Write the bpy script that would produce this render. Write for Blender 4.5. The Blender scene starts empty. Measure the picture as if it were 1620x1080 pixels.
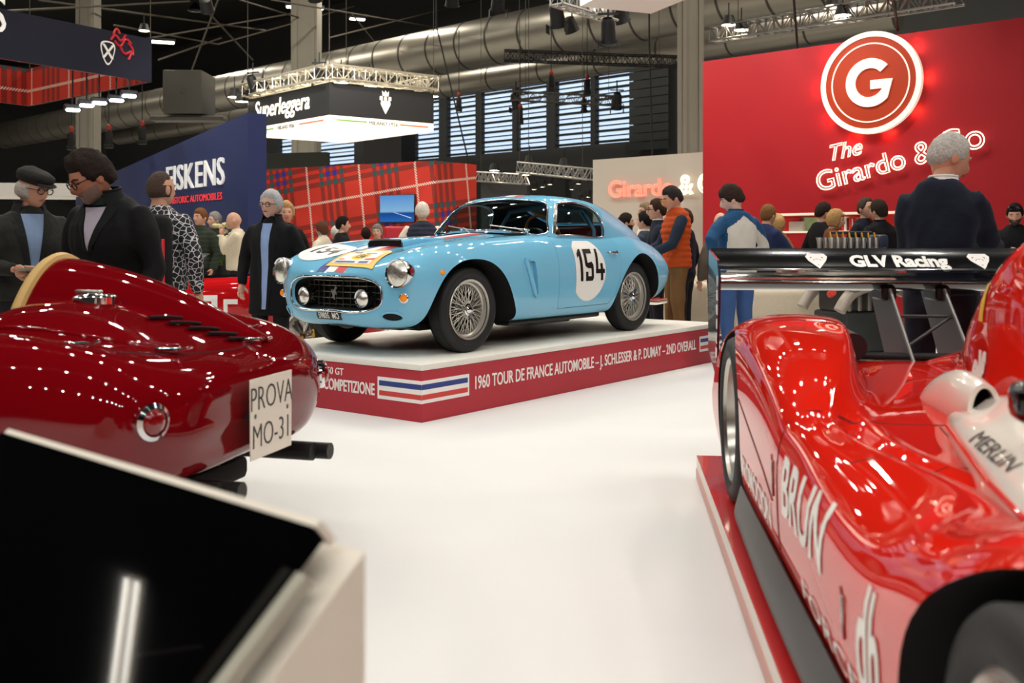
import bpy, bmesh, math, random
import numpy as np
from mathutils import Vector, Matrix
from mathutils.bvhtree import BVHTree
random.seed(7)
PI = math.pi
S = bpy.context.scene
COL = S.collection
# ---------------------------------------------------------------- camera
FPX, HOR, CAMH = 1575.0, 385.0, 1.22
cam_d = bpy.data.cameras.new('camera')
cam = bpy.data.objects.new('camera', cam_d); COL.objects.link(cam)
cam.location = (0, 0, CAMH); cam.rotation_euler = (PI/2, 0, 0)
cam_d.sensor_width = 36.0; cam_d.lens = 35.0
cam_d.shift_y = -(540.0-HOR)/1620.0
cam_d.clip_start = 0.05; cam_d.clip_end = 300
cam_d.dof.use_dof = True; cam_d.dof.focus_distance = 7.6; cam_d.dof.aperture_fstop = 3.2
S.camera = cam
# ---------------------------------------------------------------- view, world
S.view_settings.view_transform = 'Standard'; S.view_settings.look = 'None'
S.view_settings.gamma = 1.0; S.view_settings.exposure = 0.0
S.view_settings.use_curve_mapping = False
W = bpy.data.worlds.new('hall_world'); S.world = W; W.use_nodes = True
W.node_tree.nodes['Background'].inputs[0].default_value = (0.62, 0.72, 0.85, 1)
W.node_tree.nodes['Background'].inputs[1].default_value = 0.5
LAMP_W = 15.5
HALL_W = 520.0           # watts of one added hall lamp
# ---------------------------------------------------------------- helpers
def lin(c):
    def f(u):
        u /= 255.0
        return u/12.92 if u <= 0.04045 else ((u+0.055)/1.055)**2.4
    return (f(c[0]), f(c[1]), f(c[2]), 1.0)
def at(px, py, Z):            # a point at depth Z behind that pixel
    return Vector(((px-810)/FPX*Z, Z, CAMH-(py-HOR)/FPX*Z))
MAT = {}
def mat(name, rgb, rough=0.5, metal=0.0, coat=0.0, emit=0.0, emit_rgb=None, trans=0.0, noise=0.0, nscale=20.0, bump=0.0, bscale=60.0, ior=1.45, alpha=1.0, spec=0.5, coat_rough=0.03):
    if name in MAT: return MAT[name]
    m = bpy.data.materials.new(name); m.use_nodes = True
    nt = m.node_tree; b = nt.nodes['Principled BSDF']; I = b.inputs
    c = lin(rgb)
    I['Base Color'].default_value = c; I['Roughness'].default_value = rough; I['Metallic'].default_value = metal
    I['IOR'].default_value = ior; I['Specular IOR Level'].default_value = spec
    if coat: I['Coat Weight'].default_value = coat; I['Coat Roughness'].default_value = coat_rough
    if trans: I['Transmission Weight'].default_value = trans
    if alpha < 1: I['Alpha'].default_value = alpha
    if emit:
        I['Emission Color'].default_value = lin(emit_rgb or rgb); I['Emission Strength'].default_value = emit
    if noise or bump:
        tc = nt.nodes.new('ShaderNodeTexCoord')
        if noise:
            n = nt.nodes.new('ShaderNodeTexNoise'); n.inputs['Scale'].default_value = nscale; n.inputs['Detail'].default_value = 4
            nt.links.new(tc.outputs['Object'], n.inputs['Vector'])
            r = nt.nodes.new('ShaderNodeMapRange'); r.inputs[3].default_value = 1-noise; r.inputs[4].default_value = 1+noise
            nt.links.new(n.outputs['Fac'], r.inputs[0])
            mx = nt.nodes.new('ShaderNodeVectorMath'); mx.operation = 'SCALE'; mx.inputs[0].default_value = c[:3]
            nt.links.new(r.outputs[0], mx.inputs['Scale']); nt.links.new(mx.outputs[0], I['Base Color'])
        if bump:
            n2 = nt.nodes.new('ShaderNodeTexNoise'); n2.inputs['Scale'].default_value = bscale; n2.inputs['Detail'].default_value = 3
            nt.links.new(tc.outputs['Object'], n2.inputs['Vector'])
            bp = nt.nodes.new('ShaderNodeBump'); bp.inputs['Strength'].default_value = bump; bp.inputs['Distance'].default_value = 0.01
            nt.links.new(n2.outputs['Fac'], bp.inputs['Height']); nt.links.new(bp.outputs[0], I['Normal'])
    MAT[name] = m
    return m
class MB:
    def __init__(s): s.v = []; s.f = []; s.m = []
    def add(s, v, f, mi=0):
        o = len(s.v); s.v.extend([tuple(p) for p in v]); s.f.extend([tuple(i+o for i in q) for q in f]); s.m.extend([mi]*len(f)); return s
    def box(s, c, d, mi=0, rz=0.0):
        x, y, z = d[0]/2, d[1]/2, d[2]/2; cs, sn = math.cos(rz), math.sin(rz)
        v = []
        for sx, sy, sz in ((-1,-1,-1),(1,-1,-1),(1,1,-1),(-1,1,-1),(-1,-1,1),(1,-1,1),(1,1,1),(-1,1,1)):
            a, b = sx*x, sy*y
            v.append((c[0]+a*cs-b*sn, c[1]+a*sn+b*cs, c[2]+sz*z))
        return s.add(v, [(0,3,2,1),(4,5,6,7),(0,1,5,4),(1,2,6,5),(2,3,7,6),(3,0,4,7)], mi)
    def rbox(s, c, d, r=0.01, seg=2, mi=0, rot=None):
        bm = bmesh.new(); bmesh.ops.create_cube(bm, size=1)
        for q in bm.verts: q.co = Vector((q.co.x*d[0], q.co.y*d[1], q.co.z*d[2]))
        bmesh.ops.bevel(bm, geom=list(bm.edges), offset=min(r, min(d)*0.49), segments=seg, affect='EDGES', profile=0.5)
        if rot is not None: bmesh.ops.rotate(bm, verts=bm.verts, cent=(0,0,0), matrix=rot)
        bm.verts.index_update()
        v = [(q.co.x+c[0], q.co.y+c[1], q.co.z+c[2]) for q in bm.verts]; f = [[q.index for q in p.verts] for p in bm.faces]
        bm.free(); return s.add(v, f, mi)
    def tube(s, pts, r, seg=8, closed=False, mi=0, caps=True):
        P = [Vector(p) for p in pts]; n = len(P); R = r if hasattr(r, '__len__') else [r]*n
        v = []; prev = None
        for i in range(n):
            if closed: t = P[(i+1) % n]-P[i-1]
            else: t = P[min(i+1, n-1)]-P[max(i-1, 0)]
            t = t.normalized() if t.length > 1e-9 else Vector((0,0,1))
            if prev is None:
                a = t.orthogonal().normalized()
            else:
                a = prev-t*prev.dot(t); a = a.normalized() if a.length > 1e-6 else t.orthogonal().normalized()
            prev = a; b = t.cross(a)
            for k in range(seg):
                w = 2*PI*k/seg; v.append(P[i]+(a*math.cos(w)+b*math.sin(w))*R[i])
        f = []
        for i in range(n if closed else n-1):
            j = (i+1) % n
            for k in range(seg): f.append((i*seg+k, i*seg+(k+1) % seg, j*seg+(k+1) % seg, j*seg+k))
        if caps and not closed:
            f.append(tuple(range(seg))[::-1]); f.append(tuple((n-1)*seg+k for k in range(seg)))
        return s.add(v, f, mi)
    def cyl(s, p0, p1, r0, r1=None, seg=16, mi=0, caps=True):
        return s.tube([p0, p1], [r0, r0 if r1 is None else r1], seg, False, mi, caps)
    def lathe(s, prof, seg=32, c=(0,0,0), ax=(0,0,1), mi=0, closed=False):
        ax = Vector(ax).normalized(); a = ax.orthogonal().normalized(); b = ax.cross(a); c = Vector(c)
        n = len(prof); v = []
        for (r, h) in prof:
            for k in range(seg):
                w = 2*PI*k/seg; v.append(c+ax*h+(a*math.cos(w)+b*math.sin(w))*r)
        f = []
        for i in range(n if closed else n-1):
            j = (i+1) % n
            for k in range(seg): f.append((i*seg+k, i*seg+(k+1) % seg, j*seg+(k+1) % seg, j*seg+k))
        return s.add(v, f, mi)
    def ell(s, c, r, seg=16, rings=10, mi=0, rot=None):
        v = []; f = []; c = Vector(c)
        for i in range(rings+1):
            t = PI*i/rings
            for k in range(seg):
                w = 2*PI*k/seg
                p = Vector((r[0]*math.sin(t)*math.cos(w), r[1]*math.sin(t)*math.sin(w), r[2]*math.cos(t)))
                v.append(c+(rot @ p if rot is not None else p))
        for i in range(rings):
            for k in range(seg): f.append((i*seg+k, (i+1)*seg+k, (i+1)*seg+(k+1) % seg, i*seg+(k+1) % seg))
        return s.add(v, f, mi)
    def prism(s, poly, fn, d0, d1, mi=0):          # poly of (a,b); fn(a,b,d) -> point
        n = len(poly); v = [fn(a, b, d0) for a, b in poly]+[fn(a, b, d1) for a, b in poly]
        f = [tuple(range(n))[::-1], tuple(range(n, 2*n))]+[(i, (i+1) % n, n+(i+1) % n, n+i) for i in range(n)]
        return s.add(v, f, mi)
    def build(s, name, mats, parent=None, smooth=40, fix=True):
        me = bpy.data.meshes.new(name)
        me.from_pydata(s.v, [], s.f)
        if not isinstance(mats, (list, tuple)): mats = [mats]
        for m in mats: me.materials.append(m)
        if len(mats) > 1: me.polygons.foreach_set('material_index', s.m)
        if fix:
            bm = bmesh.new(); bm.from_mesh(me); bmesh.ops.remove_doubles(bm, verts=bm.verts, dist=1e-6)
            bmesh.ops.recalc_face_normals(bm, faces=bm.faces); bm.to_mesh(me); bm.free()
        return obj(name, me, parent, smooth)
def obj(name, me, parent=None, smooth=40):
    if smooth:
        me.polygons.foreach_set('use_smooth', [True]*len(me.polygons))
        me.set_sharp_from_angle(angle=math.radians(smooth))
    me.update()
    o = bpy.data.objects.new(name, me); COL.objects.link(o)
    if parent is not None: o.parent = parent
    return o
def tag(o, label=None, cat=None, group=None, kind=None):
    if label: o['label'] = label
    if cat: o['category'] = cat
    if group: o['group'] = group
    if kind: o['kind'] = kind
    return o
def thing(name, label, cat, loc=(0,0,0), rz=0.0, group=None):
    o = bpy.data.objects.new(name, None); COL.objects.link(o)
    o.location = loc; o.rotation_euler = (0, 0, rz); o.empty_display_size = 0.1
    return tag(o, label, cat, group)
def structure(o): o['kind'] = 'structure'; return o
def copy_tree(o, parent=None):
    c = o.copy(); COL.objects.link(c); c.parent = parent
    for ch in list(o.children): copy_tree(ch, c)
    return c
# a scratch scene in which modifiers are evaluated
TMP = bpy.data.scenes.new('scratch')
def evaluated(me, mods, extra=()):
    o = bpy.data.objects.new('tmp', me); TMP.collection.objects.link(o)
    ex = []
    for m in extra:
        e = bpy.data.objects.new('tmp', m); TMP.collection.objects.link(e); ex.append(e)
    for kind, kw in mods:
        md = o.modifiers.new(kind, kind)
        for k, val in kw.items(): setattr(md, k, ex[val] if k == 'object' else val)
    vl = TMP.view_layers[0]; vl.update()
    out = bpy.data.meshes.new_from_object(o.evaluated_get(vl.depsgraph))
    for x in [o]+ex: bpy.data.objects.remove(x)
    return out
def spline_m(T, P, t, periodic=False):          # C2 cubic through P (n,k) at T, evaluated at t
    T = np.asarray(T, float); P = np.asarray(P, float); n = len(T); h = np.diff(T)
    A = np.zeros((n, n)); B = np.zeros((n,)+P.shape[1:])
    A[0,0] = A[-1,-1] = 1
    for i in range(1, n-1):
        A[i,i-1] = h[i-1]; A[i,i] = 2*(h[i-1]+h[i]); A[i,i+1] = h[i]
        B[i] = 6*((P[i+1]-P[i])/h[i]-(P[i]-P[i-1])/h[i-1])
    Mm = np.linalg.solve(A, B.reshape(n, -1)).reshape(P.shape)
    t = np.asarray(t, float); k = np.clip(np.searchsorted(T, t, side='right')-1, 0, n-2)
    d = (t-T[k]); hh = h[k]; sh = (-1,)+(1,)*(P.ndim-1)
    d = d.reshape(sh); hh = hh.reshape(sh)
    a = (Mm[k+1]-Mm[k])/(6*hh)
    return P[k]+d*((P[k+1]-P[k])/hh-hh*(2*Mm[k]+Mm[k+1])/6)+d*d*Mm[k]/2+d**3*a
def chord(P):                                   # averaged chord parameter of axis 0 of (n,m,3)
    d = np.sqrt((np.diff(P, axis=0)**2).sum(-1)).mean(axis=1)
    d = np.maximum(d, 1e-4)**0.75
    return np.concatenate([[0], np.cumsum(d)])
def dens(T, per):                               # subdivide every interval
    out = []
    for i in range(len(T)-1): out += list(np.linspace(T[i], T[i+1], per, endpoint=False))
    return np.array(out+[T[-1]])
def ring_net(half, pu=5, pv=5):
    """half: (stations, lines, 3), lines go bottom centre -> side -> top centre (y>=0, first and last y=0).
    returns full ring grid (n, m, 3), periodic in m"""
    Hn = np.asarray(half, float)
    mir = Hn[:, -2:0:-1].copy(); mir[..., 1] *= -1
    full = np.concatenate([Hn, mir], axis=1)            # periodic
    m = full.shape[1]
    pad = np.concatenate([full[:, -4:], full, full[:, :5]], axis=1)
    Tv = chord(pad.transpose(1, 0, 2))
    tv = dens(Tv[4:4+m+1], pv)[:-1]
    G = spline_m(Tv, pad.transpose(1, 0, 2), tv).transpose(1, 0, 2)
    Tu = chord(G); G = spline_m(Tu, G, dens(Tu, pu))
    return G
def open_net(net, pu=5, pv=5):
    N = np.asarray(net, float)
    Tv = chord(N.transpose(1, 0, 2)); G = spline_m(Tv, N.transpose(1, 0, 2), dens(Tv, pv)).transpose(1, 0, 2)
    Tu = chord(G); return spline_m(Tu, G, dens(Tu, pu))
def grid_mesh(G, name, mats, periodic=True, caps=True, mi=None):
    n, m, _ = G.shape; v = G.reshape(-1, 3).tolist(); f = []; mm = []
    for i in range(n-1):
        for j in range(m if periodic else m-1):
            k = (j+1) % m
            f.append((i*m+j, i*m+k, (i+1)*m+k, (i+1)*m+j)); mm.append(mi(i, j) if mi else 0)
    if caps and periodic:
        f.append(tuple(range(m))[::-1]); f.append(tuple((n-1)*m+j for j in range(m))); mm += [mm[0], mm[-1]]
    me = bpy.data.meshes.new(name); me.from_pydata(v, [], f)
    for x in mats: me.materials.append(x)
    me.polygons.foreach_set('material_index', mm)
    bm = bmesh.new(); bm.from_mesh(me); bmesh.ops.recalc_face_normals(bm, faces=bm.faces); bm.to_mesh(me); bm.free()
    return me
def bvh_of(me):
    return BVHTree.FromPolygons([v.co.copy() for v in me.vertices], [tuple(p.vertices) for p in me.polygons])
def curve2(pts, n=8, closed=True):              # smooth 2D outline through points
    P = np.array(pts, float)
    if closed:
        k = len(P); pad = np.concatenate([P[-3:], P, P[:4]])
        T = np.concatenate([[0], np.cumsum(np.maximum(np.sqrt((np.diff(pad, axis=0)**2).sum(1)), 1e-6)**0.6)])
        t = dens(T[3:3+k+1], n)[:-1]
    else:
        pad = P; T = np.concatenate([[0], np.cumsum(np.maximum(np.sqrt((np.diff(P, axis=0)**2).sum(1)), 1e-6)**0.6)]); t = dens(T, n)
    return [tuple(q) for q in spline_m(T, pad, t)]
TXT = {}
def text2d(s, size=1.0, bold=0.0, xs=1.0, shear=0.0, spacing=1.0, align='CENTER'):
    """flat text as (verts2d, faces)"""
    cu = bpy.data.curves.new('t', 'FONT'); cu.body = s; cu.size = size; cu.offset = bold; cu.shear = shear
    cu.space_character = spacing; cu.align_x = align; cu.resolution_u = 3; cu.fill_mode = 'FRONT'
    o = bpy.data.objects.new('t', cu); TMP.collection.objects.link(o); TMP.view_layers[0].update()
    me = bpy.data.meshes.new_from_object(o.evaluated_get(TMP.view_layers[0].depsgraph))
    v = [(q.co.x*xs, q.co.y) for q in me.vertices]; f = [tuple(p.vertices) for p in me.polygons]
    bpy.data.objects.remove(o); bpy.data.curves.remove(cu); bpy.data.meshes.remove(me)
    return v, f
def text_size(v): 
    a = np.array(v); return a.min(0), a.max(0)
def solid2d(v, f, fn, d0, d1):
    """flat shape -> closed thin solid through fn(a,b,d)"""
    from collections import Counter
    n = len(v); vv = [fn(a, b, d1) for a, b in v]+[fn(a, b, d0) for a, b in v]
    ff = [tuple(q) for q in f]+[tuple(i+n for i in reversed(q)) for q in f]
    ec = {}
    for q in f:
        for i in range(len(q)):
            e = (q[i], q[(i+1) % len(q)]); ec[e] = 1
    for (a, b) in list(ec):
        if (b, a) not in ec: ff.append((b, a, a+n, b+n))
    return vv, ff
def subdiv2d(v, f, maxlen):
    bm = bmesh.new(); vs = [bm.verts.new((a, b, 0)) for a, b in v]
    for q in f:
        try: bm.faces.new([vs[i] for i in q])
        except ValueError: pass
    for _ in range(5):
        es = [e for e in bm.edges if e.calc_length() > maxlen]
        if not es: break
        bmesh.ops.subdivide_edges(bm, edges=es, cuts=1); bmesh.ops.triangulate(bm, faces=[q for q in bm.faces if len(q.verts) > 4])
    bm.verts.index_update()
    out = [(p.co.x, p.co.y) for p in bm.verts], [tuple(q.index for q in p.verts) for p in bm.faces]
    bm.free(); return out
def poly2d(pts):
    return list(pts), [tuple(range(len(pts)))]
def decal(name, v, f, place, direction, bvh, mats, parent, off=0.003, maxlen=0.05, thick=0.0):
    """drop a flat shape on a surface: place(a,b) gives the start point, direction the way it is pressed on"""
    v, f = subdiv2d(v, f, maxlen)
    D = Vector(direction).normalized(); vv = []; ok = []
    for a, b in v:
        p = Vector(place(a, b)); h, nrm, i, d = bvh.ray_cast(p, D)
        if h is None: vv.append(p); ok.append(False)
        else:
            if nrm.dot(D) > 0: nrm = -nrm
            vv.append(h+nrm*off); ok.append(True)
    ff = [q for q in f if all(ok[i] for i in q)]
    me = bpy.data.meshes.new(name); me.from_pydata(vv, [], ff)
    for m in (mats if isinstance(mats, (list, tuple)) else [mats]): me.materials.append(m)
    bm = bmesh.new(); bm.from_mesh(me); bm.normal_update()
    for q in bm.faces:
        if q.normal.dot(D) > 0: q.normal_flip()
    bm.to_mesh(me); bm.free()
    return obj(name, me, parent, 60)
def on_surface(pts, direction, bvh, off=0.0):
    D = Vector(direction).normalized(); out = []
    for p in pts:
        h, nrm, i, d = bvh.ray_cast(Vector(p), D)
        if h is None: continue
        if nrm.dot(D) > 0: nrm = -nrm
        out.append(h+nrm*off)
    return out
def area_light(name, parent, loc, target, watts, size, rgb=(255, 252, 247), spread=PI*0.9, shape='DISK', size_y=None):
    l = bpy.data.lights.new(name, 'AREA'); l.shape = shape; l.size = size; l.energy = watts
    if size_y: l.size_y = size_y
    l.color = lin(rgb)[:3]; l.spread = spread
    o = bpy.data.objects.new(name, l); COL.objects.link(o); o.location = loc
    d = Vector(target)-Vector(loc); o.rotation_euler = d.to_track_quat('-Z', 'Y').to_euler()
    if parent is not None: o.parent = parent
    return o
# ---------------------------------------------------------------- common materials
black = mat('black_satin', (14, 14, 15), 0.45, noise=0.1)
black_gloss = mat('black_gloss', (8, 8, 9), 0.12, coat=0.6)
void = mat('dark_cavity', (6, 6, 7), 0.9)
rubber = mat('tyre_rubber', (25, 25, 26), 0.62, noise=0.12, nscale=30, bump=0.15, bscale=160)
chrome = mat('chrome', (225, 225, 228), 0.08, 1.0)
steel = mat('brushed_steel', (190, 186, 178), 0.28, 1.0, noise=0.06)
alu = mat('satin_aluminium', (178, 178, 176), 0.38, 1.0, noise=0.05)
white_paint = mat('white_paint', (236, 231, 222), 0.5, noise=0.02)
white_print = mat('white_print', (240, 238, 232), 0.35)
black_print = mat('black_print', (16, 16, 18), 0.4)
navy_print = mat('navy_print', (38, 58, 130), 0.4)
red_print = mat('red_print', (190, 30, 44), 0.4)
amber = mat('amber_lens', (240, 140, 20), 0.15, coat=0.6, emit=0.08)
lens_glass = mat('lamp_glass', (232, 230, 220), 0.16, coat=1.0, metal=0.85, bump=.25, bscale=70)
# ================================================================ hall
carpet = mat('white_carpet', (217, 216, 213), 0.8, noise=0.02, nscale=3, bump=0.1, bscale=400)
hall_grey = mat('hall_grey', (62, 64, 66), 0.8, noise=0.12, nscale=0.6)
hall_dark = mat('hall_dark', (30, 29, 28), 0.9, noise=0.2, nscale=0.4)
concrete = mat('concrete', (150, 146, 136), 0.85, noise=0.08, nscale=1.5, bump=0.1, bscale=20)
duct_m = mat('duct_metal', (168, 165, 156), 0.36, .85, noise=0.12, nscale=0.8, bump=0.05, bscale=2)
b = MB(); b.box((0, 22, -.1), (96, 110, .2)); structure(b.build('floor', carpet, None, 0))
b = MB(); b.box((0, 22, 13.1), (96, 110, .2)); structure(b.build('ceiling', hall_dark, None, 0))
class Wall:
    """vertical plane through o with direction e (unit, world xy); n points to the viewer's side"""
    def __init__(s, o, ang):
        s.o = Vector((o[0], o[1], 0)); s.e = Vector((math.cos(ang), math.sin(ang), 0)); s.n = Vector((math.sin(ang), -math.cos(ang), 0)); s.ang = ang
    def hit(s, px, py=None):                       # s along the wall, height z for a pixel
        r = (px-810)/FPX; t = (r*s.o.y-s.o.x)/(s.e.x-r*s.e.y); Z = s.o.y+t*s.e.y
        return t if py is None else (t, CAMH-(py-HOR)/FPX*Z)
    def P(s, t, d, z): return s.o+s.e*t+s.n*d+Vector((0, 0, z))
    def box(s, b, t0, t1, d0, d1, z0, z1, mi=0):
        v = [s.P(t, d, z) for z in (z0, z1) for d in (d0, d1) for t in (t0, t1)]
        return b.add(v, [(0,1,3,2),(4,6,7,5),(0,4,5,1),(1,5,7,3),(3,7,6,2),(2,6,4,0)], mi)
BW = Wall(at(850, 0, 40)[:2], -math.radians(43))
zb_, zt_ = 5.0, 7.62
b = MB()
cols = [(440,482),(500,560),(655,694),(706,752),(760,810),(817,864),(878,934),(941,1002)]
spans = [(BW.hit(a), BW.hit(c)) for a, c in cols]
prev = -40.0
for t0, t1 in spans: BW.box(b, prev, t0, -.4, 0, zb_, zt_); prev = t1
BW.box(b, prev, 26, -.4, 0, zb_, zt_); BW.box(b, -40, 26, -.4, 0, -.05, zb_); BW.box(b, -40, 26, -.4, 0, zt_, 13.1)
structure(b.build('wall_back', hall_grey, None, 0))
sky_m = mat('daylit_pane', (170, 195, 220), 0.3, emit=1.25, emit_rgb=(196, 216, 236), noise=.05)
bar_m = mat('window_bar', (40, 44, 48), 0.7)
for k, (t0, t1) in enumerate(spans):
    b = MB(); b.prism([(t0, zb_), (t1, zb_), (t1, zt_), (t0, zt_)], lambda a, c, d: BW.P(a, d, c), -.30, -.27)
    w = b.build('window_%d' % (k+1), sky_m, None, 0); structure(w)
    for i in range(13):
        z = zb_+(i+.5)*(zt_-zb_)/13; th = .04 if i % 2 else .09
        bb = MB(); BW.box(bb, t0, t1, -.24, -.12, z-th/2, z+th/2); bb.build('glazing_bar', bar_m, w, 0)
for (nm, c, d) in (('wall_west', (-47.9, 22, 6.5), (.3, 110, 13.2)), ('wall_east', (47.9, 22, 6.5), (.3, 110, 13.2)), ('wall_front', (0, -32.9, 6.5), (96, .3, 13.2))):
    b = MB(); b.box(c, d); structure(b.build(nm, hall_dark, None, 0))
b = MB(); b.box((-34, 66.2, 6.5), (28.4, .4, 13.2)); structure(b.build('wall_north', hall_grey, None, 0))
# dark drapes and mesh screen beside the windows
def panel(name, label, cat, w, t0, t1, z0, z1, d0, d1, m, group=None):
    b = MB(); w.box(b, t0, t1, d0, d1, z0, z1); o = b.build(name, m, None, 0); return tag(o, label, cat, group)
t0, t1 = BW.hit(1004), BW.hit(1066)
sc = thing('mesh_screen', 'dark translucent mesh screen beside the daylit windows', 'screen', BW.P((t0+t1)/2, .5, 0))
for i in range(11):
    z = 4.6+i*.32; b = MB(); BW.box(b, t0, t1, .3, .34, z, z+.29); o = b.build('screen_panel', mat('mesh_grey', (44, 50, 54), .55, noise=.25, nscale=3), sc, 0); o.location = -Vector(sc.location)
# concrete columns
def column(px0, px1, Z, label, taper=0.0, z0=0.0):
    a, c = at(px0, 385, Z), at(px1, 385, Z); w = c.x-a.x; m = (a+c)/2
    b = MB(); v = []
    for z, g in ((z0, 1.0), (12.99, 1.0+taper)):
        for sx, sy in ((-1,-1),(1,-1),(1,1),(-1,1)): v.append((m.x+sx*w/2*g, Z+w/2+sy*w/2*g, z))
    b.add(v, [(0,3,2,1),(4,5,6,7),(0,1,5,4),(1,2,6,5),(2,3,7,6),(3,0,4,7)])
    for sx in (-1, 1): b.box((m.x+sx*w*.36, Z-.03, 6.5), (w*.16, .06, 12.9))
    tag(b.build('concrete_column', concrete, None, 0), label, 'column', 'concrete roof columns')
column(1078, 1113, 22.0, 'pale concrete column rising behind the white neon wall', .08)
column(462, 500, 33.0, 'concrete column passing behind the hanging white lightbox', .12)
column(120, 148, 27.0, 'concrete column standing under the hanging navy banner', .05)
b = MB()
# ducts
def duct(name, label, pA, pB, r, nb, m=duct_m):
    A_, B_ = Vector(pA), Vector(pB); L = (B_-A_).length; root = thing(name, label, 'duct', (A_+B_)/2)
    b = MB(); b.cyl(A_, B_, r, seg=40); o = b.build('duct_tube', m, root); o.location = -Vector(root.location)
    b = MB()
    for i in range(1, nb):
        p = A_+(B_-A_)*(i/nb); t = (B_-A_).normalized()
        b.cyl(p-t*.03, p+t*.03, r*1.018, seg=40)
        o = b.build('duct_ring', mat('duct_ring', (84, 82, 78), .45, .8), root); o.location = -Vector(root.location); b = MB()
    return root
dirw = BW.e
c1 = at(850, 52, 30); duct('air_duct', 'large silver ventilation duct running under the hall roof', c1-dirw*42, c1+dirw*12, .76, 40)
c2 = at(850, 112, 33); duct('air_duct', 'slimmer silver duct running below the red sprinkler pipe', c2-dirw*30, c2+dirw*12, .43, 18)
pp = [at(850, 90, 31.3)+dirw*t for t in (-42, 12)]
b = MB(); b.tube(pp, .06, 8); tag(b.build('sprinkler_pipe', mat('pipe_red', (150, 52, 36), .5), None), 'thin red sprinkler pipe between the two silver ducts', 'pipe')
dk = at(300, 150, 26)
b = MB(); b.rbox((dk.x, dk.y, dk.z), (1.0, 1.2, 1.1), .03, 2); b.rbox((dk.x, dk.y-.61, dk.z), (.12, .03, .08), .01, 1)
b.rbox((dk.x+.05, dk.y-.2, dk.z-.66), (1.9, .5, .12), .02, 1); tag(b.build('duct_junction_box', mat('box_grey', (84, 82, 76), .5, noise=.05), None), 'grey metal junction box on the silver duct', 'box')
# roof steel and strip lights far above
steel_d = mat('roof_steel', (74, 68, 58), .6, noise=.15)
rods = [((0,18,24),(300,2,30)), ((180,40,30),(345,70,36)), ((60,0,26),(420,48,34)), ((240,60,32),(470,20,38)), ((300,120,34),(345,0,30)), ((345,70,36),(560,10,40)), ((380,0,30),(500,36,34)), ((400,95,36),(330,20,30)), ((520,60,36),(760,0,42)), ((555,20,38),(620,100,40)), ((250,95,30),(350,60,32)), ((430,0,30),(700,45,40))]
rt_ = thing('roof_truss', 'dark roof truss of thin brown steel rods above the stands', 'truss', at(380, 40, 33))
for i, (p, q) in enumerate(rods):
    b = MB(); b.tube([at(*p)-rt_.location, at(*q)-rt_.location], .028, 6); b.build('steel_rod', steel_d, rt_)
lamp_white = mat('tube_light', (255, 244, 225), .4, emit=9.0, emit_rgb=(255, 240, 215))
lamp_shell = mat('lamp_shell', (30, 30, 32), .5)
for (x, y, Z, ln, lb) in ((255, 66, 30, .75, 'bright strip light beside the navy hanging banner'), (465, 11, 34, .5, 'strip light high above the grey concrete column'), (500, 13, 38, .55, 'dim strip light second from the column'), (565, 30, 40, .6, 'strip light hanging nearest the silver duct')):
    p = at(x, y, Z); r = thing('strip_light', lb, 'light', p, .35)
    b = MB(); b.box((0, 0, .05), (ln*1.1, .22, .08)); b.build('housing', lamp_shell, r, 0)
    b = MB(); b.rbox((0, -.04, -.02), (ln, .14, .07), .02, 1); b.build('tube', lamp_white, r)
# ================================================================ plinth of the blue coupe
A = math.radians(37.6)
red_pl = mat('plinth_red', (176, 40, 54), 0.5, noise=0.02, nscale=4)
PC = Vector((-.615, 6.77, 0)); PLW = Wall(PC, PI/2-A)            # long side: e away to the right, n = viewer's side
PSW = Wall(PC, PI-A+0.0); 
plinth = thing('car_plinth', 'low red and white display plinth under the blue coupe', 'plinth', PC, PI/2-A)
PL_TOP = .395; LEN, WID = 4.55, 2.05
b = MB(); b.rbox((LEN/2, WID/2, .352/2), (LEN, WID, .352), .004, 1); b.build('base', red_pl, plinth, 30)
b = MB(); b.rbox((LEN/2, WID/2, .374), (LEN+.012, WID+.012, .042), .006, 2); b.build('white_top', mat('plinth_white', (232, 228, 218), .45, noise=.02), plinth, 30)
FL = lambda a, c, d: (a, -d, c)                  # long face in plinth coordinates
FS = lambda a, c, d: (-d, a, c)                  # short face (a runs away from the corner)
def put(name, vf, fn, d0, d1, m, parent, sm=0):
    b = MB(); v, f = solid2d(vf[0], vf[1], fn, d0, d1); b.add(v, f); return b.build(name, m, parent, sm)
def tx(s, size, x, z, right=False, **kw):
    v, f = text2d(s, size, align='LEFT', **kw); lo, hi = text_size(v); ox = x-hi[0] if right else x
    return [(a+ox, c+z) for a, c in v], f
rect = lambda a0, a1, c0, c1: ([(a0, c0), (a1, c0), (a1, c1), (a0, c1)], [(0, 1, 2, 3)])
def fit(s, x0, x1, z0, hgt, bold=0.004):
    v, f = text2d(s, 1.0, bold, 1.0, align='LEFT'); lo, hi = text_size(v); k = hgt/(.73); kx = (x1-x0)/(hi[0]-lo[0])
    return [((a-lo[0])*kx+x0, c*k+z0) for a, c in v], f
put('plinth_lettering', fit('1960 TOUR DE FRANCE AUTOMOBILE \u2013 J. SCHLESSER & P. DUMAY \u2013 2ND OVERALL', .57, 4.02, .165, .098, .010), FL, -.001, .003, white_print, plinth)
def stripes(fn, x0, x1, nm):
    put(nm+'_border', rect(x0, x1, .128, .283), fn, -.001, .002, white_print, plinth)
    put('blue_stripe', rect(x0+(.016 if x0 > 0 else 0), x1-.016, .222, .258), fn, .0005, .003, navy_print, plinth)
    put('red_stripe', rect(x0+(.016 if x0 > 0 else 0), x1-.016, .153, .188), fn, .0005, .003, mat('stripe_red', (205, 62, 58), .5), plinth)
stripes(FL, 0.0, .50, 'stripe'); stripes(FL, 4.1, 4.545, 'stripe')
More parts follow.
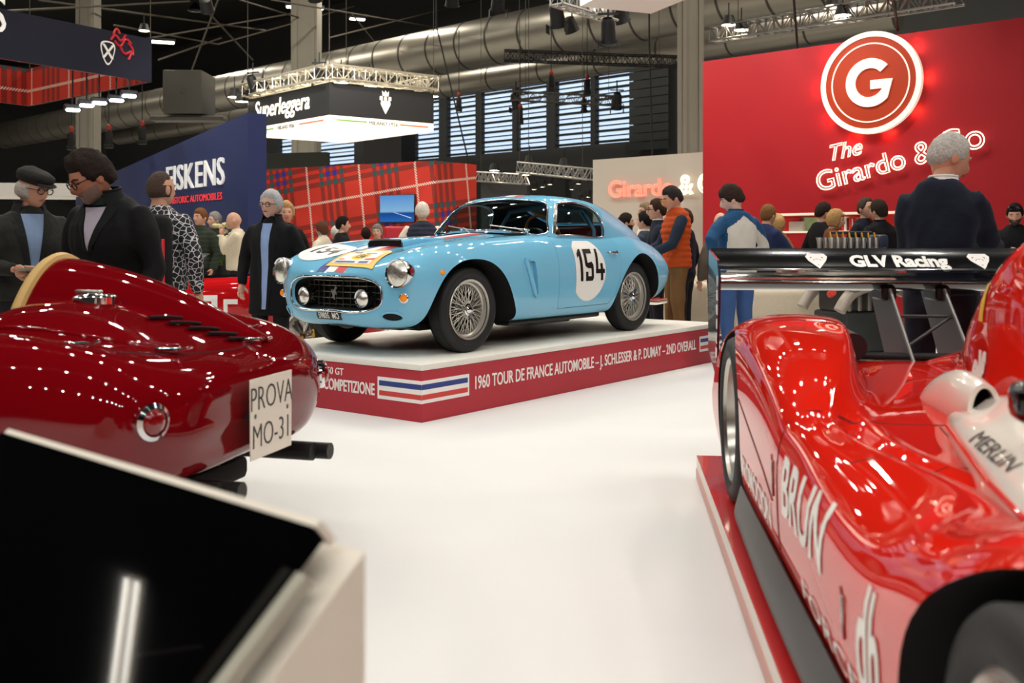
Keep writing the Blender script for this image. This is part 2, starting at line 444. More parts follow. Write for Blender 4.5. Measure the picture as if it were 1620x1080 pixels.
stripes(FS, 0.0, .42, 'stripe')
FSm = lambda a, c, d: (-d, a, c)
def mirror(vf): return [(-a, c) for a, c in vf[0]], [tuple(reversed(q)) for q in vf[1]]
vf = fit('COMPETIZIONE', -.98, -.45, .148, .085, .02); put('plinth_lettering', mirror(vf), FS, -.001, .003, white_print, plinth)
vf = fit('250 GT', -.98, -.77, .262, .052, .012); put('plinth_lettering', mirror(vf), FS, -.001, .003, white_print, plinth)
# ================================================================ red wall with the round logo
red_wall = mat('wall_red', (176, 20, 30), .55, noise=.015, nscale=1)
RW = Wall((2.97, 15.5), -math.radians(41.5)); RT = 4.05
s0, s1 = RW.hit(1221), RW.hit(1566); nz0, nz1 = 1.385, 1.645
b = MB(); RW.box(b, 0, s0, -.35, 0, 0, RT); RW.box(b, s1, 8.5, -.35, 0, 0, RT); RW.box(b, s0, s1, -.35, 0, 0, nz0); RW.box(b, s0, s1, -.35, 0, nz1, RT); RW.box(b, s0, s1, -.35, -.30, nz0, nz1)
structure(b.build('wall_red', red_wall, None, 0))
b = MB()
RW.box(b, s0-.02, s1+.02, -.299, .01, nz1-.015, nz1+.015); RW.box(b, s0-.02, s1+.02, -.299, .01, nz0-.015, nz0+.015); RW.box(b, s0-.025, s0+.01, -.299, .01, nz0+.015, nz1-.015); RW.box(b, s1-.01, s1+.025, -.299, .01, nz0+.015, nz1-.015)
tag(b.build('display_niche', mat('niche_white', (240, 228, 210), .5, emit=.35, emit_rgb=(255, 226, 190)), None, 0), 'long white framed niche let into the red wall', 'shelf')
def item(name, label, cat, t, w, h, dth, m, z=None, tilt=0.0, group=None, d=-.15):
    z = nz0+.015 if z is None else z; b = MB(); b.rbox((0, 0, h/2), (w, dth, h), .006, 1, rot=None); o = b.build(name, m, None, 0)
    o.location = RW.P(t, d, z+.0); o.rotation_euler = (tilt, 0, RW.ang); return tag(o, label, cat, group)
tt = lambda px: RW.hit(px)
item('poster', 'plain red poster leaning in the wall niche', 'poster', tt(1240), .30, .19, .02, red_print, d=-.22)
item('grey_box', 'grey carton with rounded print beside the red poster', 'box', tt(1254), .22, .14, .10, mat('carton_grey', (176, 170, 164), .6, noise=.1))
item('framed_photo', 'framed green and red photograph standing in the niche', 'picture', tt(1276), .27, .20, .02, mat('photo_print', (150, 178, 140), .5, noise=.5, nscale=9), d=-.2)
item('slate_board', 'dark grey board standing in the niche', 'board', tt(1262), .12, .21, .02, mat('panel_slate', (96, 104, 112), .5), d=-.25)
bk = [(.03, .19, (190, 40, 40), 'tall red book'), (.035, .2, (238, 232, 224), 'tall white book'), (.025, .18, (120, 24, 30), 'dark red book'), (.03, .2, (206, 60, 44), 'orange red book'), (.02, .17, (230, 225, 215), 'thin white book'), (.03, .19, (168, 28, 36), 'crimson book'), (.028, .18, (200, 90, 60), 'rust coloured book')]
t_ = tt(1330)
for i, (w, h, c, l) in enumerate(bk):
    item('book', l+' on the niche shelf behind the talking men', 'book', t_, w, h, .16, mat('book_%d' % i, c, .5), group='books in the wall niche'); t_ += w+.004
for i in range(5): item('book', 'book with pale spine in the niche near the dark haired man', 'book', tt(1548)+i*.034, .03, .17+.01*(i % 3), .15, mat('book_%d' % (i % 5), (0, 0, 0)), group='books in the wall niche near its end')
# counter below the niche
cA, cB = tt(1215), tt(1300)
ctr_ = thing('red_counter', 'red reception counter with pale top below the niche', 'counter', RW.P((cA+cB)/2, 1.0, 0), RW.ang)
b = MB(); b.rbox((0, 0, .46), (cB-cA, .5, .92), .01, 1); b.build('counter_body', red_wall, ctr_); b = MB(); b.rbox((0, 0, .945), (cB-cA+.06, .56, .05), .01, 1); b.build('counter_top', mat('counter_oak', (170, 120, 80), .4, noise=.1), ctr_)
for i, (px, w, h, c, l) in enumerate([(1248, .20, .17, (226, 186, 60), 'yellow box on the red counter'), (1266, .14, .13, (170, 60, 60), 'red box on the red counter'), (1258, .10, .22, (120, 130, 150), 'blue grey leaflet stand on the red counter'), (1226, .22, .10, (160, 110, 80), 'brown box on the red counter')]):
    o = item('counter_box', l, 'box', tt(px), w, h, .16, mat('cbox_%d' % i, c, .5, noise=.08), z=.971, d=1.0+(.06 if i % 2 else -.04))
# round logo
LT, LZ = RW.hit(1380, 132); LR = .70
logo = thing('round_logo', 'large round illuminated orange logo with a white letter G on red wall', 'sign', RW.P(LT, 0, LZ), RW.ang)
LF = lambda a, c, d: (a, -d, c)
ringm = mat('logo_lit_white', (255, 244, 226), .4, emit=.55, emit_rgb=(255, 238, 212))
b = MB(); b.lathe([(LR*.9, .02), (LR, .02), (LR, .10), (LR*.9, .10)], 72, ax=(0, -1, 0), closed=True); b.build('outer_ring', ringm, logo, 30)
b = MB(); b.lathe([(.0001, .02), (LR*.925, .02), (LR*.925, .085), (.0001, .085)], 72, ax=(0, -1, 0)); b.build('disc', mat('logo_orange', (190, 58, 20), .5), logo, 30)
b = MB(); b.lathe([(LR*.755, .08), (LR*.78, .08), (LR*.78, .092), (LR*.755, .092)], 72, ax=(0, -1, 0), closed=True); b.build('inner_ring', ringm, logo, 30)
go, gi = .475*LR, .285*LR; gp = []
a0, a1 = math.radians(42), math.radians(318)
for t in np.linspace(a0, a1, 40): gp.append((go*math.cos(t), go*math.sin(t)))
gp += [(go*.95, .04*LR), (.02*LR, .04*LR), (.02*LR, -.13*LR), (gi*.93, -.13*LR)]
for t in np.linspace(math.radians(322), a0, 34): gp.append((gi*math.cos(t), gi*math.sin(t)))
b = MB(); n = len(gp)
b = MB(); b.prism(gp, LF, .08, .11); b.build('letter', ringm, logo, 0)
# glowing halo lamps behind the ring
for k in range(10):
    t = 2*PI*k/10; area_light('halo_light', logo, (1.0*LR*math.cos(t), -.09, LR*math.sin(t)), (1.25*LR*math.cos(t), .0, 1.25*LR*math.sin(t)), 1.2, .12, (255, 120, 90), PI)
# neon
def neon(name, s, size, r, m, parent, xf, shear=0.0, res=4, bold=0.0):
    cu = bpy.data.curves.new('t', 'FONT'); cu.body = s; cu.size = size; cu.fill_mode = 'NONE' if False else 'FRONT'; cu.shear = shear; cu.align_x = 'LEFT'; cu.resolution_u = res; cu.offset = bold
    o = bpy.data.objects.new('t', cu); TMP.collection.objects.link(o); TMP.view_layers[0].update()
    me = bpy.data.meshes.new_from_object(o.evaluated_get(TMP.view_layers[0].depsgraph)); bpy.data.objects.remove(o)
    ec = {}
    for p in me.polygons:
        q = list(p.vertices)
        for i in range(len(q)): ec.setdefault(tuple(sorted((q[i], q[(i+1) % len(q)]))), []).append(1)
    nb = {}
    for (a, c), l in ec.items():
        if len(l) == 1: nb.setdefault(a, []).append(c); nb.setdefault(c, []).append(a)
    seen = set(); b = MB(); wmax = 0
    for st in nb:
        if st in seen: continue
        loop = [st]; seen.add(st); cur = st
        while True:
            nx = [q for q in nb[cur] if q not in seen]
            if not nx: break
            cur = nx[0]; seen.add(cur); loop.append(cur)
        if len(loop) > 2: b.tube([xf(me.vertices[i].co.x, me.vertices[i].co.y) for i in loop], r, 6, True)
    wmax = max(v.co.x for v in me.vertices)
    bpy.data.meshes.remove(me)
    return b.build(name, m, parent, 60), wmax
neon_w = mat('neon_white', (255, 246, 226), .4, emit=1.1, emit_rgb=(255, 240, 214))
neon_r = mat('neon_red', (255, 150, 130), .4, emit=1.1, emit_rgb=(255, 120, 96))
NT, NZ = RW.hit(1297, 304)
ns = thing('neon_sign', 'white neon outline sign slanting upward on the red wall', 'sign', RW.P(NT, .04, NZ), RW.ang)
rot_ = math.radians(13)
def xfn(ox, oz):
    return lambda a, c: (ox+a*math.cos(rot_)-c*math.sin(rot_), -.03, oz+a*math.sin(rot_)+c*math.cos(rot_))
neon('neon_word', 'Girardo', .40, .010, neon_w, ns, xfn(0, 0)); neon('neon_word', '&', .42, .010, neon_w, ns, xfn(1.37, .31)); neon('neon_word', 'Co', .48, .010, neon_w, ns, xfn(1.68, .38))
neon('neon_word', 'The', .32, .008, neon_w, ns, lambda a, c: (.14+a*math.cos(.17)-c*math.sin(.17), -.03, .42+a*math.sin(.17)+c*math.cos(.17)), .35)
b = MB(); pl_ = [(-.06, -.06), (1.0, .15), (2.45, .50), (2.45, .95), (1.1, .70), (.75, .80), (.1, .78), (-.08, .35)]
# white wall behind with neon
WW = Wall(at(938, 0, 17.8)[:2], -math.radians(43)); wt0, wt1 = 0, WW.hit(1135)
wz = CAMH+(385-253)/FPX*17.8
b = MB(); WW.box(b, wt0, wt1, -.25, 0, 0, wz); structure(b.build('wall_white', mat('wall_offwhite', (190, 181, 166), .8, noise=.02, nscale=1), None, 0))
gt, gz = WW.hit(965, 312)
n2 = thing('neon_sign', 'red and white neon lettering on the off-white wall', 'sign', WW.P(gt, .03, gz), WW.ang)
o_, w1 = neon('neon_word', 'Girardo', .40, .013, neon_r, n2, lambda a, c: (a*1.05, -.03, c))
neon('neon_word', '&', .46, .015, neon_w, n2, lambda a, c: (w1*1.05+.12+a, -.03, c)); neon('neon_word', 'Co', .48, .015, neon_w, n2, lambda a, c: (w1*1.05+.48+a, -.03, c))
# ================================================================ tartan stand
def math_node(nt, op, a, b_=None, c=None):
    n = nt.nodes.new('ShaderNodeMath'); n.operation = op
    for i, x in enumerate((a, b_, c)):
        if x is None: continue
        if isinstance(x, (int, float)): n.inputs[i].default_value = x
        else: nt.links.new(x, n.inputs[i])
    return n.outputs[0]
def tartan(name, ang, P, du=0.0, dv=0.0, gain=1.0):
    m = bpy.data.materials.new(name); m.use_nodes = True; nt = m.node_tree; bs = nt.nodes['Principled BSDF']; bs.inputs['Roughness'].default_value = .8
    M_ = lambda op, a, b_=None: math_node(nt, op, a, b_)
    tc = nt.nodes.new('ShaderNodeTexCoord'); sp = nt.nodes.new('ShaderNodeSeparateXYZ'); nt.links.new(tc.outputs['Object'], sp.inputs[0])
    ca, sa = math.cos(ang), math.sin(ang)
    u = M_('ADD', M_('ADD', M_('MULTIPLY', sp.outputs[0], ca/P), M_('MULTIPLY', sp.outputs[2], sa/P)), 50+du)
    v = M_('ADD', M_('ADD', M_('MULTIPLY', sp.outputs[0], -sa/P), M_('MULTIPLY', sp.outputs[2], ca/P)), 50+dv)
    fu, fv = M_('FRACT', u), M_('FRACT', v)
    def band(f, lo, hi): return M_('MULTIPLY', M_('GREATER_THAN', f, lo), M_('LESS_THAN', f, hi))
    def stripe(f):
        k = M_('LESS_THAN', M_('FRACT', M_('MULTIPLY', M_('SUBTRACT', f, .26), 1/.13)), .58)
        return M_('MULTIPLY', band(f, .26, .76), k)
    su, sv = stripe(fu), stripe(fv)
    hatch = M_('GREATER_THAN', M_('FRACT', M_('MULTIPLY', M_('ADD', u, v), 26.0)), .45)
    wl = M_('MULTIPLY', M_('MAXIMUM', M_('LESS_THAN', fu, .035), M_('LESS_THAN', fv, .035)), hatch)
    inter = M_('MULTIPLY', su, sv); inner = M_('MULTIPLY', band(fu, .38, .62), band(fv, .38, .62))
    dark = M_('MULTIPLY', M_('MAXIMUM', su, sv), M_('ADD', .45, M_('MULTIPLY', hatch, .4)))
    def mix(fac, a, c):
        n = nt.nodes.new('ShaderNodeMix'); n.data_type = 'RGBA'; nt.links.new(fac, n.inputs[0])
        for i, x in ((6, a), (7, c)):
            if isinstance(x, tuple): n.inputs[i].default_value = x
            else: nt.links.new(x, n.inputs[i])
        return n.outputs[2]
    col = mix(dark, lin((190, 44, 26)), lin((84, 26, 20))); sq = mix(inner, lin((24, 78, 86)), lin((36, 38, 140)))
    col = mix(inter, col, sq); col = mix(wl, col, lin((226, 214, 200)))
    nt.links.new(col, bs.inputs['Base Color']); MAT[name] = m; return m
TC = at(688, 385, 19.5); TW = Wall((TC.x, TC.y), PI-math.radians(30)); TZ = CAMH+131/FPX*19.5
tl = -TW.hit(385) if False else None
tlen = (at(385, 385, 21.9)-TC).length
tart = tartan('tartan_print', .12, 1.4, .12, .30)
b = MB(); b.box((-tlen/2, .1, TZ/2), (tlen, .2, TZ)); o = b.build('tartan_wall', tart, None, 0); o.location = (TC.x, TC.y, 0); o.rotation_euler = (0, 0, -math.radians(30))
tag(o, 'long red tartan exhibition wall carrying the television', 'wall panel'); 
R2 = at(753, 385, 20.5); d2 = (R2-TC); b = MB(); L2 = Vector((d2.x, d2.y)).length; b.box((L2/2, .1, TZ/2-.0), (L2, .2, TZ)); o = b.build('tartan_wall', tart, None, 0); o.location = (TC.x+.01, TC.y+.0, 0); o.rotation_euler = (0, 0, math.atan2(d2.y, d2.x))
tag(o, 'short red tartan return wall seen over the coupe windscreen', 'wall panel')
# television
def wall_frame(px, py, d=.05):
    ang = -math.radians(30); w = Wall((TC.x, TC.y), ang); t, z = w.hit(px, py); return w.P(t, d, z), ang
pt_, an_ = wall_frame(631.5, 330)
tv = thing('television', 'wall mounted television showing a blue seascape', 'television', pt_, an_)
b = MB(); b.rbox((0, 0, 0), (.86, .05, .56), .01, 1); b.build('bezel', black, tv)
m = bpy.data.materials.new('tv_picture'); m.use_nodes = True; nt = m.node_tree; bs = nt.nodes['Principled BSDF']
tc = nt.nodes.new('ShaderNodeTexCoord'); sp = nt.nodes.new('ShaderNodeSeparateXYZ'); nt.links.new(tc.outputs['Object'], sp.inputs[0]); mr = nt.nodes.new('ShaderNodeMapRange'); mr.inputs[1].default_value = -.27; mr.inputs[2].default_value = .27; nt.links.new(sp.outputs[2], mr.inputs[0])
cr = nt.nodes.new('ShaderNodeValToRGB'); nt.links.new(mr.outputs[0], cr.inputs[0]); e = cr.color_ramp.elements; e[0].color = lin((40, 110, 190)); e[0].position = .0; e[1].color = lin((88, 152, 222)); e[1].position = 1.0
x = e.new(.33); x.color = lin((20, 72, 150)); x = e.new(.40); x.color = lin((140, 190, 228))
nt.links.new(cr.outputs[0], bs.inputs['Emission Color']); bs.inputs['Emission Strength'].default_value = .85; bs.inputs['Base Color'].default_value = (0, 0, 0, 1); bs.inputs['Roughness'].default_value = .3
b = MB(); b.box((0, -.028, 0), (.83, .006, .53)); b.build('screen', m, tv, 0)
b = MB(); b.add([(-.08, -.033, -.075), (.36, -.033, -.20), (.36, -.033, -.19), (-.08, -.033, -.07)], [(0, 1, 2, 3)]); b.build('picture_wake', mat('wake', (200, 220, 240), .5, emit=.6), tv, 0)
# ================================================================ navy stand
navy = mat('stand_navy', (34, 46, 92), .65, noise=.02, nscale=2)
FC = at(392, 385, 15); FA = math.atan2(-.79, .61); FW = Wall((FC.x, FC.y), FA)
ft = FW.hit(120); zr, zl = CAMH+207/FPX*15, CAMH+.0
b = MB(); tz = lambda t: zr+.075*t
b.add([FW.P(ft, 0, 0), FW.P(0, 0, 0), FW.P(0, 0, zr), FW.P(ft, 0, tz(ft)), FW.P(ft, -.3, 0), FW.P(0, -.3, 0), FW.P(0, -.3, zr), FW.P(ft, -.3, tz(ft))], [(0,1,2,3),(5,4,7,6),(1,5,6,2),(4,0,3,7),(3,2,6,7),(0,4,5,1)])
tag(b.build('navy_wall', navy, None, 0), 'navy blue exhibition wall with raised white lettering', 'wall panel')
sg_t, sg_z = FW.hit(357, 291)
fs = thing('letter_sign', 'raised white serif dealer lettering on the navy wall', 'sign', FW.P(sg_t, .01, sg_z), FA)
letw = mat('letter_white', (236, 236, 232), .4, emit=.25)
x = 0.0; parts = []
for ch in 'SNEKSIF':
    v, f = text2d(ch, .62, .0, 1.18, align='LEFT'); lo, hi = text_size(v); x -= (hi[0]-lo[0]); put('letter', ([(a-lo[0]+x, c) for a, c in v], f), LF, 0, .03, letw, fs); x -= .10
v, f = text2d('FINE HISTORIC AUTOMOBILES', .165, .0, 1.30, align='LEFT'); lo, hi = text_size(v)
put('letter_line', ([(a-hi[0]-.12, c-.235) for a, c in v], f), LF, 0, .008, mat('letter_red', (226, 60, 60), .4, emit=.5), fs)
# ---- hanging banner ring
BZ0, BZ1 = 4.22, 5.02
kB = (BZ0-CAMH)*FPX
def hang(px, py): Z = kB/(HOR-py); return Vector(((px-810)/FPX*Z, Z, 0))
h1, h2 = hang(238, 130), hang(47, 168); hdir = (h1-hang(0, 92)).normalized(); h0 = h1-hdir*5.6; h3 = h2-hdir*5.6
ban = thing('hanging_banner', 'navy hanging banner ring with tartan lining above the visitors', 'banner', (h0+h1+h2+h3)/4)
tart2 = tartan('tartan_lining', .0, 1.7, .2, .35)
nav2 = mat('banner_navy', (12, 15, 36), .8)
def slab(name, a, c, z0, z1, inner, outer, par):
    d = (c-a); L = d.length; b = MB(); b.box((L/2, .0, (z0+z1)/2), (L, .05, z1-z0)); o = b.build(name, outer, par, 0); o.location = a-Vector(par.location); o.rotation_euler = (0, 0, math.atan2(d.y, d.x))
    b = MB(); b.box((L/2, .04, (z0+z1)/2), (L, .03, z1-z0)); o2 = b.build('tartan_lining', inner, par, 0); o2.location = o.location; o2.rotation_euler = o.rotation_euler
slab('banner_side', h0, h1, BZ0, BZ1, tart2, nav2, ban); slab('banner_side', h1, h2, BZ0, BZ1, tart2, nav2, ban); slab('banner_side', h2, h3, BZ0, BZ1, tart2, nav2, ban); slab('banner_side', h3, h0, BZ0, BZ1, tart2, nav2, ban)
# crest and letter on the banner
hw = Wall((h1.x, h1.y), math.atan2(hdir.y, hdir.x)); ct, cz = hw.hit(169, 82)
cr_ = part = None
def on_ban(vf, nm, m): 
    b = MB(); v, f = solid2d(vf[0], vf[1], lambda a, c, d: hw.P(ct+a, d, cz+c)-Vector(ban.location), .026, .034); b.add(v, f); b.build(nm, m, ban, 0)
sh = curve2([(-.13, .15), (0, .19), (.13, .15), (.12, -.05), (0, -.24), (-.12, -.05)], 4); on_ban(poly2d(sh), 'crest_shield', white_print)
sh2 = [(x*.84, y*.86) for x, y in sh]; 
b = MB(); v, f = solid2d(*poly2d(sh2), lambda a, c, d: hw.P(ct+a, d, cz+c)-Vector(ban.location), .03, .038); b.add(v, f); b.build('crest_field', nav2, ban, 0)
for s_ in (-1, 1):
    vf = poly2d([(-.10*s_-.02, .13), (-.10*s_+.03, .13), (.09*s_+.02, -.12), (.09*s_-.03, -.12)])
    b = MB(); v, f = solid2d(vf[0], vf[1], lambda a, c, d: hw.P(ct+a, d, cz+c)-Vector(ban.location), .035, .043); b.add(v, f); b.build('crest_cross', white_print, ban, 0)
rnd = random.Random(3)
for k, pts in enumerate([[(.0,.2),(.1,.3),(.2,.22),(.3,.34)], [(.08,.2),(.2,.12),(.3,.26),(.42,.2)], [(.2,.1),(.3,.0),(.42,.06),(.36,-.1)], [(.35,.2),(.44,.12),(.46,.0)], [(.05,.3),(.12,.42),(.18,.34)]]):
    b = MB(); b.tube([hw.P(ct+a+.06, .03, cz+c+.02)-Vector(ban.location) for a, c in curve2(pts, 4, False)], .022, 6); b.build('crest_lion', red_print, ban)
st, sz = hw.hit(2, 52); v, f = text2d('S', .85, .0, .8)
b = MB(); v2, f2 = solid2d(v, f, lambda a, c, d: hw.P(st+a-.08, d, sz+c)-Vector(ban.location), .026, .05); b.add(v2, f2); b.build('letter', letw, ban, 0)
for i, (px, py) in enumerate(((115, 172), (137, 165), (157, 161), (184, 157), (204, 150))):
    p = at(px, py, 18.2); r = thing('flood_light', ['white flood light under the banner, first from its corner column', 'white flood light under the banner, second of the row', 'white flood light under the banner, middle of the row', 'wide white flood light under the banner, fourth of the row', 'glaring round flood light at the end of the row'][i], 'light', p, .5, 'flood lights under the navy banner')
    b = MB(); b.rbox((0, 0, .03), (.30, .16, .10), .02, 1); b.cyl((0, 0, .08), (0, 0, .85), .015, seg=6); b.build('housing', lamp_shell, r)
    b = MB(); b.rbox((0, -.05, -.03), (.24, .12, .05), .02, 1); b.build('lens', mat('flood_lens', (255, 255, 255), .4, emit=14, emit_rgb=(240, 244, 255)), r)
# ================================================================ hanging lightbox
SZ0 = 3.35; kS = (SZ0-CAMH)*FPX
def hs_(px, py): Z = kS/(HOR-py); return Vector(((px-810)/FPX*Z, Z, 0))
q0, q1, q3 = hs_(521, 195), hs_(686, 208), hs_(392, 216); q2 = q1+q3-q0
lb = thing('hanging_lightbox', 'square black hanging sign with glowing white underside', 'sign', (q0+q2)/2)
LBo = Vector(lb.location); fas = mat('fascia_black', (46, 46, 46), .45, noise=.03)
white_glow = mat('lightbox_white', (255, 250, 235), .5, emit=2.4, emit_rgb=(255, 246, 226))
band_w = mat('lightbox_band', (240, 236, 224), .5, emit=.55, emit_rgb=(255, 246, 226))
b = MB(); zz = SZ0+.02; b.add([p-LBo+Vector((0, 0, zz)) for p in (q0, q1, q2, q3)], [(0, 3, 2, 1)]); b.add([p-LBo+Vector((0, 0, zz+.05)) for p in (q0, q1, q2, q3)], [(0, 1, 2, 3)]); b.build('light_panel', white_glow, lb, 0)
def side(a, c, nm, z0, z1, m, th=.05):
    d = (c-a).normalized(); nn = Vector((d.y, -d.x, 0)); b = MB(); b.add([p-LBo+nn*t+Vector((0, 0, z)) for z in (z0, z1) for t in (0, -th) for p in (a, c)], [(0,1,3,2),(4,6,7,5),(0,4,5,1),(1,5,7,3),(3,7,6,2),(2,6,4,0)]); return b.build(nm, m, lb, 0)
FH = .58
for a, c in ((q3, q0), (q0, q1), (q1, q2), (q2, q3)):
    side(a, c, 'white_band', SZ0, SZ0+.15, band_w); side(a, c, 'fascia', SZ0+.15, SZ0+.15+FH, fas)
for p_ in (q0, q1, q2, q3): b = MB(); b.cyl(p_-LBo+Vector((0, 0, SZ0+.15+FH)), p_-LBo+Vector((0, 0, 12.97)), .008, seg=5); b.build('suspension_wire', steel_d, lb)
for p_ in (h0, h1, h2, h3): b = MB(); b.cyl(p_-ban.location+Vector((0, 0, BZ1)), p_-ban.location+Vector((0, 0, 12.97)), .008, seg=5); b.build('suspension_wire', steel_d, ban)
def face(a, c):
    d = (c-a); ang = math.atan2(d.y, d.x); w = Wall((a.x, a.y), ang); return w, d.length
wl_, Ll = face(q3, q0); wr_, Lr = face(q0, q1)
def on_face(w, vf, nm, m, d0=.001, d1=.012):
    b = MB(); v, f = solid2d(vf[0], vf[1], lambda a, c, d: w.P(a, d, c)-LBo, d0, d1); b.add(v, f); b.build(nm, m, lb, 0)
v, f = text2d('Superleggera', .46, .004, .80, .18, align='LEFT'); lo, hi = text_size(v); kx = (Ll*.68)/(hi[0]-lo[0])
on_face(wl_, ([((a-lo[0])*kx+Ll*.10, c+SZ0+.33) for a, c in v], f), 'script_lettering', mat('lit_letter', (250, 244, 228), .4, emit=.8))
for w, L in ((wl_, Ll), (wr_, Lr)):
    v, f = text2d('MILANO 1926', .10, .0, 1.0, align='CENTER'); on_face(w, ([(a+L*.5, c+SZ0+.035) for a, c in v], f), 'band_lettering', mat('band_grey', (150, 146, 138), .5))
    on_face(w, rect(L*.06, L*.34, SZ0+.065, SZ0+.085), 'green_line', mat('line_green', (120, 180, 60), .5, emit=.2)); on_face(w, rect(L*.66, L*.94, SZ0+.065, SZ0+.085), 'orange_line', mat('line_orange', (226, 110, 60), .5, emit=.2))
cx_, cz_ = Lr*.52, SZ0+.15+FH*.52; lit = mat('lit_letter', (0, 0, 0))
on_face(wr_, poly2d([(cx_-.10, cz_-.02), (cx_, cz_-.20), (cx_+.10, cz_-.02), (cx_+.09, cz_+.04), (cx_-.09, cz_+.04)]), 'crest_shield', lit)
for dx in (-.09, 0, .09): on_face(wr_, poly2d([(cx_+dx-.03, cz_+.05), (cx_+dx+.03, cz_+.05), (cx_+dx+.025, cz_+.12), (cx_+dx-.025, cz_+.12)]), 'crest_tower', lit)
on_face(wr_, poly2d([(cx_-.06, cz_+.13), (cx_+.06, cz_+.13), (cx_+.07, cz_+.22), (cx_+.03, cz_+.18), (cx_, cz_+.23), (cx_-.03, cz_+.18), (cx_-.07, cz_+.22)]), 'crest_crown', lit)
# ---- trusses
def truss(name, label, p, q, s=.28, n=12, m=None, parent=None, r=.022, group=None, cat='truss', wires=False):
    p, q = Vector(p), Vector(q); t = (q-p).normalized(); u = t.cross(Vector((0, 0, 1))).normalized(); w = u.cross(t)
    b = MB(); o = (p+q)/2; C4 = [(u*a+w*c)*s/2 for a, c in ((-1,-1),(1,-1),(1,1),(-1,1))]
    for c in C4: b.cyl(p+c-o, q+c-o, r, seg=6)
    for i in range(n):
        a0, a1 = p+(q-p)*(i/n), p+(q-p)*((i+1)/n)
        for k in range(4): b.cyl(a0+C4[k if i % 2 else (k+1) % 4]-o, a1+C4[(k+1) % 4 if i % 2 else k]-o, r*.55, seg=4)
        for k in range(4): b.cyl(a0+C4[k]-o, a0+C4[(k+1) % 4]-o, r*.5, seg=4)
    ob = b.build(name, m or alu, parent, 30)
    if wires or parent is None:
        for f_ in (.12, .88):
            w0 = p+(q-p)*f_-o; bw = MB(); bw.cyl(w0+Vector((0, 0, s/2)), Vector((w0.x, w0.y, 12.97-o.z)), .008, seg=5); bw.build('suspension_wire', steel_d, ob)
    if parent is None: ob.location = o; tag(ob, label, cat, group)
    else: ob.location = o-Vector(parent.location)
    return ob
warm = mat('warm_truss', (214, 206, 184), .35, .6)
zt3 = SZ0+.15+FH+.18
tr_l = [p+Vector((0, 0, zt3)) for p in (q3, q0, q1, q2)]
for a, c in ((0, 1), (1, 2), (2, 3), (3, 0)): truss('rig_truss', None, tr_l[a], tr_l[c], .24, 10, warm, lb)
def spot_disc(px, py, Z, label, group, par=None, wd=.30, e=16):
    p = at(px, py, Z); r = thing('can_light', label, 'light', p, 0, group)
    b = MB(); b.lathe([(.02, .20), (.09, .18), (wd*.42, .06), (wd*.5, .0), (wd*.45, .0), (.05, .1)], 16); b.cyl((0, 0, .18), (0, 0, .42), .012, seg=5); b.build('can', lamp_shell, r)
    b = MB(); b.lathe([(.0001, .004), (wd*.44, .004)], 16); b.build('lens', mat('can_lens_%d' % e, (255, 240, 215), .4, emit=e, emit_rgb=(255, 238, 208)), r); return r
for i, (px, py, Z) in enumerate(((371, 154, 20.3), (383, 161, 20), (416, 143, 19.5), (499, 129, 18.4), (540, 131, 18), (585, 137, 18.6), (615, 151, 18.8), (644, 146, 19.2), (683, 153, 19.6), (672, 158, 19.2))):
    spot_disc(px, py, Z, 'small lamp clamped to the lightbox truss', 'lamps on the lightbox truss')
b = MB(); 
pA, pB = at(798, 88, 26), at(1076, 98, 26); truss('black_truss', 'long black lattice truss crossing the silver ducts', pA, pB, .26, 30, mat('truss_black', (22, 22, 22), .5))
truss('light_truss', 'slim silver truss hanging before the daylit windows', at(812, 152, 30), at(985, 160, 28), .26, 18, mat('truss_dim', (110, 108, 104), .4, .7))
truss('light_truss', 'silver truss above the far dark stand, nearer the tartan', at(752, 279, 27), at(832, 284, 25), .24, 14, alu); truss('light_truss', 'silver truss above the far dark stand, nearer the white wall', at(824, 265, 24), at(936, 276, 22), .24, 16, alu)
truss('light_truss', 'silver truss running above the red wall', at(1130, 55, 19), at(1520, -8, 15), .26, 26, alu)
truss('light_truss', 'silver truss entering from the top of the picture', at(880, -6, 14), at(968, 22, 15), .22, 8, alu)
for px, py, Z, l in ((1153, 40, 18.6, 'lamp on the truss over the red wall, first from the column'), (1173, 48, 18.4, 'lamp on the truss over the red wall, second from the column'), (1318, 10, 16.8, 'lamp on the truss over the red wall, above the round logo'), (1333, 25, 16.6, 'lamp under the truss over the red wall, beside the round logo'), (838, 258, 24, 'lamp on the far truss above the coupe roof'), (893, 263, 23, 'lamp on the far truss beside the white wall'), (782, 270, 26, 'lamp on the far truss beside the tartan wall'), (829, 277, 25, 'low lamp between the far trusses'), (228, 49, 26, 'oval lamp over the navy banner')): spot_disc(px, py, Z, l, 'lamps on the far trusses')
def theatre(px, py, Z, label, s=1.0, tilt=.5):
    p = at(px, py, Z); r = thing('stage_light', label, 'light', p, random.uniform(-.5, .5), 'black stage lights')
    R = Matrix.Rotation(tilt, 3, 'X'); b = MB(); b.lathe([(.07*s, .18*s), (.10*s, .12*s), (.11*s, -.12*s), (.13*s, -.17*s)], 18, ax=R @ Vector((0, 0, 1))); b.cyl((0, 0, 0), (0, 0, .45*s), .015*s, seg=6)
    b.box((0, 0, .24*s), (.30*s, .03, .03)); b.build('lamp_body', lamp_shell, r)
    for sx in (-1, 1):
        b = MB(); b.rbox((sx*.14*s, 0, -.2*s), (.01, .16*s, .13*s), .004, 1); b.build('barn_door', lamp_shell, r)
    b = MB(); b.lathe([(.0001, -.155*s), (.10*s, -.155*s)], 18, ax=R @ Vector((0, 0, 1))); b.build('lens', mat('stage_lens', (200, 190, 170), .2, emit=1.4), r)
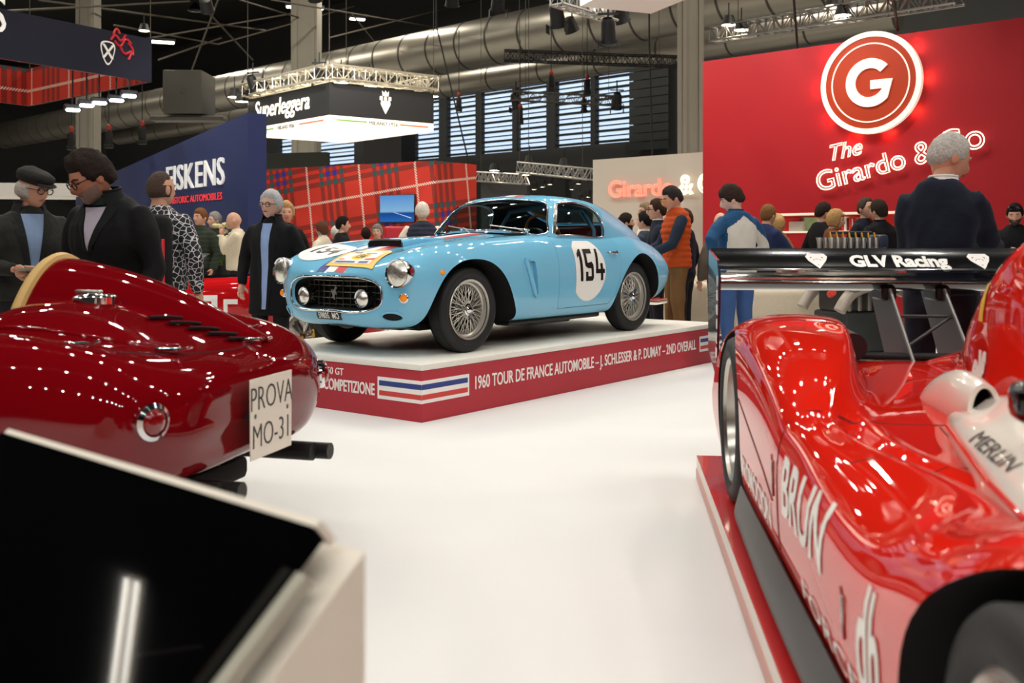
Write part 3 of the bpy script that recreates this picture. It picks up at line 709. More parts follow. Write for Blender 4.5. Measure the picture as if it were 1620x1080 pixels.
theatre(962, 48, 14.5, 'black stage light below the truss corner at the top', 1.0); theatre(881, 24, 14.5, 'black stage light hanging at the top, beside the truss', 1.0); theatre(788, 2, 16, 'black stage light cut by the top edge', 1.0)
theatre(816, 160, 30, 'black stage light at one end of the slim truss before the windows', 1.3); theatre(976, 160, 28, 'black stage light at the other end of the slim truss before the windows', 1.3); theatre(505, 118, 18.2, 'black stage light above the lightbox corner', .9); theatre(400, 132, 19.5, 'black stage light above the lightbox beside the navy wall', .9)
hm = mat('hoist_black', (20, 20, 21), .6)
for px, py, Z, l in ((872, 130, 27, 'black chain hoist beside the window pillar'), (929, 136, 27, 'black chain hoist before the widest window'), (924, 165, 29, 'small black chain hoist low before the window'), (823, 182, 29, 'small black chain hoist under the slim truss'), (726, 163, 30, 'small black chain hoist near the lightbox'), (172, 218, 24, 'chain hoist under the red pipe beside the column'), (225, 212, 24, 'chain hoist under the red pipe above the navy wall'), (113, 221, 24, 'chain hoist before the column under the banner')):
    p = at(px, py, Z); r = thing('chain_hoist', l, 'hoist', p, 0, 'chain hoists'); b = MB(); b.rbox((0, 0, 0), (.16, .16, .34), .04, 2); b.rbox((0, 0, -.2), (.20, .18, .10), .03, 2); b.build('hoist_body', hm, r)
    b = MB(); b.cyl((0, 0, .17), (0, 0, 2.2), .012, seg=5); b.build('chain', hm, r); b = MB(); b.ell((0, 0, .25), (.06, .06, .09), 8, 6); b.build('hook', mat('hook_red', (150, 50, 36), .5), r)
for (a, c, l) in (((690, 40, 22), (742, 258, 22), 'black cable sagging beside the lightbox'), ((1256, 0, 14), (1262, 80, 15), 'black cable falling to the red wall before the logo'), ((1414, 0, 13), (1420, 48, 13.6), 'black cable falling behind the top of the red wall'), ((1027, 60, 20), (1032, 245, 20), 'thin wire holding up the white wall')):
    b = MB(); b.tube([Vector((at(*a).x, at(*a).y, 12.97)), at(*a), at(*c)], .018, 6); tag(b.build('cable', hm, None), l, 'cable')
b = MB(); e_ = at(1010, -30, 13); b.box((e_.x, e_.y, e_.z), (1.1, 1.2, .5), rz=.4); tag(b.build('hanging_sign', white_print, None, 0), 'white hanging sign cut by the top edge of the picture', 'sign')
b = MB(); p = at(1030, 6, 12.6); 
# far dark stand behind the coupe roof and clutter of distant stands
DW = Wall(at(755, 385, 27)[:2], -math.radians(10)); b = MB(); DW.box(b, .1, 1.4, -.2, 0, 0, CAMH+98/FPX*27); tag(b.build('dark_stand_wall', mat('slate_wall', (74, 76, 78), .7), None, 0), 'dark grey stand wall between tartan and coupe roof', 'wall panel')
DW2 = Wall(at(405, 385, 26)[:2], -.25); b = MB(); DW2.box(b, 0, 2.0, -.2, 0, 0, CAMH+142/FPX*26); tag(b.build('dark_stand_wall', mat('olive_wall', (52, 56, 50), .8), None, 0), 'dark olive fabric wall showing above the tartan', 'wall panel')
DW3 = Wall(at(575, 385, 34)[:2], -.3); b = MB(); DW3.box(b, 0, 1.4, -1.2, 0, 0, CAMH+190/FPX*34); tag(b.build('black_tower', mat('tower_dark', (40, 40, 42), .8), None, 0), 'dark block of stand wall under the glowing lightbox', 'wall panel')
# low far crowd of stands seen under the roofs: dark drape with lamps
bd = Wall(at(600, 385, 37)[:2], -math.radians(43)); b = MB(); bd.box(b, -26, 9, -.3, 0, 0, 3.6); tag(b.build('far_drape', mat('drape_dark', (34, 36, 38), .9, noise=.4, nscale=.7), None, 0), 'dark drape closing off the distant stands', 'curtain')
for i, (px, py) in enumerate(((845, 300), (858, 296), (915, 291), (905, 300), (930, 312), (835, 318), (918, 318), (870, 292))): spot_disc(px, py, 26, 'tiny lamp in the distance over the coupe roof', 'distant lamps', wd=.16, e=10)
rl = Wall(at(0, 385, 22)[:2], .15); b = MB(); rl.box(b, -1.5, 1.75, -2, 0, CAMH+76/FPX*22, CAMH+96/FPX*22); tag(b.build('round_canopy', mat('canopy_white', (200, 196, 188), .5, emit=.22), None, 0), 'pale glowing canopy behind the visitor in the cap', 'canopy')
# ================================================================ stand lighting rig (above the picture)
rig_m = mat('rig_black', (20, 20, 21), .5)
def rig_lamp(x, y, z, tx, ty, tz=0.0, w=1.0, stem=.35, size=.10, rgb=(255, 252, 247)):
    r = thing('rig_lamp', 'spotlight on the lighting rig over the stand', 'light', (x, y, z), 0, 'spotlights of the stand rig')
    d = (Vector((tx, ty, tz))-Vector((x, y, z))).normalized()
    b = MB(); b.lathe([(.05, -.22), (.10, -.20), (.115, 0), (.125, .02), (.11, .02)], 14, ax=d); b.cyl((0, 0, 0), (0, 0, stem), .012, seg=5); b.build('can', rig_m, r)
    b = MB(); b.lathe([(.0001, -.01), (.09, -.01)], 14, ax=d); b.build('lens', mat('rig_lens', (255, 245, 225), .3, emit=20), r)
    o = area_light('lamp_light', r, d*.04, d*3, LAMP_W*w, size, rgb, PI*.75)
RZ = 5.6
for (p, q) in (((-7, -2.6), (6.5, -3.4)), ((-7, 2.0), (6.5, 1.0)), ((-7, 6.0), (6.5, 5.0)), ((-7, 10.0), (6.5, 9.0)), ((-2.0, 13.2), (4.5, 12.2))):  # the first truss, behind the camera, is added to brighten the fronts
    truss('rig_truss', 'lighting truss above the stand', (p[0], p[1], RZ+.5), (q[0], q[1], RZ+.5), .28, 20, alu, group='trusses of the stand rig', wires=True)
    n = 11
    for i in range(n):
        t = (i+.5)/n; x = p[0]+(q[0]-p[0])*t; y = p[1]+(q[1]-p[1])*t
        rig_lamp(x, y, RZ, x+random.uniform(-1, 1), y+random.uniform(-.8, 1.6)+(2.6 if y < 0 else 0), w=1.5 if y < 0 else 1.0)
# lamps washing the red wall and the white wall
for t, w_ in ((.4, .9), (1.7, .6)): 
    p = RW.P(t, 1.6, 5.0); q = RW.P(t, 0, 2.4); rig_lamp(p.x, p.y, p.z, q.x, q.y, q.z, w_, 12.98-p.z, .2)
for t in (1.0, 2.0):
    p = WW.P(t, 1.8, 4.6); q = WW.P(t, 0, 1.8); rig_lamp(p.x, p.y, p.z, q.x, q.y, q.z, .3, 12.98-p.z, .2)
# lamps of the neighbouring stands
for (x, y, z, tx, ty, tz, w) in ((-3.2, 16.2, 5.2, -3.4, 19.6, 1.4, 2.6), (-5.2, 17.0, 5.2, -5.2, 20.6, 1.4, 2.2), (-1.0, 16.6, 5.2, -1.3, 19.0, 1.4, 2.0), (-4.4, 12.4, 5.0, -5.0, 15.6, 1.8, 2.6), (-6.0, 14.0, 5.0, -6.6, 17.8, 1.6, 2.2), (-5.0, 9.0, 5.2, -4.5, 9.0, 0, 1.2), (-7.5, 9.5, 5.2, -7.0, 10.5, 0, 1.2)):
    rig_lamp(x, y, z, tx, ty, tz, w, 12.98-z, .25)
# high lamps added to brighten the hall background and the ducts
hl_ = 0
for x, ys in ((-30, (34, 46)), (-22, (30, 40)), (-14, (16, 27, 36, 44)), (-5, (16, 27, 35)), (6, (16, 26)), (15, (10, 18))):
    for y in ys:
        r = thing('added_hall_lamp', 'added pendant lamp brightening the hall under the roof', 'light', (x, y, 11.5), 0, 'added hall lamps')
        b = MB(); b.lathe([(.08, .35), (.12, .3), (.34, .0), (.32, .0)], 18); b.cyl((0, 0, .3), (0, 0, 1.4), .015, seg=5); b.build('shade', rig_m, r)
        area_light('lamp_light', r, (0, 0, .02), (0, 0, -3), HALL_W*.8, .5, (255, 243, 222), PI)
# fluorescent fixture over the neighbouring stand (its two tubes mirror in the kiosk screen)
fx = thing('fluorescent_fixture', 'twin tube fluorescent fixture mirrored in the black kiosk screen', 'light', (-8.3, 4.4, 5.42), math.atan2(.56, .44))
b = MB(); b.rbox((0, 0, .08), (1.5, .30, .06), .01, 1); b.cyl((0, 0, .1), (0, 0, .9), .015, seg=6); b.build('housing', white_paint, fx)
for s in (-.10, .10): b = MB(); b.cyl((-.72, s, .02), (.72, s, .02), .019, seg=10); b.build('tube', mat('tube_bright', (255, 250, 240), .4, emit=18), fx)
# ================================================================ the blue coupe on the plinth
def thin_glass(name, tint=(200, 215, 215), refl=0.08):
    if name in MAT: return MAT[name]
    m = bpy.data.materials.new(name); m.use_nodes = True; nt = m.node_tree; nt.nodes.clear()
    o = nt.nodes.new('ShaderNodeOutputMaterial'); mx = nt.nodes.new('ShaderNodeMixShader')
    t = nt.nodes.new('ShaderNodeBsdfTransparent'); t.inputs[0].default_value = lin(tint)
    g = nt.nodes.new('ShaderNodeBsdfGlossy'); g.inputs['Roughness'].default_value = 0.02
    lw = nt.nodes.new('ShaderNodeLayerWeight'); lw.inputs[0].default_value = .5
    pw = nt.nodes.new('ShaderNodeMath'); pw.operation = 'POWER'; pw.inputs[1].default_value = 5; nt.links.new(lw.outputs['Facing'], pw.inputs[0])
    ma = nt.nodes.new('ShaderNodeMath'); ma.operation = 'MULTIPLY_ADD'; ma.inputs[1].default_value = .9; ma.inputs[2].default_value = .045; nt.links.new(pw.outputs[0], ma.inputs[0])
    nt.links.new(ma.outputs[0], mx.inputs[0]); nt.links.new(t.outputs[0], mx.inputs[1]); nt.links.new(g.outputs[0], mx.inputs[2])
    nt.links.new(mx.outputs[0], o.inputs[0]); MAT[name] = m; return m
CAR_A = math.radians(37.8)
PL_TOP = 0.395
blue_paint = mat('sky_blue_paint', (120, 188, 220), 0.6, spec=0.0, coat=1.0, noise=0.015, nscale=3)
glass = thin_glass('window_glass')
seam_m = mat('panel_gap', (20, 34, 42), 0.8)
coupe = thing('coupe', 'light blue vintage racing coupe numbered 154 on the red and white plinth', 'car', (-0.9025, 7.99, PL_TOP), PI/2-CAR_A)
def boolean(me, cutters, op='DIFFERENCE'):
    for c in cutters: me = evaluated(me, [('BOOLEAN', dict(operation=op, solver='EXACT', object=0))], [c])
    return me
def prism_mesh(poly, fn, d0, d1, m):
    b = MB(); b.prism(poly, fn, d0, d1); me = bpy.data.meshes.new('c'); me.from_pydata(b.v, [], b.f)
    for x in (m if isinstance(m, (list, tuple)) else [m]): me.materials.append(x)
    bm = bmesh.new(); bm.from_mesh(me); bmesh.ops.recalc_face_normals(bm, faces=bm.faces); bm.to_mesh(me); bm.free()
    return me
XZ = lambda a, b, d: (a, d, b)
XY = lambda a, b, d: (a, b, d)
YZ = lambda a, b, d: (d, a, b)
def row(x, *yz): return [(x, y, z) for y, z in yz]
body_net = [
 row(-.60, (0,.36),(.32,.365),(.43,.40),(.445,.455),(.42,.51),(.32,.54),(.16,.55),(0,.555)),
 [(-.70,0,.345),(-.675,.34,.35),(-.645,.455,.39),(-.64,.475,.45),(-.645,.45,.51),(-.67,.34,.55),(-.695,.17,.562),(-.70,0,.567)],
 [(-.745,0,.327),(-.72,.36,.332),(-.69,.475,.376),(-.685,.497,.45),(-.69,.475,.522),(-.715,.36,.568),(-.742,.18,.58),(-.75,0,.583)],
 [(-.735,0,.27),(-.70,.42,.27),(-.665,.56,.33),(-.655,.605,.44),(-.66,.60,.55),(-.67,.52,.625),(-.70,.26,.64),(-.715,0,.635)],
 [(-.67,0,.225),(-.63,.47,.225),(-.595,.63,.29),(-.585,.70,.43),(-.60,.715,.58),(-.61,.62,.685),(-.60,.30,.695),(-.62,0,.685)],
 row(-.45, (0,.205),(.52,.205),(.69,.28),(.765,.44),(.765,.62),(.66,.755),(.34,.75),(0,.742)),
 row(-.2, (0,.20),(.60,.20),(.755,.30),(.81,.48),(.795,.67),(.67,.808),(.36,.795),(0,.795)),
 row(.15, (0,.20),(.64,.20),(.785,.30),(.825,.48),(.81,.68),(.675,.838),(.37,.835),(0,.845)),
 row(.55, (0,.20),(.66,.20),(.785,.27),(.825,.45),(.81,.68),(.68,.85),(.38,.865),(0,.882)),
 row(1.0, (0,.20),(.67,.20),(.78,.26),(.82,.44),(.81,.68),(.71,.862),(.40,.893),(0,.917)),
 row(1.5, (0,.20),(.68,.20),(.78,.26),(.82,.44),(.815,.66),(.715,.856),(.40,.88),(0,.90)),
 row(2.0, (0,.20),(.68,.20),(.785,.27),(.825,.45),(.825,.66),(.72,.86),(.4,.89),(0,.91)),
 row(2.4, (0,.21),(.66,.21),(.795,.30),(.84,.50),(.83,.70),(.70,.872),(.4,.895),(0,.90)),
 row(2.75, (0,.24),(.60,.24),(.77,.33),(.82,.50),(.80,.68),(.66,.835),(.36,.86),(0,.87)),
 row(3.0, (0,.27),(.54,.27),(.70,.35),(.77,.49),(.755,.64),(.61,.77),(.33,.80),(0,.81)),
 [(3.22,0,.31),(3.17,.46,.31),(3.13,.62,.38),(3.12,.69,.48),(3.12,.67,.60),(3.15,.52,.70),(3.2,.28,.735),(3.22,0,.74)],
 [(3.31,0,.37),(3.28,.35,.37),(3.25,.48,.42),(3.24,.53,.49),(3.245,.51,.57),(3.27,.42,.63),(3.3,.22,.66),(3.31,0,.665)],
 [(3.34,0,.45),(3.33,.16,.455),(3.32,.24,.47),(3.315,.26,.5),(3.32,.25,.54),(3.33,.19,.565),(3.34,.1,.575),(3.34,0,.58)]]
G = ring_net(body_net, 6, 6)
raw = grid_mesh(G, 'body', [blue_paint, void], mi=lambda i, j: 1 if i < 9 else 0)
bvh_body = bvh_of(raw)
farch = curve2([(-.47,.05),(-.458,.30),(-.41,.48),(-.29,.625),(-.13,.695),(.02,.708),(.17,.682),(.29,.605),(.39,.48),(.47,.34),(.53,.23),(.55,.05)], 5, False)
rarch = curve2([(1.91,.05),(1.94,.25),(2.0,.40),(2.1,.56),(2.25,.68),(2.42,.733),(2.58,.69),(2.69,.57),(2.75,.42),(2.765,.33),(2.77,.05)], 5, False)
cut = []
for sg in (-1, 1):
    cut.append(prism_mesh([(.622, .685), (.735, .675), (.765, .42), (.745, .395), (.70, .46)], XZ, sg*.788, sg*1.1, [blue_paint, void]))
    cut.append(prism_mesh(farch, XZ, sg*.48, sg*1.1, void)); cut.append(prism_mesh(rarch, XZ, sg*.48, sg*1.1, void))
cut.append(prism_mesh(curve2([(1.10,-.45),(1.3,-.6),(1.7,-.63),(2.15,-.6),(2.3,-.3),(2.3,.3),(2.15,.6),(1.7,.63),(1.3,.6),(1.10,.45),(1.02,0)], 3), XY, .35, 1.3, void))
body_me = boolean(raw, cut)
door_poly = [(1.063,.862),(1.06,.60),(1.063,.33),(1.075,.285),(1.10,.28),(1.86,.285),(1.95,.36),(2.0,.50),(2.03,.65),(2.03,.885),(1.5,.885),(1.1,.878)]
def grow(poly, g):
    c = np.mean(np.array(poly), 0); out = []
    for p in poly:
        d = np.array(p)-c; out.append(tuple(np.array(p)+np.sign(d)*g))
    return out
doors = [boolean(body_me, [prism_mesh(door_poly, XZ, sg*.60, sg*1.1, seam_m)], 'INTERSECT') for sg in (-1, 1)]
body_me = boolean(body_me, [prism_mesh(grow(door_poly, .004), XZ, sg*.59, sg*1.1, seam_m) for sg in (-1, 1)])
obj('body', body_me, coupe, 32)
for sg, d in zip((-1, 1), doors):
    dn = obj('door', d, coupe, 32)
# --- greenhouse
gh_half = [
 [(1.17,.70,.845),(1.155,.688,.875),(1.10,.60,.893),(1.04,.45,.907),(.98,.22,.92),(.955,0,.924)],
 [(1.27,.70,.845),(1.255,.672,.95),(1.225,.60,1.03),(1.19,.47,1.07),(1.15,.24,1.09),(1.135,0,1.095)],
 [(1.40,.70,.845),(1.40,.665,1.0),(1.395,.592,1.135),(1.40,.50,1.205),(1.405,.26,1.236),(1.405,0,1.243)],
 [(1.65,.70,.845),(1.65,.665,1.0),(1.65,.597,1.14),(1.65,.51,1.222),(1.65,.27,1.258),(1.65,0,1.266)],
 [(1.95,.70,.845),(1.95,.665,1.0),(1.95,.60,1.125),(1.95,.51,1.205),(1.95,.27,1.245),(1.95,0,1.254)],
 [(2.25,.69,.84),(2.25,.65,.97),(2.25,.58,1.08),(2.25,.49,1.155),(2.25,.26,1.195),(2.25,0,1.205)],
 [(2.55,.66,.82),(2.55,.62,.925),(2.55,.55,1.01),(2.55,.45,1.07),(2.55,.24,1.105),(2.55,0,1.113)],
 [(2.85,.60,.76),(2.85,.56,.845),(2.85,.50,.905),(2.85,.40,.95),(2.85,.22,.978),(2.85,0,.985)],
 [(3.08,.5,.68),(3.08,.47,.745),(3.08,.42,.79),(3.08,.34,.82),(3.08,.18,.84),(3.08,0,.845)]]
def gh_grid(off=0.0):
    Hn = np.array(gh_half, float); mir = Hn[:, -2::-1].copy(); mir[..., 1] *= -1
    Gg = open_net(np.concatenate([Hn, mir], axis=1), 6, 6)
    return Gg
Gg = gh_grid()
gme = grid_mesh(Gg, 'roof', [blue_paint, void], periodic=False)
if sum(p.normal.z for p in gme.polygons) < 0: gme.flip_normals()
bvh_roof = bvh_of(gme)
thick = evaluated(gme, [('SOLIDIFY', dict(thickness=.022, offset=-1, use_even_offset=True, material_offset=1, material_offset_rim=1))])
side_poly = curve2([(1.19,.900),(1.285,1.045),(1.375,1.155),(1.43,1.178),(1.614,1.192),(1.80,1.175),(1.92,1.125),(1.96,1.03),(1.955,.93),(1.93,.892),(1.6,.89),(1.25,.893)], 4)
ws_poly = curve2([(-.635,.912),(-.3,.932),(0,.938),(.3,.932),(.635,.912),(.60,1.0),(.555,1.10),(.49,1.172),(.44,1.188),(.2,1.216),(0,1.222),(-.2,1.216),(-.44,1.188),(-.49,1.172),(-.555,1.10),(-.60,1.0)], 3)
rw_poly = curve2([(2.22,-.40),(2.16,-.2),(2.15,0),(2.16,.2),(2.22,.40),(2.4,.44),(2.68,.38),(2.74,.2),(2.75,0),(2.74,-.2),(2.68,-.38),(2.4,-.44)], 3)
roof_me = boolean(thick, [prism_mesh(side_poly, XZ, -.9, .9, [blue_paint, void]), prism_mesh(ws_poly, YZ, .8, 1.42, [blue_paint, void]), prism_mesh(rw_poly, XY, .93, 1.3, [blue_paint, void])])
obj('roof', roof_me, coupe, 35)
# glass panes: the same surface a little further in
inn = evaluated(gme, [('SOLIDIFY', dict(thickness=.011, offset=-1, use_even_offset=True, use_rim=False))])
nv = len(gme.vertices); pane = {'windshield': [], 'rear_window': [], 'side_window': [], 'side_window_far': []}
for p in inn.polygons:
    if min(p.vertices) < nv: continue
    c = p.center
    pil = 1.155+(c.z-.885)*.66
    if c.x < 1.46 and abs(c.y) < .70-(c.z-.88)*.33 and c.x < pil+.10 and c.z > .895: pane['windshield'].append(p.index)
    elif c.x > 2.1 and c.x < 2.8 and abs(c.y) < .47: pane['rear_window'].append(p.index)
    elif 1.12 < c.x < 2.02 and abs(c.y) > .48 and c.z > .87: pane['side_window' if c.y < 0 else 'side_window_far'].append(p.index)
for nm, ids in pane.items():
    b = MB(); mp = {}
    for i in ids:
        q = []
        for vi in inn.polygons[i].vertices:
            if vi not in mp: mp[vi] = len(b.v); b.v.append(tuple(inn.vertices[vi].co))
            q.append(mp[vi])
        b.f.append(tuple(q)); b.m.append(0)
    b.build(nm.replace('_far', ''), glass, coupe, 60, fix=False)
# chrome trims
def trim(name, pts, r, m=chrome, closed=False, parent=coupe, seg=8):
    b = MB(); b.tube(pts, r, seg, closed); return b.build(name, m, parent, 60)
for sg in (-1, 1):
    trim('window_trim', on_surface([(x, sg*1.2, z) for x, z in side_poly], (0, -sg, 0), bvh_roof, .002), .0085, closed=True)
    trim('pillar_trim', on_surface([(x, sg*1.2, z) for x, z in [(1.175,.90),(1.24,1.0),(1.31,1.10),(1.37,1.165)]], (0, -sg, 0), bvh_roof, .004), .014)
trim('windshield_trim', on_surface([(.5, y, z) for y, z in ws_poly], (1, 0, 0), bvh_roof, .002), .009, closed=True)
trim('rear_window_trim', on_surface([(x, y, 2) for x, y in rw_poly], (0, 0, -1), bvh_roof, .002), .007, closed=True)
# interior
b = MB()
for sy in (-.31, .31):
    b.rbox((1.78, sy, .55), (.48, .46, .16), .05, 3); b.rbox((2.02, sy, .76), (.14, .46, .44), .06, 3, rot=Matrix.Rotation(.25, 3, 'Y'))
    b.build('seat', mat('dark_leather', (24, 22, 22), .5, noise=.1), coupe); b = MB()
b.rbox((1.20, 0, .83), (.20, 1.2, .12), .04, 3); b.build('dashboard', black, coupe)
b = MB(); ctr = Vector((1.50, -.33, .90)); nrm = Vector((.93, 0, .36)).normalized(); u = Vector((0, 1, 0)); w_ = nrm.cross(u)
b.tube([ctr+(u*math.cos(t)+w_*math.sin(t))*.185 for t in np.linspace(0, 2*PI, 40, endpoint=False)], .013, 8, True)
swo = b.build('steering_wheel', mat('wood_rim', (150, 84, 30), .3, coat=.6, noise=.15, nscale=30), coupe)
b = MB()
for t in (0, PI, PI*1.5): b.cyl(ctr, ctr+(u*math.cos(t)+w_*math.sin(t))*.18, .008, seg=6)
b.cyl(ctr, ctr-nrm*.3, .02, seg=8); b.build('steering_spokes', alu, swo)
b = MB(); b.tube([(1.98, -.58, .45), (1.99, -.56, .95), (2.0, -.44, 1.13), (2.0, 0, 1.18), (2.0, .44, 1.13), (1.99, .56, .95), (1.98, .58, .45)], .019, 8)
b.tube([(2.0, -.40, 1.13), (2.35, -.45, .78)], .016, 8)
b.build('roll_hoop', blue_paint, coupe)
# wheels
def wire_wheel(rt=.325, rr=.222, wd=.175):
    root = thing('wheel', None, None)
    b = MB(); hw = wd/2     # axis = -y is outboard
    prof = [(rr-.012, -hw*.72), (rr+.012, -hw*.80), (rr+.05, -hw*.98), (rt-.045, -hw*1.0), (rt-.018, -hw*.90), (rt-.004, -hw*.70), (rt, -hw*.4), (rt, 0), (rt, hw*.4), (rt-.004, hw*.70), (rt-.018, hw*.90), (rt-.045, hw), (rr+.05, hw*.98), (rr-.012, hw*.72)]
    b.lathe(prof, 64, ax=(0, 1, 0)); b.build('tyre', rubber, root, 50)
    b = MB()
    for g in (-.045, -.02, .005, .03, .052): b.lathe([(rt+.0006, g-.003), (rt-.004, g), (rt+.0006, g+.003)], 64, ax=(0, 1, 0))
    b.build('tread_groove', void, root)
    b = MB(); b.lathe([(rr-.010, -hw*.80), (rr+.004, -hw*.84), (rr+.006, -hw*.78), (rr-.012, -hw*.70), (rr-.018, -hw*.45), (rr-.030, -hw*.38), (rr-.036, -hw*.1), (rr-.036, hw*.5), (rr-.02, hw*.6), (rr-.01, hw*.8)], 64, ax=(0, 1, 0))
    b.lathe([(rr-.004, -hw*.86), (rr+.006, -hw*.90), (rr+.010, -hw*.84), (rr+.002, -hw*.80)], 64, ax=(0, 1, 0), closed=True)
    b.build('rim', mat('rim_silver', (196, 192, 182), .3, .65), root, 30)
    b = MB()
    def pt(r, a, y): return (r*math.cos(a), y, r*math.sin(a))
    for k in range(36):
        a = 2*PI*k/36; da = .30*(1 if k % 2 else -1)
        b.cyl(pt(.040, a+da, -hw*.62), pt(rr-.030, a, -hw*.30), .0030, seg=5, caps=False)
        b.cyl(pt(.050, a-da*1.2, hw*.15), pt(rr-.034, a+.09, -hw*.05), .0030, seg=5, caps=False)
    b.build('spoke', mat('spoke_silver', (206, 202, 192), .3, .6), root)['kind'] = 'stuff'
    b = MB(); b.lathe([(.0, -hw*.98), (.018, -hw*.97), (.030, -hw*.86), (.034, -hw*.72), (.046, -hw*.68), (.048, -hw*.5), (.044, hw*.3), (0, hw*.3)], 24, ax=(0, 1, 0))
    hub = b.build('hub', chrome, root, 40)
    b = MB()
    for k in range(3):
        a = 2*PI*k/3+.9; u_ = Vector((math.cos(a), 0, math.sin(a))); v_ = Vector((-math.sin(a), 0, math.cos(a)))
        o = Vector((0, -hw*.84, 0)); pl = [o+u_*.02+v_*.016, o+u_*.075+v_*.010, o+u_*.088, o+u_*.075-v_*.010, o+u_*.02-v_*.016]
        n = len(pl); vv = pl+[p+Vector((0, .016, 0)) for p in pl]
        b.add(vv, [tuple(range(n))[::-1], tuple(range(n, 2*n))]+[(i, (i+1) % n, n+(i+1) % n, n+i) for i in range(n)])
    b.build('knock_off_ear', chrome, hub, 40)
    b = MB(); b.lathe([(.04, hw*.45), (.115, hw*.45), (.12, hw*.5), (.115, hw*.55), (.04, hw*.55)], 32, ax=(0, 1, 0)); b.build('brake_disc', mat('disc_dark', (70, 68, 66), .5, .7), root)
    b = MB(); b.lathe([(.0001, hw*.7), (rr-.03, hw*.7)], 32, ax=(0, 1, 0)); b.build('back_plate', void, root)
    return root
wheel0 = wire_wheel()
# a wheel is a part of its car: its pieces hang below it
def part_empty(name, parent, loc, rz=0):
    o = bpy.data.objects.new(name, None); COL.objects.link(o); o.parent = parent; o.location = loc; o.rotation_euler = (0, 0, rz); o.empty_display_size = .05; return o
def mount(proto, car, loc, rz):
    """copy a wheel under a car; the tyre carries the rest so that depth stays at three levels"""
    ty = None
    kids = list(proto.children)
    for k in kids:
        if k.name.startswith('tyre'):
            ty = k.copy(); ty.name = 'wheel'; COL.objects.link(ty); ty.parent = car; ty.location = loc; ty.rotation_euler = (0, 0, rz)
    for k in kids:
        if k.name.startswith('tyre'): continue
        c = k.copy(); COL.objects.link(c); c.parent = ty
        for g in k.children:
            d = g.copy(); COL.objects.link(d); d.parent = ty
    return ty
def drop(root):
    for k in list(root.children): drop(k)
    bpy.data.objects.remove(root)
for x in (0, 2.4):
    mount(wheel0, coupe, (x, -.665, .325), 0); mount(wheel0, coupe, (x, .665, .325), PI)
def place_front(a, c): return (-1.2, a, c)
circ = lambda cx, cy, rx, ry, n=48: [(cx+rx*math.cos(t), cy+ry*math.sin(t)) for t in np.linspace(0, 2*PI, n, endpoint=False)]
def disc(name, cx, cy, rx, ry, place, d, bv, m, par, off):
    v = [(cx, cy)]; f = []; n = 40
    for r in np.linspace(.14, 1, 7): v += [(cx+(x-cx)*r, cy+(y-cy)*r) for x, y in circ(cx, cy, rx, ry, n)]
    for k in range(n):
        f.append((0, 1+k, 1+(k+1) % n))
        for q in range(6): f.append((1+q*n+k, 1+(q+1)*n+k, 1+(q+1)*n+(k+1) % n, 1+q*n+(k+1) % n))
    return decal(name, v, f, place, d, bv, m, par, off, 9)
# headlights, fogs, indicators
def lamp_unit(name, c, axis, r, bowl=.05, parent=coupe, ring=.012):
    b = MB(); b.lathe([(r*.9, .10), (r*1.0, .02), (r*1.03, -.008), (r*.99, -.022), (r*.90, -.016)], 36, c, axis); h = b.build(name, chrome, parent, 40)
    b = MB(); b.lathe([(r*.93, -.012), (r*.75, -.026), (r*.5, -.036), (r*.25, -.042), (.0001, -.044)], 36, c, axis); b.build('lens', lens_glass, h, 60)
    return h
for sg in (-1, 1):
    lamp_unit('headlight', (-.665, sg*.635, .610), (.96, -sg*.10, -.06), .103)
    lamp_unit('fog_lamp', (-.70, sg*.315, .425), (.99, -sg*.05, 0), .068)
    for (px_, py_, pz_, d) in ((-.655, .655, .435, (.9, -.4*sg, 0)),):
        c = on_surface([(-1.2, sg*py_, pz_)], (1, 0, 0), bvh_body)[0]
        b = MB(); b.lathe([(.036, .02), (.036, -.012), (.028, -.016)], 20, c, d); i = b.build('turn_signal', chrome, coupe)
        b = MB(); b.lathe([(.030, -.008), (.026, -.026), (.012, -.036), (.0001, -.038)], 20, c, d); b.build('amber_lens', amber, i)
    c = on_surface([(-.36, sg*1.3, .615)], (0, -sg, 0), bvh_body)[0]
    b = MB(); b.ell(c, (.026, .016, .018), 12, 8); b.build('side_marker', amber, coupe)
    # brake duct
    c = on_surface([(-1.2, sg*.56, .30)], (1, 0, 0), bvh_body)[0]
    ov = [(-1.2, c.y+.068*math.cos(t), c.z+.034*math.sin(t)) for t in np.linspace(0, 2*PI, 28, endpoint=False)]
    dk = trim('brake_duct', on_surface(ov, (1, 0, 0), bvh_body, .003), .010, blue_paint, True)
    disc('painted_duct_shade', c.y, c.z, .066, .032, place_front, (1, 0, 0), bvh_body, void, dk, .004)  # flat dark oval, paints the shade inside the duct
# grille
b = MB()
gx = lambda y: -.672+.10*(y/.48)**2
for k in range(-6, 7):
    y = k*.072; hz = .11*(1-(abs(y)/.50)**5)
    b.box((gx(y)+.012, y, .452), (.03, .004, 2*hz*.95))
for z in (.372, .418, .464, .510, .548):
    pts = [(gx(y)+.004, y, z) for y in np.linspace(-.45, .45, 25)]
    b.tube(pts, .0045, 6)
b.build('grille', mat('dark_chrome', (120, 116, 108), .3, 1.0), coupe, 30)
lip = [(p[0], p[1], p[2]) for p in G[12]]
b = MB(); b.tube([(x-.006, y, z) for x, y, z in lip], .009, 8, True); b.build('grille_surround', chrome, coupe, 60)
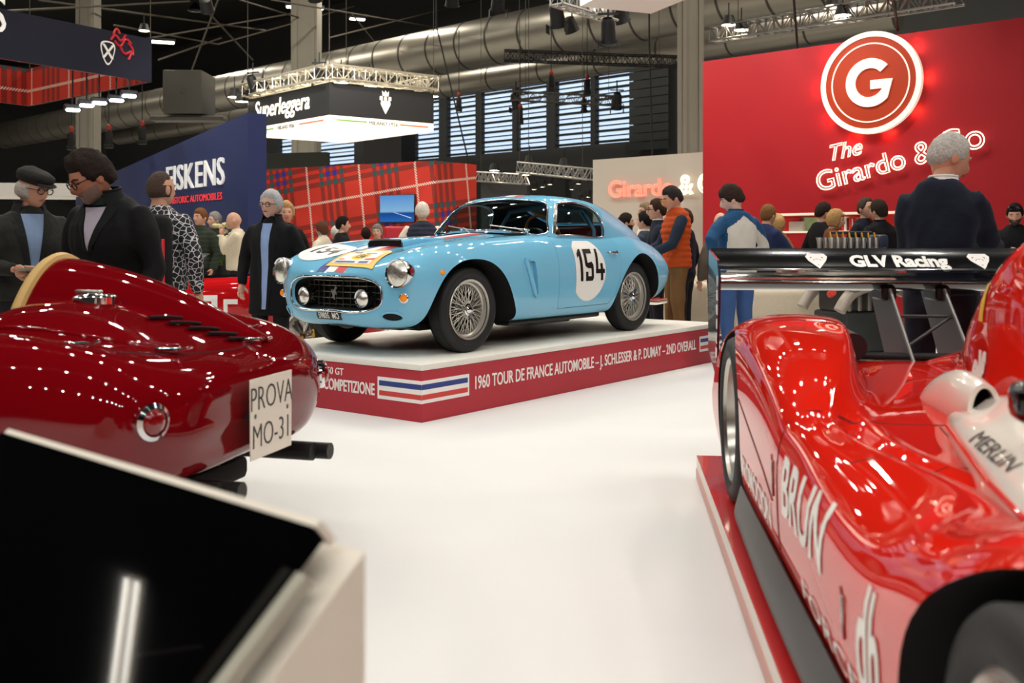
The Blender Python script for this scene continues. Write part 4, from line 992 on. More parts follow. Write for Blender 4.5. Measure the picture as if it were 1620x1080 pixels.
# small horse-like emblem on the grille
hz_ = [(0,-.05),(.012,-.045),(.008,-.02),(.02,-.005),(.03,-.012),(.034,.0),(.02,.018),(.024,.032),(.036,.036),(.03,.05),(.016,.052),(.006,.034),(-.004,.022),(-.018,.018),(-.026,.03),(-.03,.012),(-.018,-.002),(-.012,-.018),(-.022,-.036),(-.012,-.04),(-.004,-.028)]
b = MB(); b.prism([(-y*1.0, z) for y, z in hz_], lambda a, c, d: (d, a-.005, c+.455), -.705, -.695); b.build('grille_emblem', chrome, coupe, 0)
# number plate
def place_front(a, c): return (-1.2, a, c)
b = MB()
v, f = poly2d([(-.135, .262), (.135, .262), (.135, .318), (-.135, .318)])
npl = decal('number_plate', v, f, place_front, (1, 0, 0), bvh_body, black_print, coupe, .004)
v, f = text2d('59805  MO', .058, .001, .86); lo, hi = text_size(v)
decal('plate_text', [(-(a)*.98, c+.272) for a, c in v], f, place_front, (1, 0, 0), bvh_body, white_print, npl, .006, .03)
# tricolour stripe, roundels, plaque
top_dir = (0, 0, -1)
def place_top(a, c): return (a, c, 2.0)
def strip(name, y0, y1, x0, x1, m, bv, off=.003):
    n = 40; xs = np.linspace(x0, x1, n); v = [(x, y0) for x in xs]+[(x, y1) for x in xs]; f = [(i, i+1, n+i+1, n+i) for i in range(n-1)]
    decal(name, v, f, place_top, top_dir, bv, m, coupe, off, 9)
for nm, y0, y1, m in (('blue_stripe', .15, .05, navy_print), ('white_stripe', .05, -.05, white_print), ('red_stripe', -.05, -.15, red_print)):
    strip(nm, y0, y1, -.742, .93, m, bvh_body); strip(nm, y0, y1, 1.43, 2.10, m, bvh_roof)
hr = disc('hood_roundel', -.40, .40, .22, .24, place_top, top_dir, bvh_body, white_print, coupe, .0045)
v, f = text2d('154', .26, .008, .72); decal('hood_number', [(-.40+(c-.09), .40-a) for a, c in v], f, place_top, top_dir, bvh_body, black_print, hr, .0065, .04)
pq = decal('rally_plaque', *poly2d([(-.69, -.40), (-.69, .10), (-.44, .14), (-.36, .02), (-.36, -.26), (-.44, -.36)]), place_top, top_dir, bvh_body, mat('yellow_print', (232, 186, 78), .4), coupe, .008, .04)
decal('plaque_panel', *poly2d([(-.655, -.33), (-.655, .07), (-.45, .08), (-.42, -.02), (-.42, -.22), (-.47, -.30)]), place_top, top_dir, bvh_body, white_print, pq, .0105, .04)
disc('plaque_badge', -.53, -.12, .06, .085, place_top, top_dir, bvh_body, mat('yellow_badge', (245, 205, 40), .4), pq, .0125)
v, f = text2d('154', .10, .004, .7); decal('plaque_number', [(-.565+c, -.12-a) for a, c in v], f, place_top, top_dir, bvh_body, black_print, pq, .0145, .03)
for k, (x0, x1, y0, y1, m) in enumerate([(-.645, -.62, -.30, -.20, navy_print), (-.645, -.62, -.16, .05, navy_print), (-.60, -.575, -.32, -.22, red_print), (-.60, -.58, .0, .06, red_print), (-.47, -.45, -.22, -.10, navy_print), (-.46, -.44, -.06, .03, navy_print)]):
    decal('plaque_band', *poly2d([(x0, y0), (x0, y1), (x1, y1), (x1, y0)]), place_top, top_dir, bvh_body, m, pq, .0125, .05)
# door roundel with straight leading edge
def place_side(a, c): return (a, -1.4, c)
rd = []
for t in np.linspace(0, 2*PI, 72, endpoint=False):
    x = 1.50+.27*math.cos(t); z = .60+.275*math.sin(t); rd.append((max(x, 1.305), min(z, .845)))
n = len(rd); v = [(1.52, .60)]; f = []
for r in np.linspace(.1, 1, 10): v += [(1.52+(x-1.52)*r, .60+(z-.60)*r) for x, z in rd]
for k in range(n):
    f.append((0, 1+k, 1+(k+1) % n))
    for q in range(9): f.append((1+q*n+k, 1+(q+1)*n+k, 1+(q+1)*n+(k+1) % n, 1+q*n+(k+1) % n))
dr = decal('door_roundel', v, f, place_side, (0, 1, 0), bvh_body, white_print, coupe, .003, 9)
v = []; f = []
def bar(pts):
    o = len(v); v.extend(pts); f.append(tuple(range(o, o+len(pts))))
U = .038
bar([(1.345,.735),(1.385,.775),(1.41,.775),(1.41,.50),(1.41-U,.50),(1.41-U,.72),(1.345,.70)])
def five(x, w=.125):
    bar([(x,.775),(x+w,.775),(x+w,.775-U),(x,.775-U)]); bar([(x,.775-U),(x+U,.775-U),(x+U,.655),(x,.63)])
    bar([(x,.63),(x+U,.655),(x+w-.02,.665),(x+w,.64),(x+w-U,.61),(x+U,.61)]); bar([(x+w,.64),(x+w,.525),(x+w-U,.54),(x+w-U,.62)])
    bar([(x,.50),(x+w-.02,.50),(x+w,.525),(x+w-U,.54),(x,.54)]); bar([(x,.50),(x+U,.54),(x+U,.58),(x,.58)])
five(1.45)
x4 = 1.61
bar([(x4+.025,.775),(x4+.025+U,.775),(x4+U,.60),(x4,.575)]); bar([(x4,.60),(x4+.14,.60),(x4+.14,.60-U),(x4,.60-U)]); bar([(x4+.075,.65),(x4+.075+U,.65),(x4+.075+U,.50),(x4+.075,.50)])
decal('door_number', v, f, place_side, (0, 1, 0), bvh_body, black_print, dr, .0055, .05)
# hood scoop, shut lines, fender vent, handle, sill, exhausts, wipers, mirror
b = MB(); sc_ = []
for k, x in enumerate(np.linspace(-.16, .45, 8)):
    hh = .055*(1-(k/7)**1.5)+.002; row_ = []
    for t in np.linspace(0, PI, 15):
        y = .19*math.cos(t)*(1-.25*k/7); base = bvh_body.ray_cast(Vector((x, y, 2)), Vector((0, 0, -1)))[0].z
        row_.append((x, y, base-.004+hh*min(1, 1.6*math.sin(t)**.6)))
    sc_.append(row_)
me = grid_mesh(open_net(sc_, 3, 2), 'hood_scoop', [blue_paint], periodic=False); hs = obj('hood_scoop', me, coupe, 60)
fr_ = sc_[0]; b = MB(); b.add([(x-.002, y, z) for x, y, z in fr_]+[(-.158, .19, fr_[0][2]-.01), (-.158, -.19, fr_[0][2]-.01)][::1], [tuple(range(15))+(16, 15)]); b.build('scoop_mouth', void, hs, 0)
b = MB(); b.tube([(x-.003, y, z) for x, y, z in fr_], .006, 6); b.build('scoop_lip', chrome, hs)
hood_line = [(-.50, .36), (-.52, .15), (-.52, 0), (-.52, -.15), (-.50, -.36), (-.40, -.47), (0, -.49), (.5, -.50), (.86, -.52)]
hl = curve2(hood_line, 6, False)
trim('hood_gap', on_surface([(x, y, 2) for x, y in hl], top_dir, bvh_body, -.0005), .0022, seam_m, seg=5)
trim('hood_gap', on_surface([(x, -y, 2) for x, y in hl[18:]], top_dir, bvh_body, -.0005), .0022, seam_m, seg=5)
for sg in (-1, 1):
    # triangular outlet behind the front wheel
    pts = on_surface([(x, sg*1.4, z) for x, z in [(.60,.69),(.62,.62),(.66,.52),(.70,.43),(.735,.39)]], (0, -sg, 0), bvh_body, .012)
    b = MB(); b.tube(pts, [.016, .020, .020, .018, .010], 8)
    p2 = on_surface([(x, sg*1.4, z) for x, z in [(.60,.695),(.66,.69),(.72,.68)]], (0, -sg, 0), bvh_body, .006); b.tube(p2, [.016, .012, .004], 8)
    vn = b.build('fender_outlet', blue_paint, coupe, 60)
    p3 = on_surface([(x, sg*1.4, .735) for x in (1.84, 1.90, 1.96)], (0, -sg, 0), bvh_body, .022)
    b = MB(); b.tube(p3, [.008, .012, .010], 8); b.ell(p3[2], (.022, .012, .020), 12, 8); b.cyl(p3[0], p3[0]+Vector((0, -sg*.03, 0)), .008, seg=8); b.build('door_handle', chrome, coupe)
    b = MB(); b.rbox((1.23, sg*.60, .185), (1.35, .16, .05), .02, 2); b.rbox((1.28, sg*.52, .165), (.55, .16, .06), .02, 2); b.build('side_exhaust', black, coupe)
b = MB(); b.rbox((1.3, 0, .20), (3.2, 1.0, .06), .02, 2); b.build('underbody', void, coupe)
b = MB(); b.rbox((-.12, 0, .190), (.55, .8, .03), .012, 2); b.build('chin_tray', black, coupe)
for y0 in (-.60, -.52, .52, .60): b = MB(); b.tube([(2.85, y0, .25), (3.05, y0, .235), (3.28, y0*.98, .24)], .030, 14); b.build('exhaust_tip', chrome, coupe)
for y0, y1 in ((-.50, -.12), (.02, .42)):
    p = on_surface([(.5, y, .93+.015*k) for k, y in enumerate(np.linspace(y0, y1, 4))], (1, 0, 0), bvh_roof, .014)
    b = MB(); b.tube(p, .006, 6); b.tube([p[0]+Vector((-.04, .02, -.02)), p[1]+Vector((-.01, 0, .01))], .005, 6); b.build('wiper', alu, coupe)
b = MB(); b.tube([(1.02, -.50, .89), (1.03, -.51, .93)], .01, 8); b.ell((1.02, -.50, .935), (.02, .03, .018), 14, 10); b.build('washer_jet', chrome, coupe)
b = MB(); b.rbox((.98, -.40, .905), (.10, .16, .025), .01, 2); b.build('cowl_vent', black, coupe)
drop(wheel0)
# ================================================================ dark red open sports racer seen from its tail
maroon = mat('dark_red_paint', (110, 4, 12), 0.6, spec=0.0, coat=1.0, noise=0.02, nscale=3, coat_rough=.02)
n_ = math.hypot(.966, .257); SPX = Vector((-.966/n_, .257/n_, 0))
spider = thing('sports_racer', 'dark red vintage open racing car showing its tail and plate', 'car', (-.96, 3.70, 0), math.atan2(SPX.y, SPX.x))
sp_net = [
 row(-.035, (0,.60),(.15,.60),(.22,.61),(.24,.63),(.22,.66),(.16,.675),(.1,.68),(.05,.68),(0,.68)),
 row(-.020, (0,.52),(.35,.52),(.46,.56),(.49,.63),(.46,.70),(.38,.735),(.25,.75),(.12,.755),(0,.755)),
 [(.005,0,.455),(.02,.45,.46),(.045,.60,.53),(.05,.655,.64),(.055,.63,.735),(.055,.52,.785),(.05,.32,.80),(.05,.15,.805),(.05,0,.805)],
 row(.15, (0,.41),(.50,.42),(.67,.50),(.73,.64),(.70,.765),(.58,.84),(.36,.835),(.18,.84),(0,.845)),
 row(.34, (0,.38),(.55,.39),(.72,.48),(.775,.64),(.745,.80),(.60,.895),(.41,.855),(.25,.88),(0,.905)),
 row(.62, (0,.34),(.58,.35),(.75,.45),(.80,.62),(.765,.80),(.60,.925),(.43,.875),(.28,.935),(0,.985)),
 row(.92, (0,.30),(.60,.31),(.76,.42),(.81,.60),(.77,.78),(.60,.915),(.43,.865),(.29,.935),(0,.985)),
 row(1.15, (0,.28),(.6,.29),(.76,.4),(.81,.58),(.77,.76),(.60,.89),(.43,.85),(.28,.87),(0,.88)),
 row(1.6, (0,.26),(.6,.27),(.76,.38),(.80,.56),(.76,.73),(.60,.85),(.42,.83),(.28,.83),(0,.83)),
 row(2.2, (0,.26),(.6,.27),(.75,.38),(.79,.56),(.75,.73),(.60,.84),(.42,.83),(.28,.84),(0,.85)),
 row(2.8, (0,.26),(.58,.27),(.75,.38),(.79,.56),(.75,.74),(.60,.87),(.42,.82),(.28,.80),(0,.80)),
 row(3.4, (0,.28),(.5,.29),(.68,.38),(.73,.52),(.69,.66),(.56,.76),(.4,.72),(.25,.70),(0,.69)),
 row(3.75, (0,.33),(.36,.34),(.5,.40),(.55,.48),(.52,.56),(.42,.61),(.3,.60),(.15,.60),(0,.60)),
 row(3.88, (0,.42),(.15,.42),(.22,.44),(.25,.47),(.23,.50),(.18,.52),(.1,.52),(.05,.52),(0,.52))]
Gs = ring_net(sp_net, 6, 6)
raw = grid_mesh(Gs, 'body', [maroon, void]); bvh_sp = bvh_of(raw)
arch = lambda xc, zc, r: [(xc+r*math.cos(t), zc+r*math.sin(t)) for t in np.linspace(0, PI, 28)]+[(xc-r, .1), (xc+r, .1)]
cut = []
for sg in (-1, 1):
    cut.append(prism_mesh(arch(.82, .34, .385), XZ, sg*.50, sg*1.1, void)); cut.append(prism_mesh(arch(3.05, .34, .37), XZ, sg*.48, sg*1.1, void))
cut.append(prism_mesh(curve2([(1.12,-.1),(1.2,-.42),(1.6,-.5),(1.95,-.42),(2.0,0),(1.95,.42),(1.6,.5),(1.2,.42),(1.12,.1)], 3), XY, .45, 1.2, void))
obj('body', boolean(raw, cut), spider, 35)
# headrest fairing
fr = []
for x, w, zt in ((.10, .03, .845), (.22, .075, .90), (.38, .12, .975), (.56, .155, 1.045), (.78, .18, 1.11), (1.0, .195, 1.15), (1.06, .198, 1.155)):
    zb = .78; fr.append([(x, -.27+w*1.25*math.cos(t)*(1+.25*(1-math.sin(t))), zb+(zt-zb)*math.sin(t)) for t in np.linspace(0, PI, 11)])
fm = evaluated(grid_mesh(open_net(fr, 4, 3), 'headrest_fairing', [maroon], periodic=False), [('SOLIDIFY', dict(thickness=.012, offset=0))])
fo = obj('headrest_fairing', fm, spider, 50)
tan = mat('tan_leather', (196, 160, 96), .6, noise=.05)
e_ = open_net(fr, 4, 3)[-1]; b = MB(); b.tube([(p[0]+.0, p[1], p[2]) for p in e_], .028, 8); b.build('leather_edge', tan, fo)
b = MB(); b.add([tuple(p+np.array((-.02, 0, 0))) for p in e_]+[(1.04, -.5, .78)], [tuple(range(len(e_)))]); b.build('headrest_pad', mat('pad_dark', (50, 30, 24), .7), fo, 0)
# fuel cap
c = on_surface([(.70, -.02, 2)], (0, 0, -1), bvh_sp)[0]
b = MB(); b.lathe([(.085, -.02), (.085, .014), (.075, .022), (.0001, .030)], 32, c); fc = b.build('fuel_cap', chrome, spider); b = MB(); b.rbox((c.x+.03, c.y, c.z+.034), (.12, .022, .014), .005, 1); b.build('cap_lever', steel, fc)
# louvres on the hump
for k in range(5):
    x0 = .44-.066*k; b = MB()
    p = on_surface([(x0-.004*j, .04-.028*k-.17*j/6, 2) for j in range(7)], (0, 0, -1), bvh_sp, .004)
    q = [v+Vector((-.022, 0, .006)) for v in p]
    n = len(p); b.add(p+q, [(i, i+1, n+i+1, n+i) for i in range(n-1)]); b.tube(q, .003, 6); lo_ = b.build('louvre', maroon, spider)
    b = MB(); b.tube([v+Vector((-.026, 0, .001)) for v in p], .006, 6); b.build('louvre_slot', void, lo_)
# clamshell seam, hinges and latches
seam = curve2([(1.10,.52),(.8,.50),(.5,.47),(.28,.42),(.16,.30),(.10,.12),(.09,0),(.10,-.12),(.16,-.30),(.28,-.42),(.5,-.47),(.8,-.50)], 6, False)
trim('lid_gap', on_surface([(x, y, 2) for x, y in seam], (0, 0, -1), bvh_sp, .0), .0032, mat('gap_maroon', (30, 4, 6), .8), parent=spider, seg=5)
ridge = curve2([(1.1,.34),(.8,.335),(.5,.32),(.3,.27),(.2,.18)], 6, False)
for sg in (-1, 1): trim('lid_swage', on_surface([(x, sg*y, 2) for x, y in ridge], (0, 0, -1), bvh_sp, -.006), .014, maroon, parent=spider)
for (x, y) in ((.17, .29), (.12, -.18), (.42, .45), (.30, -.43)):
    c, = on_surface([(x, y, 2)], (0, 0, -1), bvh_sp, .012); b = MB(); b.rbox(c, (.09, .03, .018), .006, 2, rot=Matrix.Rotation(random.uniform(-.4, .4), 3, 'Z')); b.tube([c+Vector((-.05, -.012, 0)), c+Vector((-.085, -.012, .01)), c+Vector((-.085, .014, .01)), c+Vector((-.05, .014, 0))], .005, 6); b.build('lid_latch', chrome, spider)
# tail lamps
for sg in (-1, 1):
    c, = on_surface([(-1, sg*.60, .66)], (1, 0, 0), bvh_sp, .0); d = Vector((-1, sg*.35, .0)).normalized()
    b = MB(); b.lathe([(.062, -.02), (.060, .012), (.046, .022), (.043, .014)], 28, c, d); tl_ = b.build('tail_lamp', chrome, spider)
    b = MB(); b.lathe([(.045, .010), (.035, .026), (.016, .034), (.0001, .036)], 28, c, d); b.build('red_lens', mat('red_lens', (120, 8, 14), .1, coat=1), tl_)
    c2, = on_surface([(-1, sg*.48, .60)], (1, 0, 0), bvh_sp, .0)
# plate (a flat board standing slightly off the tail)
pl = MB(); PLx = -.075; bn = curve2([(-.155,.448),(0,.44),(.155,.448),(.155,.735),(0,.742),(-.155,.735)], 1)
pl.prism([(-.152,.446),(.152,.446),(.155,.735),(-.155,.735)], YZ, PLx, PLx+.004); po = pl.build('number_plate', mat('plate_white', (228, 222, 208), .5, noise=.02), spider, 0)
for s_, z in (('PROVA', .62), ('MO-31', .485)):
    v, f = text2d(s_, .125, -.002, .80); put('plate_text', ([(-a, c+z) for a, c in v], [tuple(reversed(q)) for q in f]), YZ, PLx-.002, PLx+.001, black_print, po)
for y in (-.12, .12): b = MB(); b.cyl((PLx, y, .6), (.06, y, .6), .01, seg=6); b.build('plate_bracket', black, po)
# rivets
b = MB()
for sg in (-1, 1):
    for k in range(6):
        p = on_surface([(-1, sg*(.20+.004*k), .44+.055*k)], (1, 0, 0), bvh_sp, .0)
        if p: b.ell(p[0], (.005, .005, .005), 6, 4)
b.build('rivet', maroon, spider)['kind'] = 'stuff'
# exhausts: two pairs of black pipes
for y0 in (.30, -.40):
    b = MB(); b.cyl((.75, y0+.03, .375), (-.06, y0+.03, .375), .036, seg=16); b.cyl((-.06, y0+.03, .375), (-.061, y0+.03, .375), .028, seg=16); eo = b.build('exhaust_pipe', black, spider)
    b = MB(); b.cyl((.75, y0-.045, .365), (-.10, y0-.045, .365), .034, seg=16); b.build('exhaust_pipe', black, spider)
b = MB(); b.rbox((1.9, 0, .27), (3.2, 1.0, .10), .03, 2); b.build('underbody', void, spider)
whs = wire_wheel(.335, .222, .18)
for x in (.82, 3.05):
    mount(whs, spider, (x, -.66, .335), 0); mount(whs, spider, (x, .66, .335), PI)
drop(whs)
b = MB(); b.tube([(1.72+.17*math.cos(t)*.35, -.27+.19*math.sin(t), .86+.19*math.cos(t)) for t in np.linspace(0, 2*PI, 30, endpoint=False)], .012, 8, True); b.build('steering_wheel', mat('wood_rim', (0, 0, 0)), spider)
# ================================================================ red and white sports prototype with tall rear wing
PA = math.radians(6.0); pe = Vector((math.sin(PA), math.cos(PA), 0)); pout = Vector((-math.cos(PA), math.sin(PA), 0))
PH = .12; P0 = Vector((.615, 1.316, 0))-pout*.95
bright_red = mat('bright_red_paint', (212, 32, 18), 0.6, spec=0.0, coat=1.0, noise=.02, nscale=3, coat_rough=.02)
proto = thing('sports_prototype', 'red and white racing prototype with black rear wing on low platform', 'car', (P0.x, P0.y, 0), PI/2-PA)
# local: x rearward from front axle, +y = side shown, z from hall floor
def prow(x, zs, zt, zi, zc, w=.95, zl=.30, zb=.22, yi=.50, pod=.60):
    return [(x,0,zb),(x,w*.95,zb),(x,w-.01,zl),(x,w+.005,(zl+zs)/2-.02),(x,w-.01,zs-.06),(x,w-.055,zs),(x,w-.11-max(0,.80-pod)*.25,zt),(x,pod+.03,zt-.004),(x,pod,zt-.03),(x,yi+.02,zi+.5*(zt-zi)*.25),(x,yi-.03,zi),(x,.22,zc),(x,0,zc)]
pr_net = [prow(-1.05,.36,.37,.36,.36,.86,.28,.22), prow(-.95,.43,.46,.42,.42,.90), prow(-.6,.57,.62,.53,.50,.94), prow(-.3,.68,.74,.62,.55), prow(0,.735,.80,.67,.60), prow(.3,.70,.765,.66,.62), prow(.55,.645,.70,.655,.64),
 prow(.9,.635,.68,.66,.66), prow(1.3,.675,.695,.68,.68,yi=.66,pod=.74), prow(1.58,.705,.71,.69,.69,yi=.68,pod=.76), prow(1.70,.735,.745,.695,.70,yi=.67,pod=.745), prow(2.0,.80,.825,.70,.71,yi=.59,pod=.66), prow(2.4,.855,.892,.705,.715,yi=.505,pod=.565), prow(2.85,.875,.918,.705,.715,yi=.45,pod=.51), prow(3.2,.84,.89,.70,.70,yi=.45,pod=.51), prow(3.5,.73,.79,.68,.66,yi=.45,pod=.51), prow(3.62,.62,.66,.62,.60,zl=.35,zb=.3)]
Gp = ring_net(pr_net, 5, 5)
raw = grid_mesh(Gp, 'body', [bright_red, void]); bvh_pr = bvh_of(raw)
cut = []
for sg in (-1, 1):
    cut.append(prism_mesh([(2.955+.38*math.cos(t)*(1.0 if t < PI/2 else 1.12), PH+.35+.375*math.sin(t)) for t in np.linspace(0, PI, 30)]+[(2.53, .1), (3.335, .1)], XZ, sg*.55, sg*1.3, void))
    cut.append(prism_mesh([(.0+.36*math.cos(t), PH+.31+.345*math.sin(t)) for t in np.linspace(0, PI, 30)]+[(-.36, .1), (.36, .1)], XZ, sg*.60, sg*1.3, void))
cut.append(prism_mesh(curve2([(.35,-.05),(.45,-.30),(.9,-.36),(1.45,-.33),(1.55,0),(1.45,.33),(.9,.36),(.45,.30),(.35,.05)], 3), XY, .4, 1.3, void))
obj('body', boolean(raw, cut), proto, 32)
SIDE = lambda a, c: (a, 2.0, c)
def side_text(s, x, z, hgt, m, nm, length=None, bold=.01, shear=0.0, parent=None):
    v, f = text2d(s, 1.0, bold, 1.0, shear, align='LEFT'); lo, hi = text_size(v); k = hgt/.73; kx = k if length is None else length/(hi[0]-lo[0])
    return decal(nm, [(x-(a-lo[0])*kx, z+c*k) for a, c in v], f, SIDE, (0, -1, 0), bvh_pr, m, parent or proto, .003, .05)
side_text('PROMOCION', 2.48, .34, .085, white_print, 'side_lettering', .72, .02)
side_text('BRUN', 1.52, .46, .165, white_print, 'side_lettering', .54, .02)
side_text('dh', .64, .36, .22, white_print, 'side_lettering', .17, .02)
side_text('FORCE', 1.25, .315, .05, white_print, 'side_lettering', .60, .005)
# panel seams
gapm = mat('gap_red', (60, 6, 6), .8)
for pts in ([(1.64, y) for y in np.linspace(.92, .30, 14)], [(1.15, y) for y in np.linspace(.93, .45, 12)], [(x, .50+.06*math.sin(x*2)) for x in np.linspace(.5, 1.62, 16)]):
    trim('panel_gap', on_surface([(x, y, 2) for x, y in pts], (0, 0, -1), bvh_pr, -.0005), .0025, gapm, parent=proto, seg=5)
trim('panel_gap', on_surface([(x, 2.0, z) for x, z in [(2.55,.62),(2.2,.55),(1.9,.49),(1.72,.44)]], (0, -1, 0), bvh_pr, 0), .003, gapm, parent=proto, seg=5)
trim('panel_gap', on_surface([(1.62, 2.0, z) for z in np.linspace(.32, .70, 10)], (0, -1, 0), bvh_pr, 0), .003, gapm, parent=proto, seg=5)
# side slots
for (x, z0, z1) in ((1.70, .46, .58), (.76, .40, .50)):
    p, = on_surface([(x, 2, (z0+z1)/2)], (0, -1, 0), bvh_pr, 0); b = MB(); b.prism([(x-.012, z0), (x+.018, z0+.04), (x+.02, z1), (x-.008, z1-.03)], XZ, p.y-.02, p.y+.003); so = b.build('side_slot', mat('slot_dark_red', (110, 10, 12), .3), proto, 0)
    b = MB(); b.rbox((x-.005, p.y+.003, (z0+z1)/2+.01), (.012, .006, (z1-z0)*.6), .002, 1); b.build('slot_latch', steel, so)
# dark under-skirt
sk = [[(x, .94+.004*math.sin((x-.3)*1.2), .285), (x, .958+.012*math.sin(PI*min(1, max(0, (x-.45)/2.1))), .225), (x, .965+.012*math.sin(PI*min(1, max(0, (x-.45)/2.1))), .16), (x, .93, .13)] for x in np.linspace(.42, 2.55, 12)]
me = evaluated(grid_mesh(open_net(sk, 2, 3), 'under_skirt', [mat('skirt_grey', (26, 27, 26), .38, noise=.15, nscale=4)], periodic=False), [('SOLIDIFY', dict(thickness=.01, offset=0))]); obj('under_skirt', me, proto, 50)
b = MB(); b.rbox((1.3, 0, .185), (4.4, 1.80, .06), .01, 1); b.build('floor_pan', void, proto)
# wheels
def slick(rt, rr, wd):
    root = thing('wheel', None, None); b = MB(); hw = wd/2
    b.lathe([(rr-.005, -hw*.86), (rr+.02, -hw*.97), (rt-.05, -hw), (rt-.012, -hw*.93), (rt, -hw*.82), (rt, hw*.82), (rt-.012, hw*.93), (rt-.05, hw), (rr, hw*.9)], 72, ax=(0, 1, 0)); b.build('tyre', rubber, root, 50)
    b = MB(); b.lathe([(rr+.006, -hw*.90), (rr-.004, -hw*.94), (rr-.018, -hw*.86), (rr-.028, -hw*.5), (rr-.05, -hw*.3), (.06, -hw*.25), (.05, -hw*.4), (.0001, -hw*.42)], 64, ax=(0, 1, 0)); b.build('rim', steel, root, 35)
    b = MB()
    for k in range(5):
        a = 2*PI*k/5
        for da in (-.16, .16): b.cyl((.06*math.cos(a), -hw*.42, .06*math.sin(a)), ((rr-.03)*math.cos(a+da), -hw*.45, (rr-.03)*math.sin(a+da)), .018, .012, 8)
    b.build('wheel_spokes', steel, root)
    b = MB(); b.lathe([(.035, -hw*.40), (.035, -hw*.62), (.02, -hw*.68), (.0001, -hw*.68)], 12, ax=(0, 1, 0)); b.build('wheel_nut', mat('nut_gold', (190, 150, 70), .3, 1.0), root)
    return root
w1_ = slick(.35, .262, .36); w2_ = slick(.305, .215, .30)
for sg, rz in ((1, PI), (-1, 0)):
    mount(w1_, proto, (2.955, sg*.775, PH+.35), rz); mount(w2_, proto, (.0, sg*.765, PH+.305), rz)
drop(w1_); drop(w2_)
# white cockpit surround: raised monocoque either side of the opening
white_body = mat('white_body_paint', (232, 224, 212), .25, coat=.9, noise=.02)
for sg in (-1, 1):
    net = []
    for x, yo, zo, yt, zt, yn, zn in ((.05, .70, .66, .56, .72, .40, .74), (.45, .69, .70, .57, .78, .38, .80), (.85, .63, .695, .52, .785, .36, .81), (1.18, .57, .70, .47, .79, .35, .815), (1.42, .53, .71, .44, .785, .34, .81), (1.62, .48, .71, .41, .76, .33, .78)):
        net.append([(x, sg*yo, zo-.06), (x, sg*(yo-.01), zo+.01), (x, sg*(yo*.5+yt*.5), zo+.5*(zt-zo)), (x, sg*yt, zt-.02), (x, sg*yn, zn), (x, sg*(yn-.03), zn-.05), (x, sg*(yn-.03), zn-.3)])
    me = grid_mesh(open_net(net, 4, 4), 'cockpit_side', [white_body], periodic=False); cs = obj('cockpit_side', me, proto, 45)
    if sg > 0: bvh_cs = bvh_of(me); cs_main = cs
v, f = text2d('MERLIN', .15, .0, .8, .0, align='LEFT')
decal('cockpit_lettering', [(1.24-a*.95, c) for a, c in v], f, lambda a, c: (a, .60-.35*c-(a-.8)*.13, 1.6), (0, 0, -1), bvh_cs, black_print, cs_main, .003, .04)
edge = [(.05,.705),(.45,.695),(.85,.635),(1.18,.575),(1.42,.535)]
trim('red_coach_line', [(x, y+.0, z+.006) for (x, y), z in zip(edge, (.667, .71, .705, .71, .72))], .006, bright_red, parent=proto)
# white air inlet ear behind the surround
ear = []
for x, w, h, zc in ((1.55, .012, .02, .74), (1.62, .040, .075, .735), (1.72, .05, .09, .735), (1.86, .05, .09, .73), (2.02, .045, .06, .71), (2.12, .03, .03, .69)):
    ear.append([(x, .37+w*math.cos(t), zc+h*math.sin(t)) for t in np.linspace(-.5, PI+.5, 10)])
me = evaluated(grid_mesh(open_net(ear[1:], 4, 3), 'inlet_ear', [white_body], periodic=False), [('SOLIDIFY', dict(thickness=.014, offset=0))]); eo = obj('inlet_ear', me, proto, 50)
b = MB(); b.add([(1.68, y, z) for x, y, z in ear[1]], [tuple(range(10))]); b.build('inlet_opening', void, eo, 0)
# engine cover and tall air box
ab = []
for x, w, z0, z1 in ((1.46, .235, .66, 1.22), (1.52, .262, .66, 1.26), (1.70, .275, .66, 1.275), (1.95, .255, .66, 1.20), (2.25, .21, .66, 1.0), (2.5, .15, .64, .86), (2.9, .12, .62, .76), (3.2, .10, .60, .70)):
    ab.append([(x, sy*w*k, z) for sy, k, z in ((1, 1.22, z0-.1), (1, 1.15, z0+.02), (1, 1.02, z0+(z1-z0)*.30), (1, 1.0, z0+(z1-z0)*.62), (1, .78, z0+(z1-z0)*.9), (1, .35, z1), (-1, .35, z1), (-1, .78, z0+(z1-z0)*.9), (-1, 1.0, z0+(z1-z0)*.62), (-1, 1.02, z0+(z1-z0)*.30), (-1, 1.15, z0+.02), (-1, 1.22, z0-.1))])
me = evaluated(grid_mesh(open_net(ab, 4, 3), 'engine_cover', [bright_red], periodic=False), [('SOLIDIFY', dict(thickness=.012, offset=0))]); ec_ = obj('engine_cover', me, proto, 50)
b = MB(); b.add([(1.475, p[1]*.85, .74+(p[2]-.70)*.92) for p in ab[0]], [tuple(range(12))]); b.build('air_intake', void, ec_, 0)
b = MB(); b.tube([(1.46, p[1], p[2]) for p in open_net(ab, 4, 3)[0]], .016, 8); b.build('intake_lip', bright_red, ec_)
bvh_ab = bvh_of(me)
decal('yellow_mark', *poly2d([(1.93, .97), (1.99, .97), (1.99, 1.09), (1.93, 1.09)]), SIDE, (0, -1, 0), bvh_ab, mat('mark_yellow', (226, 190, 40), .4), ec_, .003, .05)
v, f = text2d('elf', .16, .01, 1.0, align='LEFT'); decal('cover_lettering', [(2.05-a, .76+c) for a, c in v], f, SIDE, (0, -1, 0), bvh_ab, white_print, ec_, .003, .04)
b = MB(); b.cyl((1.66, .14, 1.12), (1.66, .262, 1.12), .022, seg=14); b.build('cut_off_switch', mat('switch_blue', (30, 40, 70), .4), ec_)
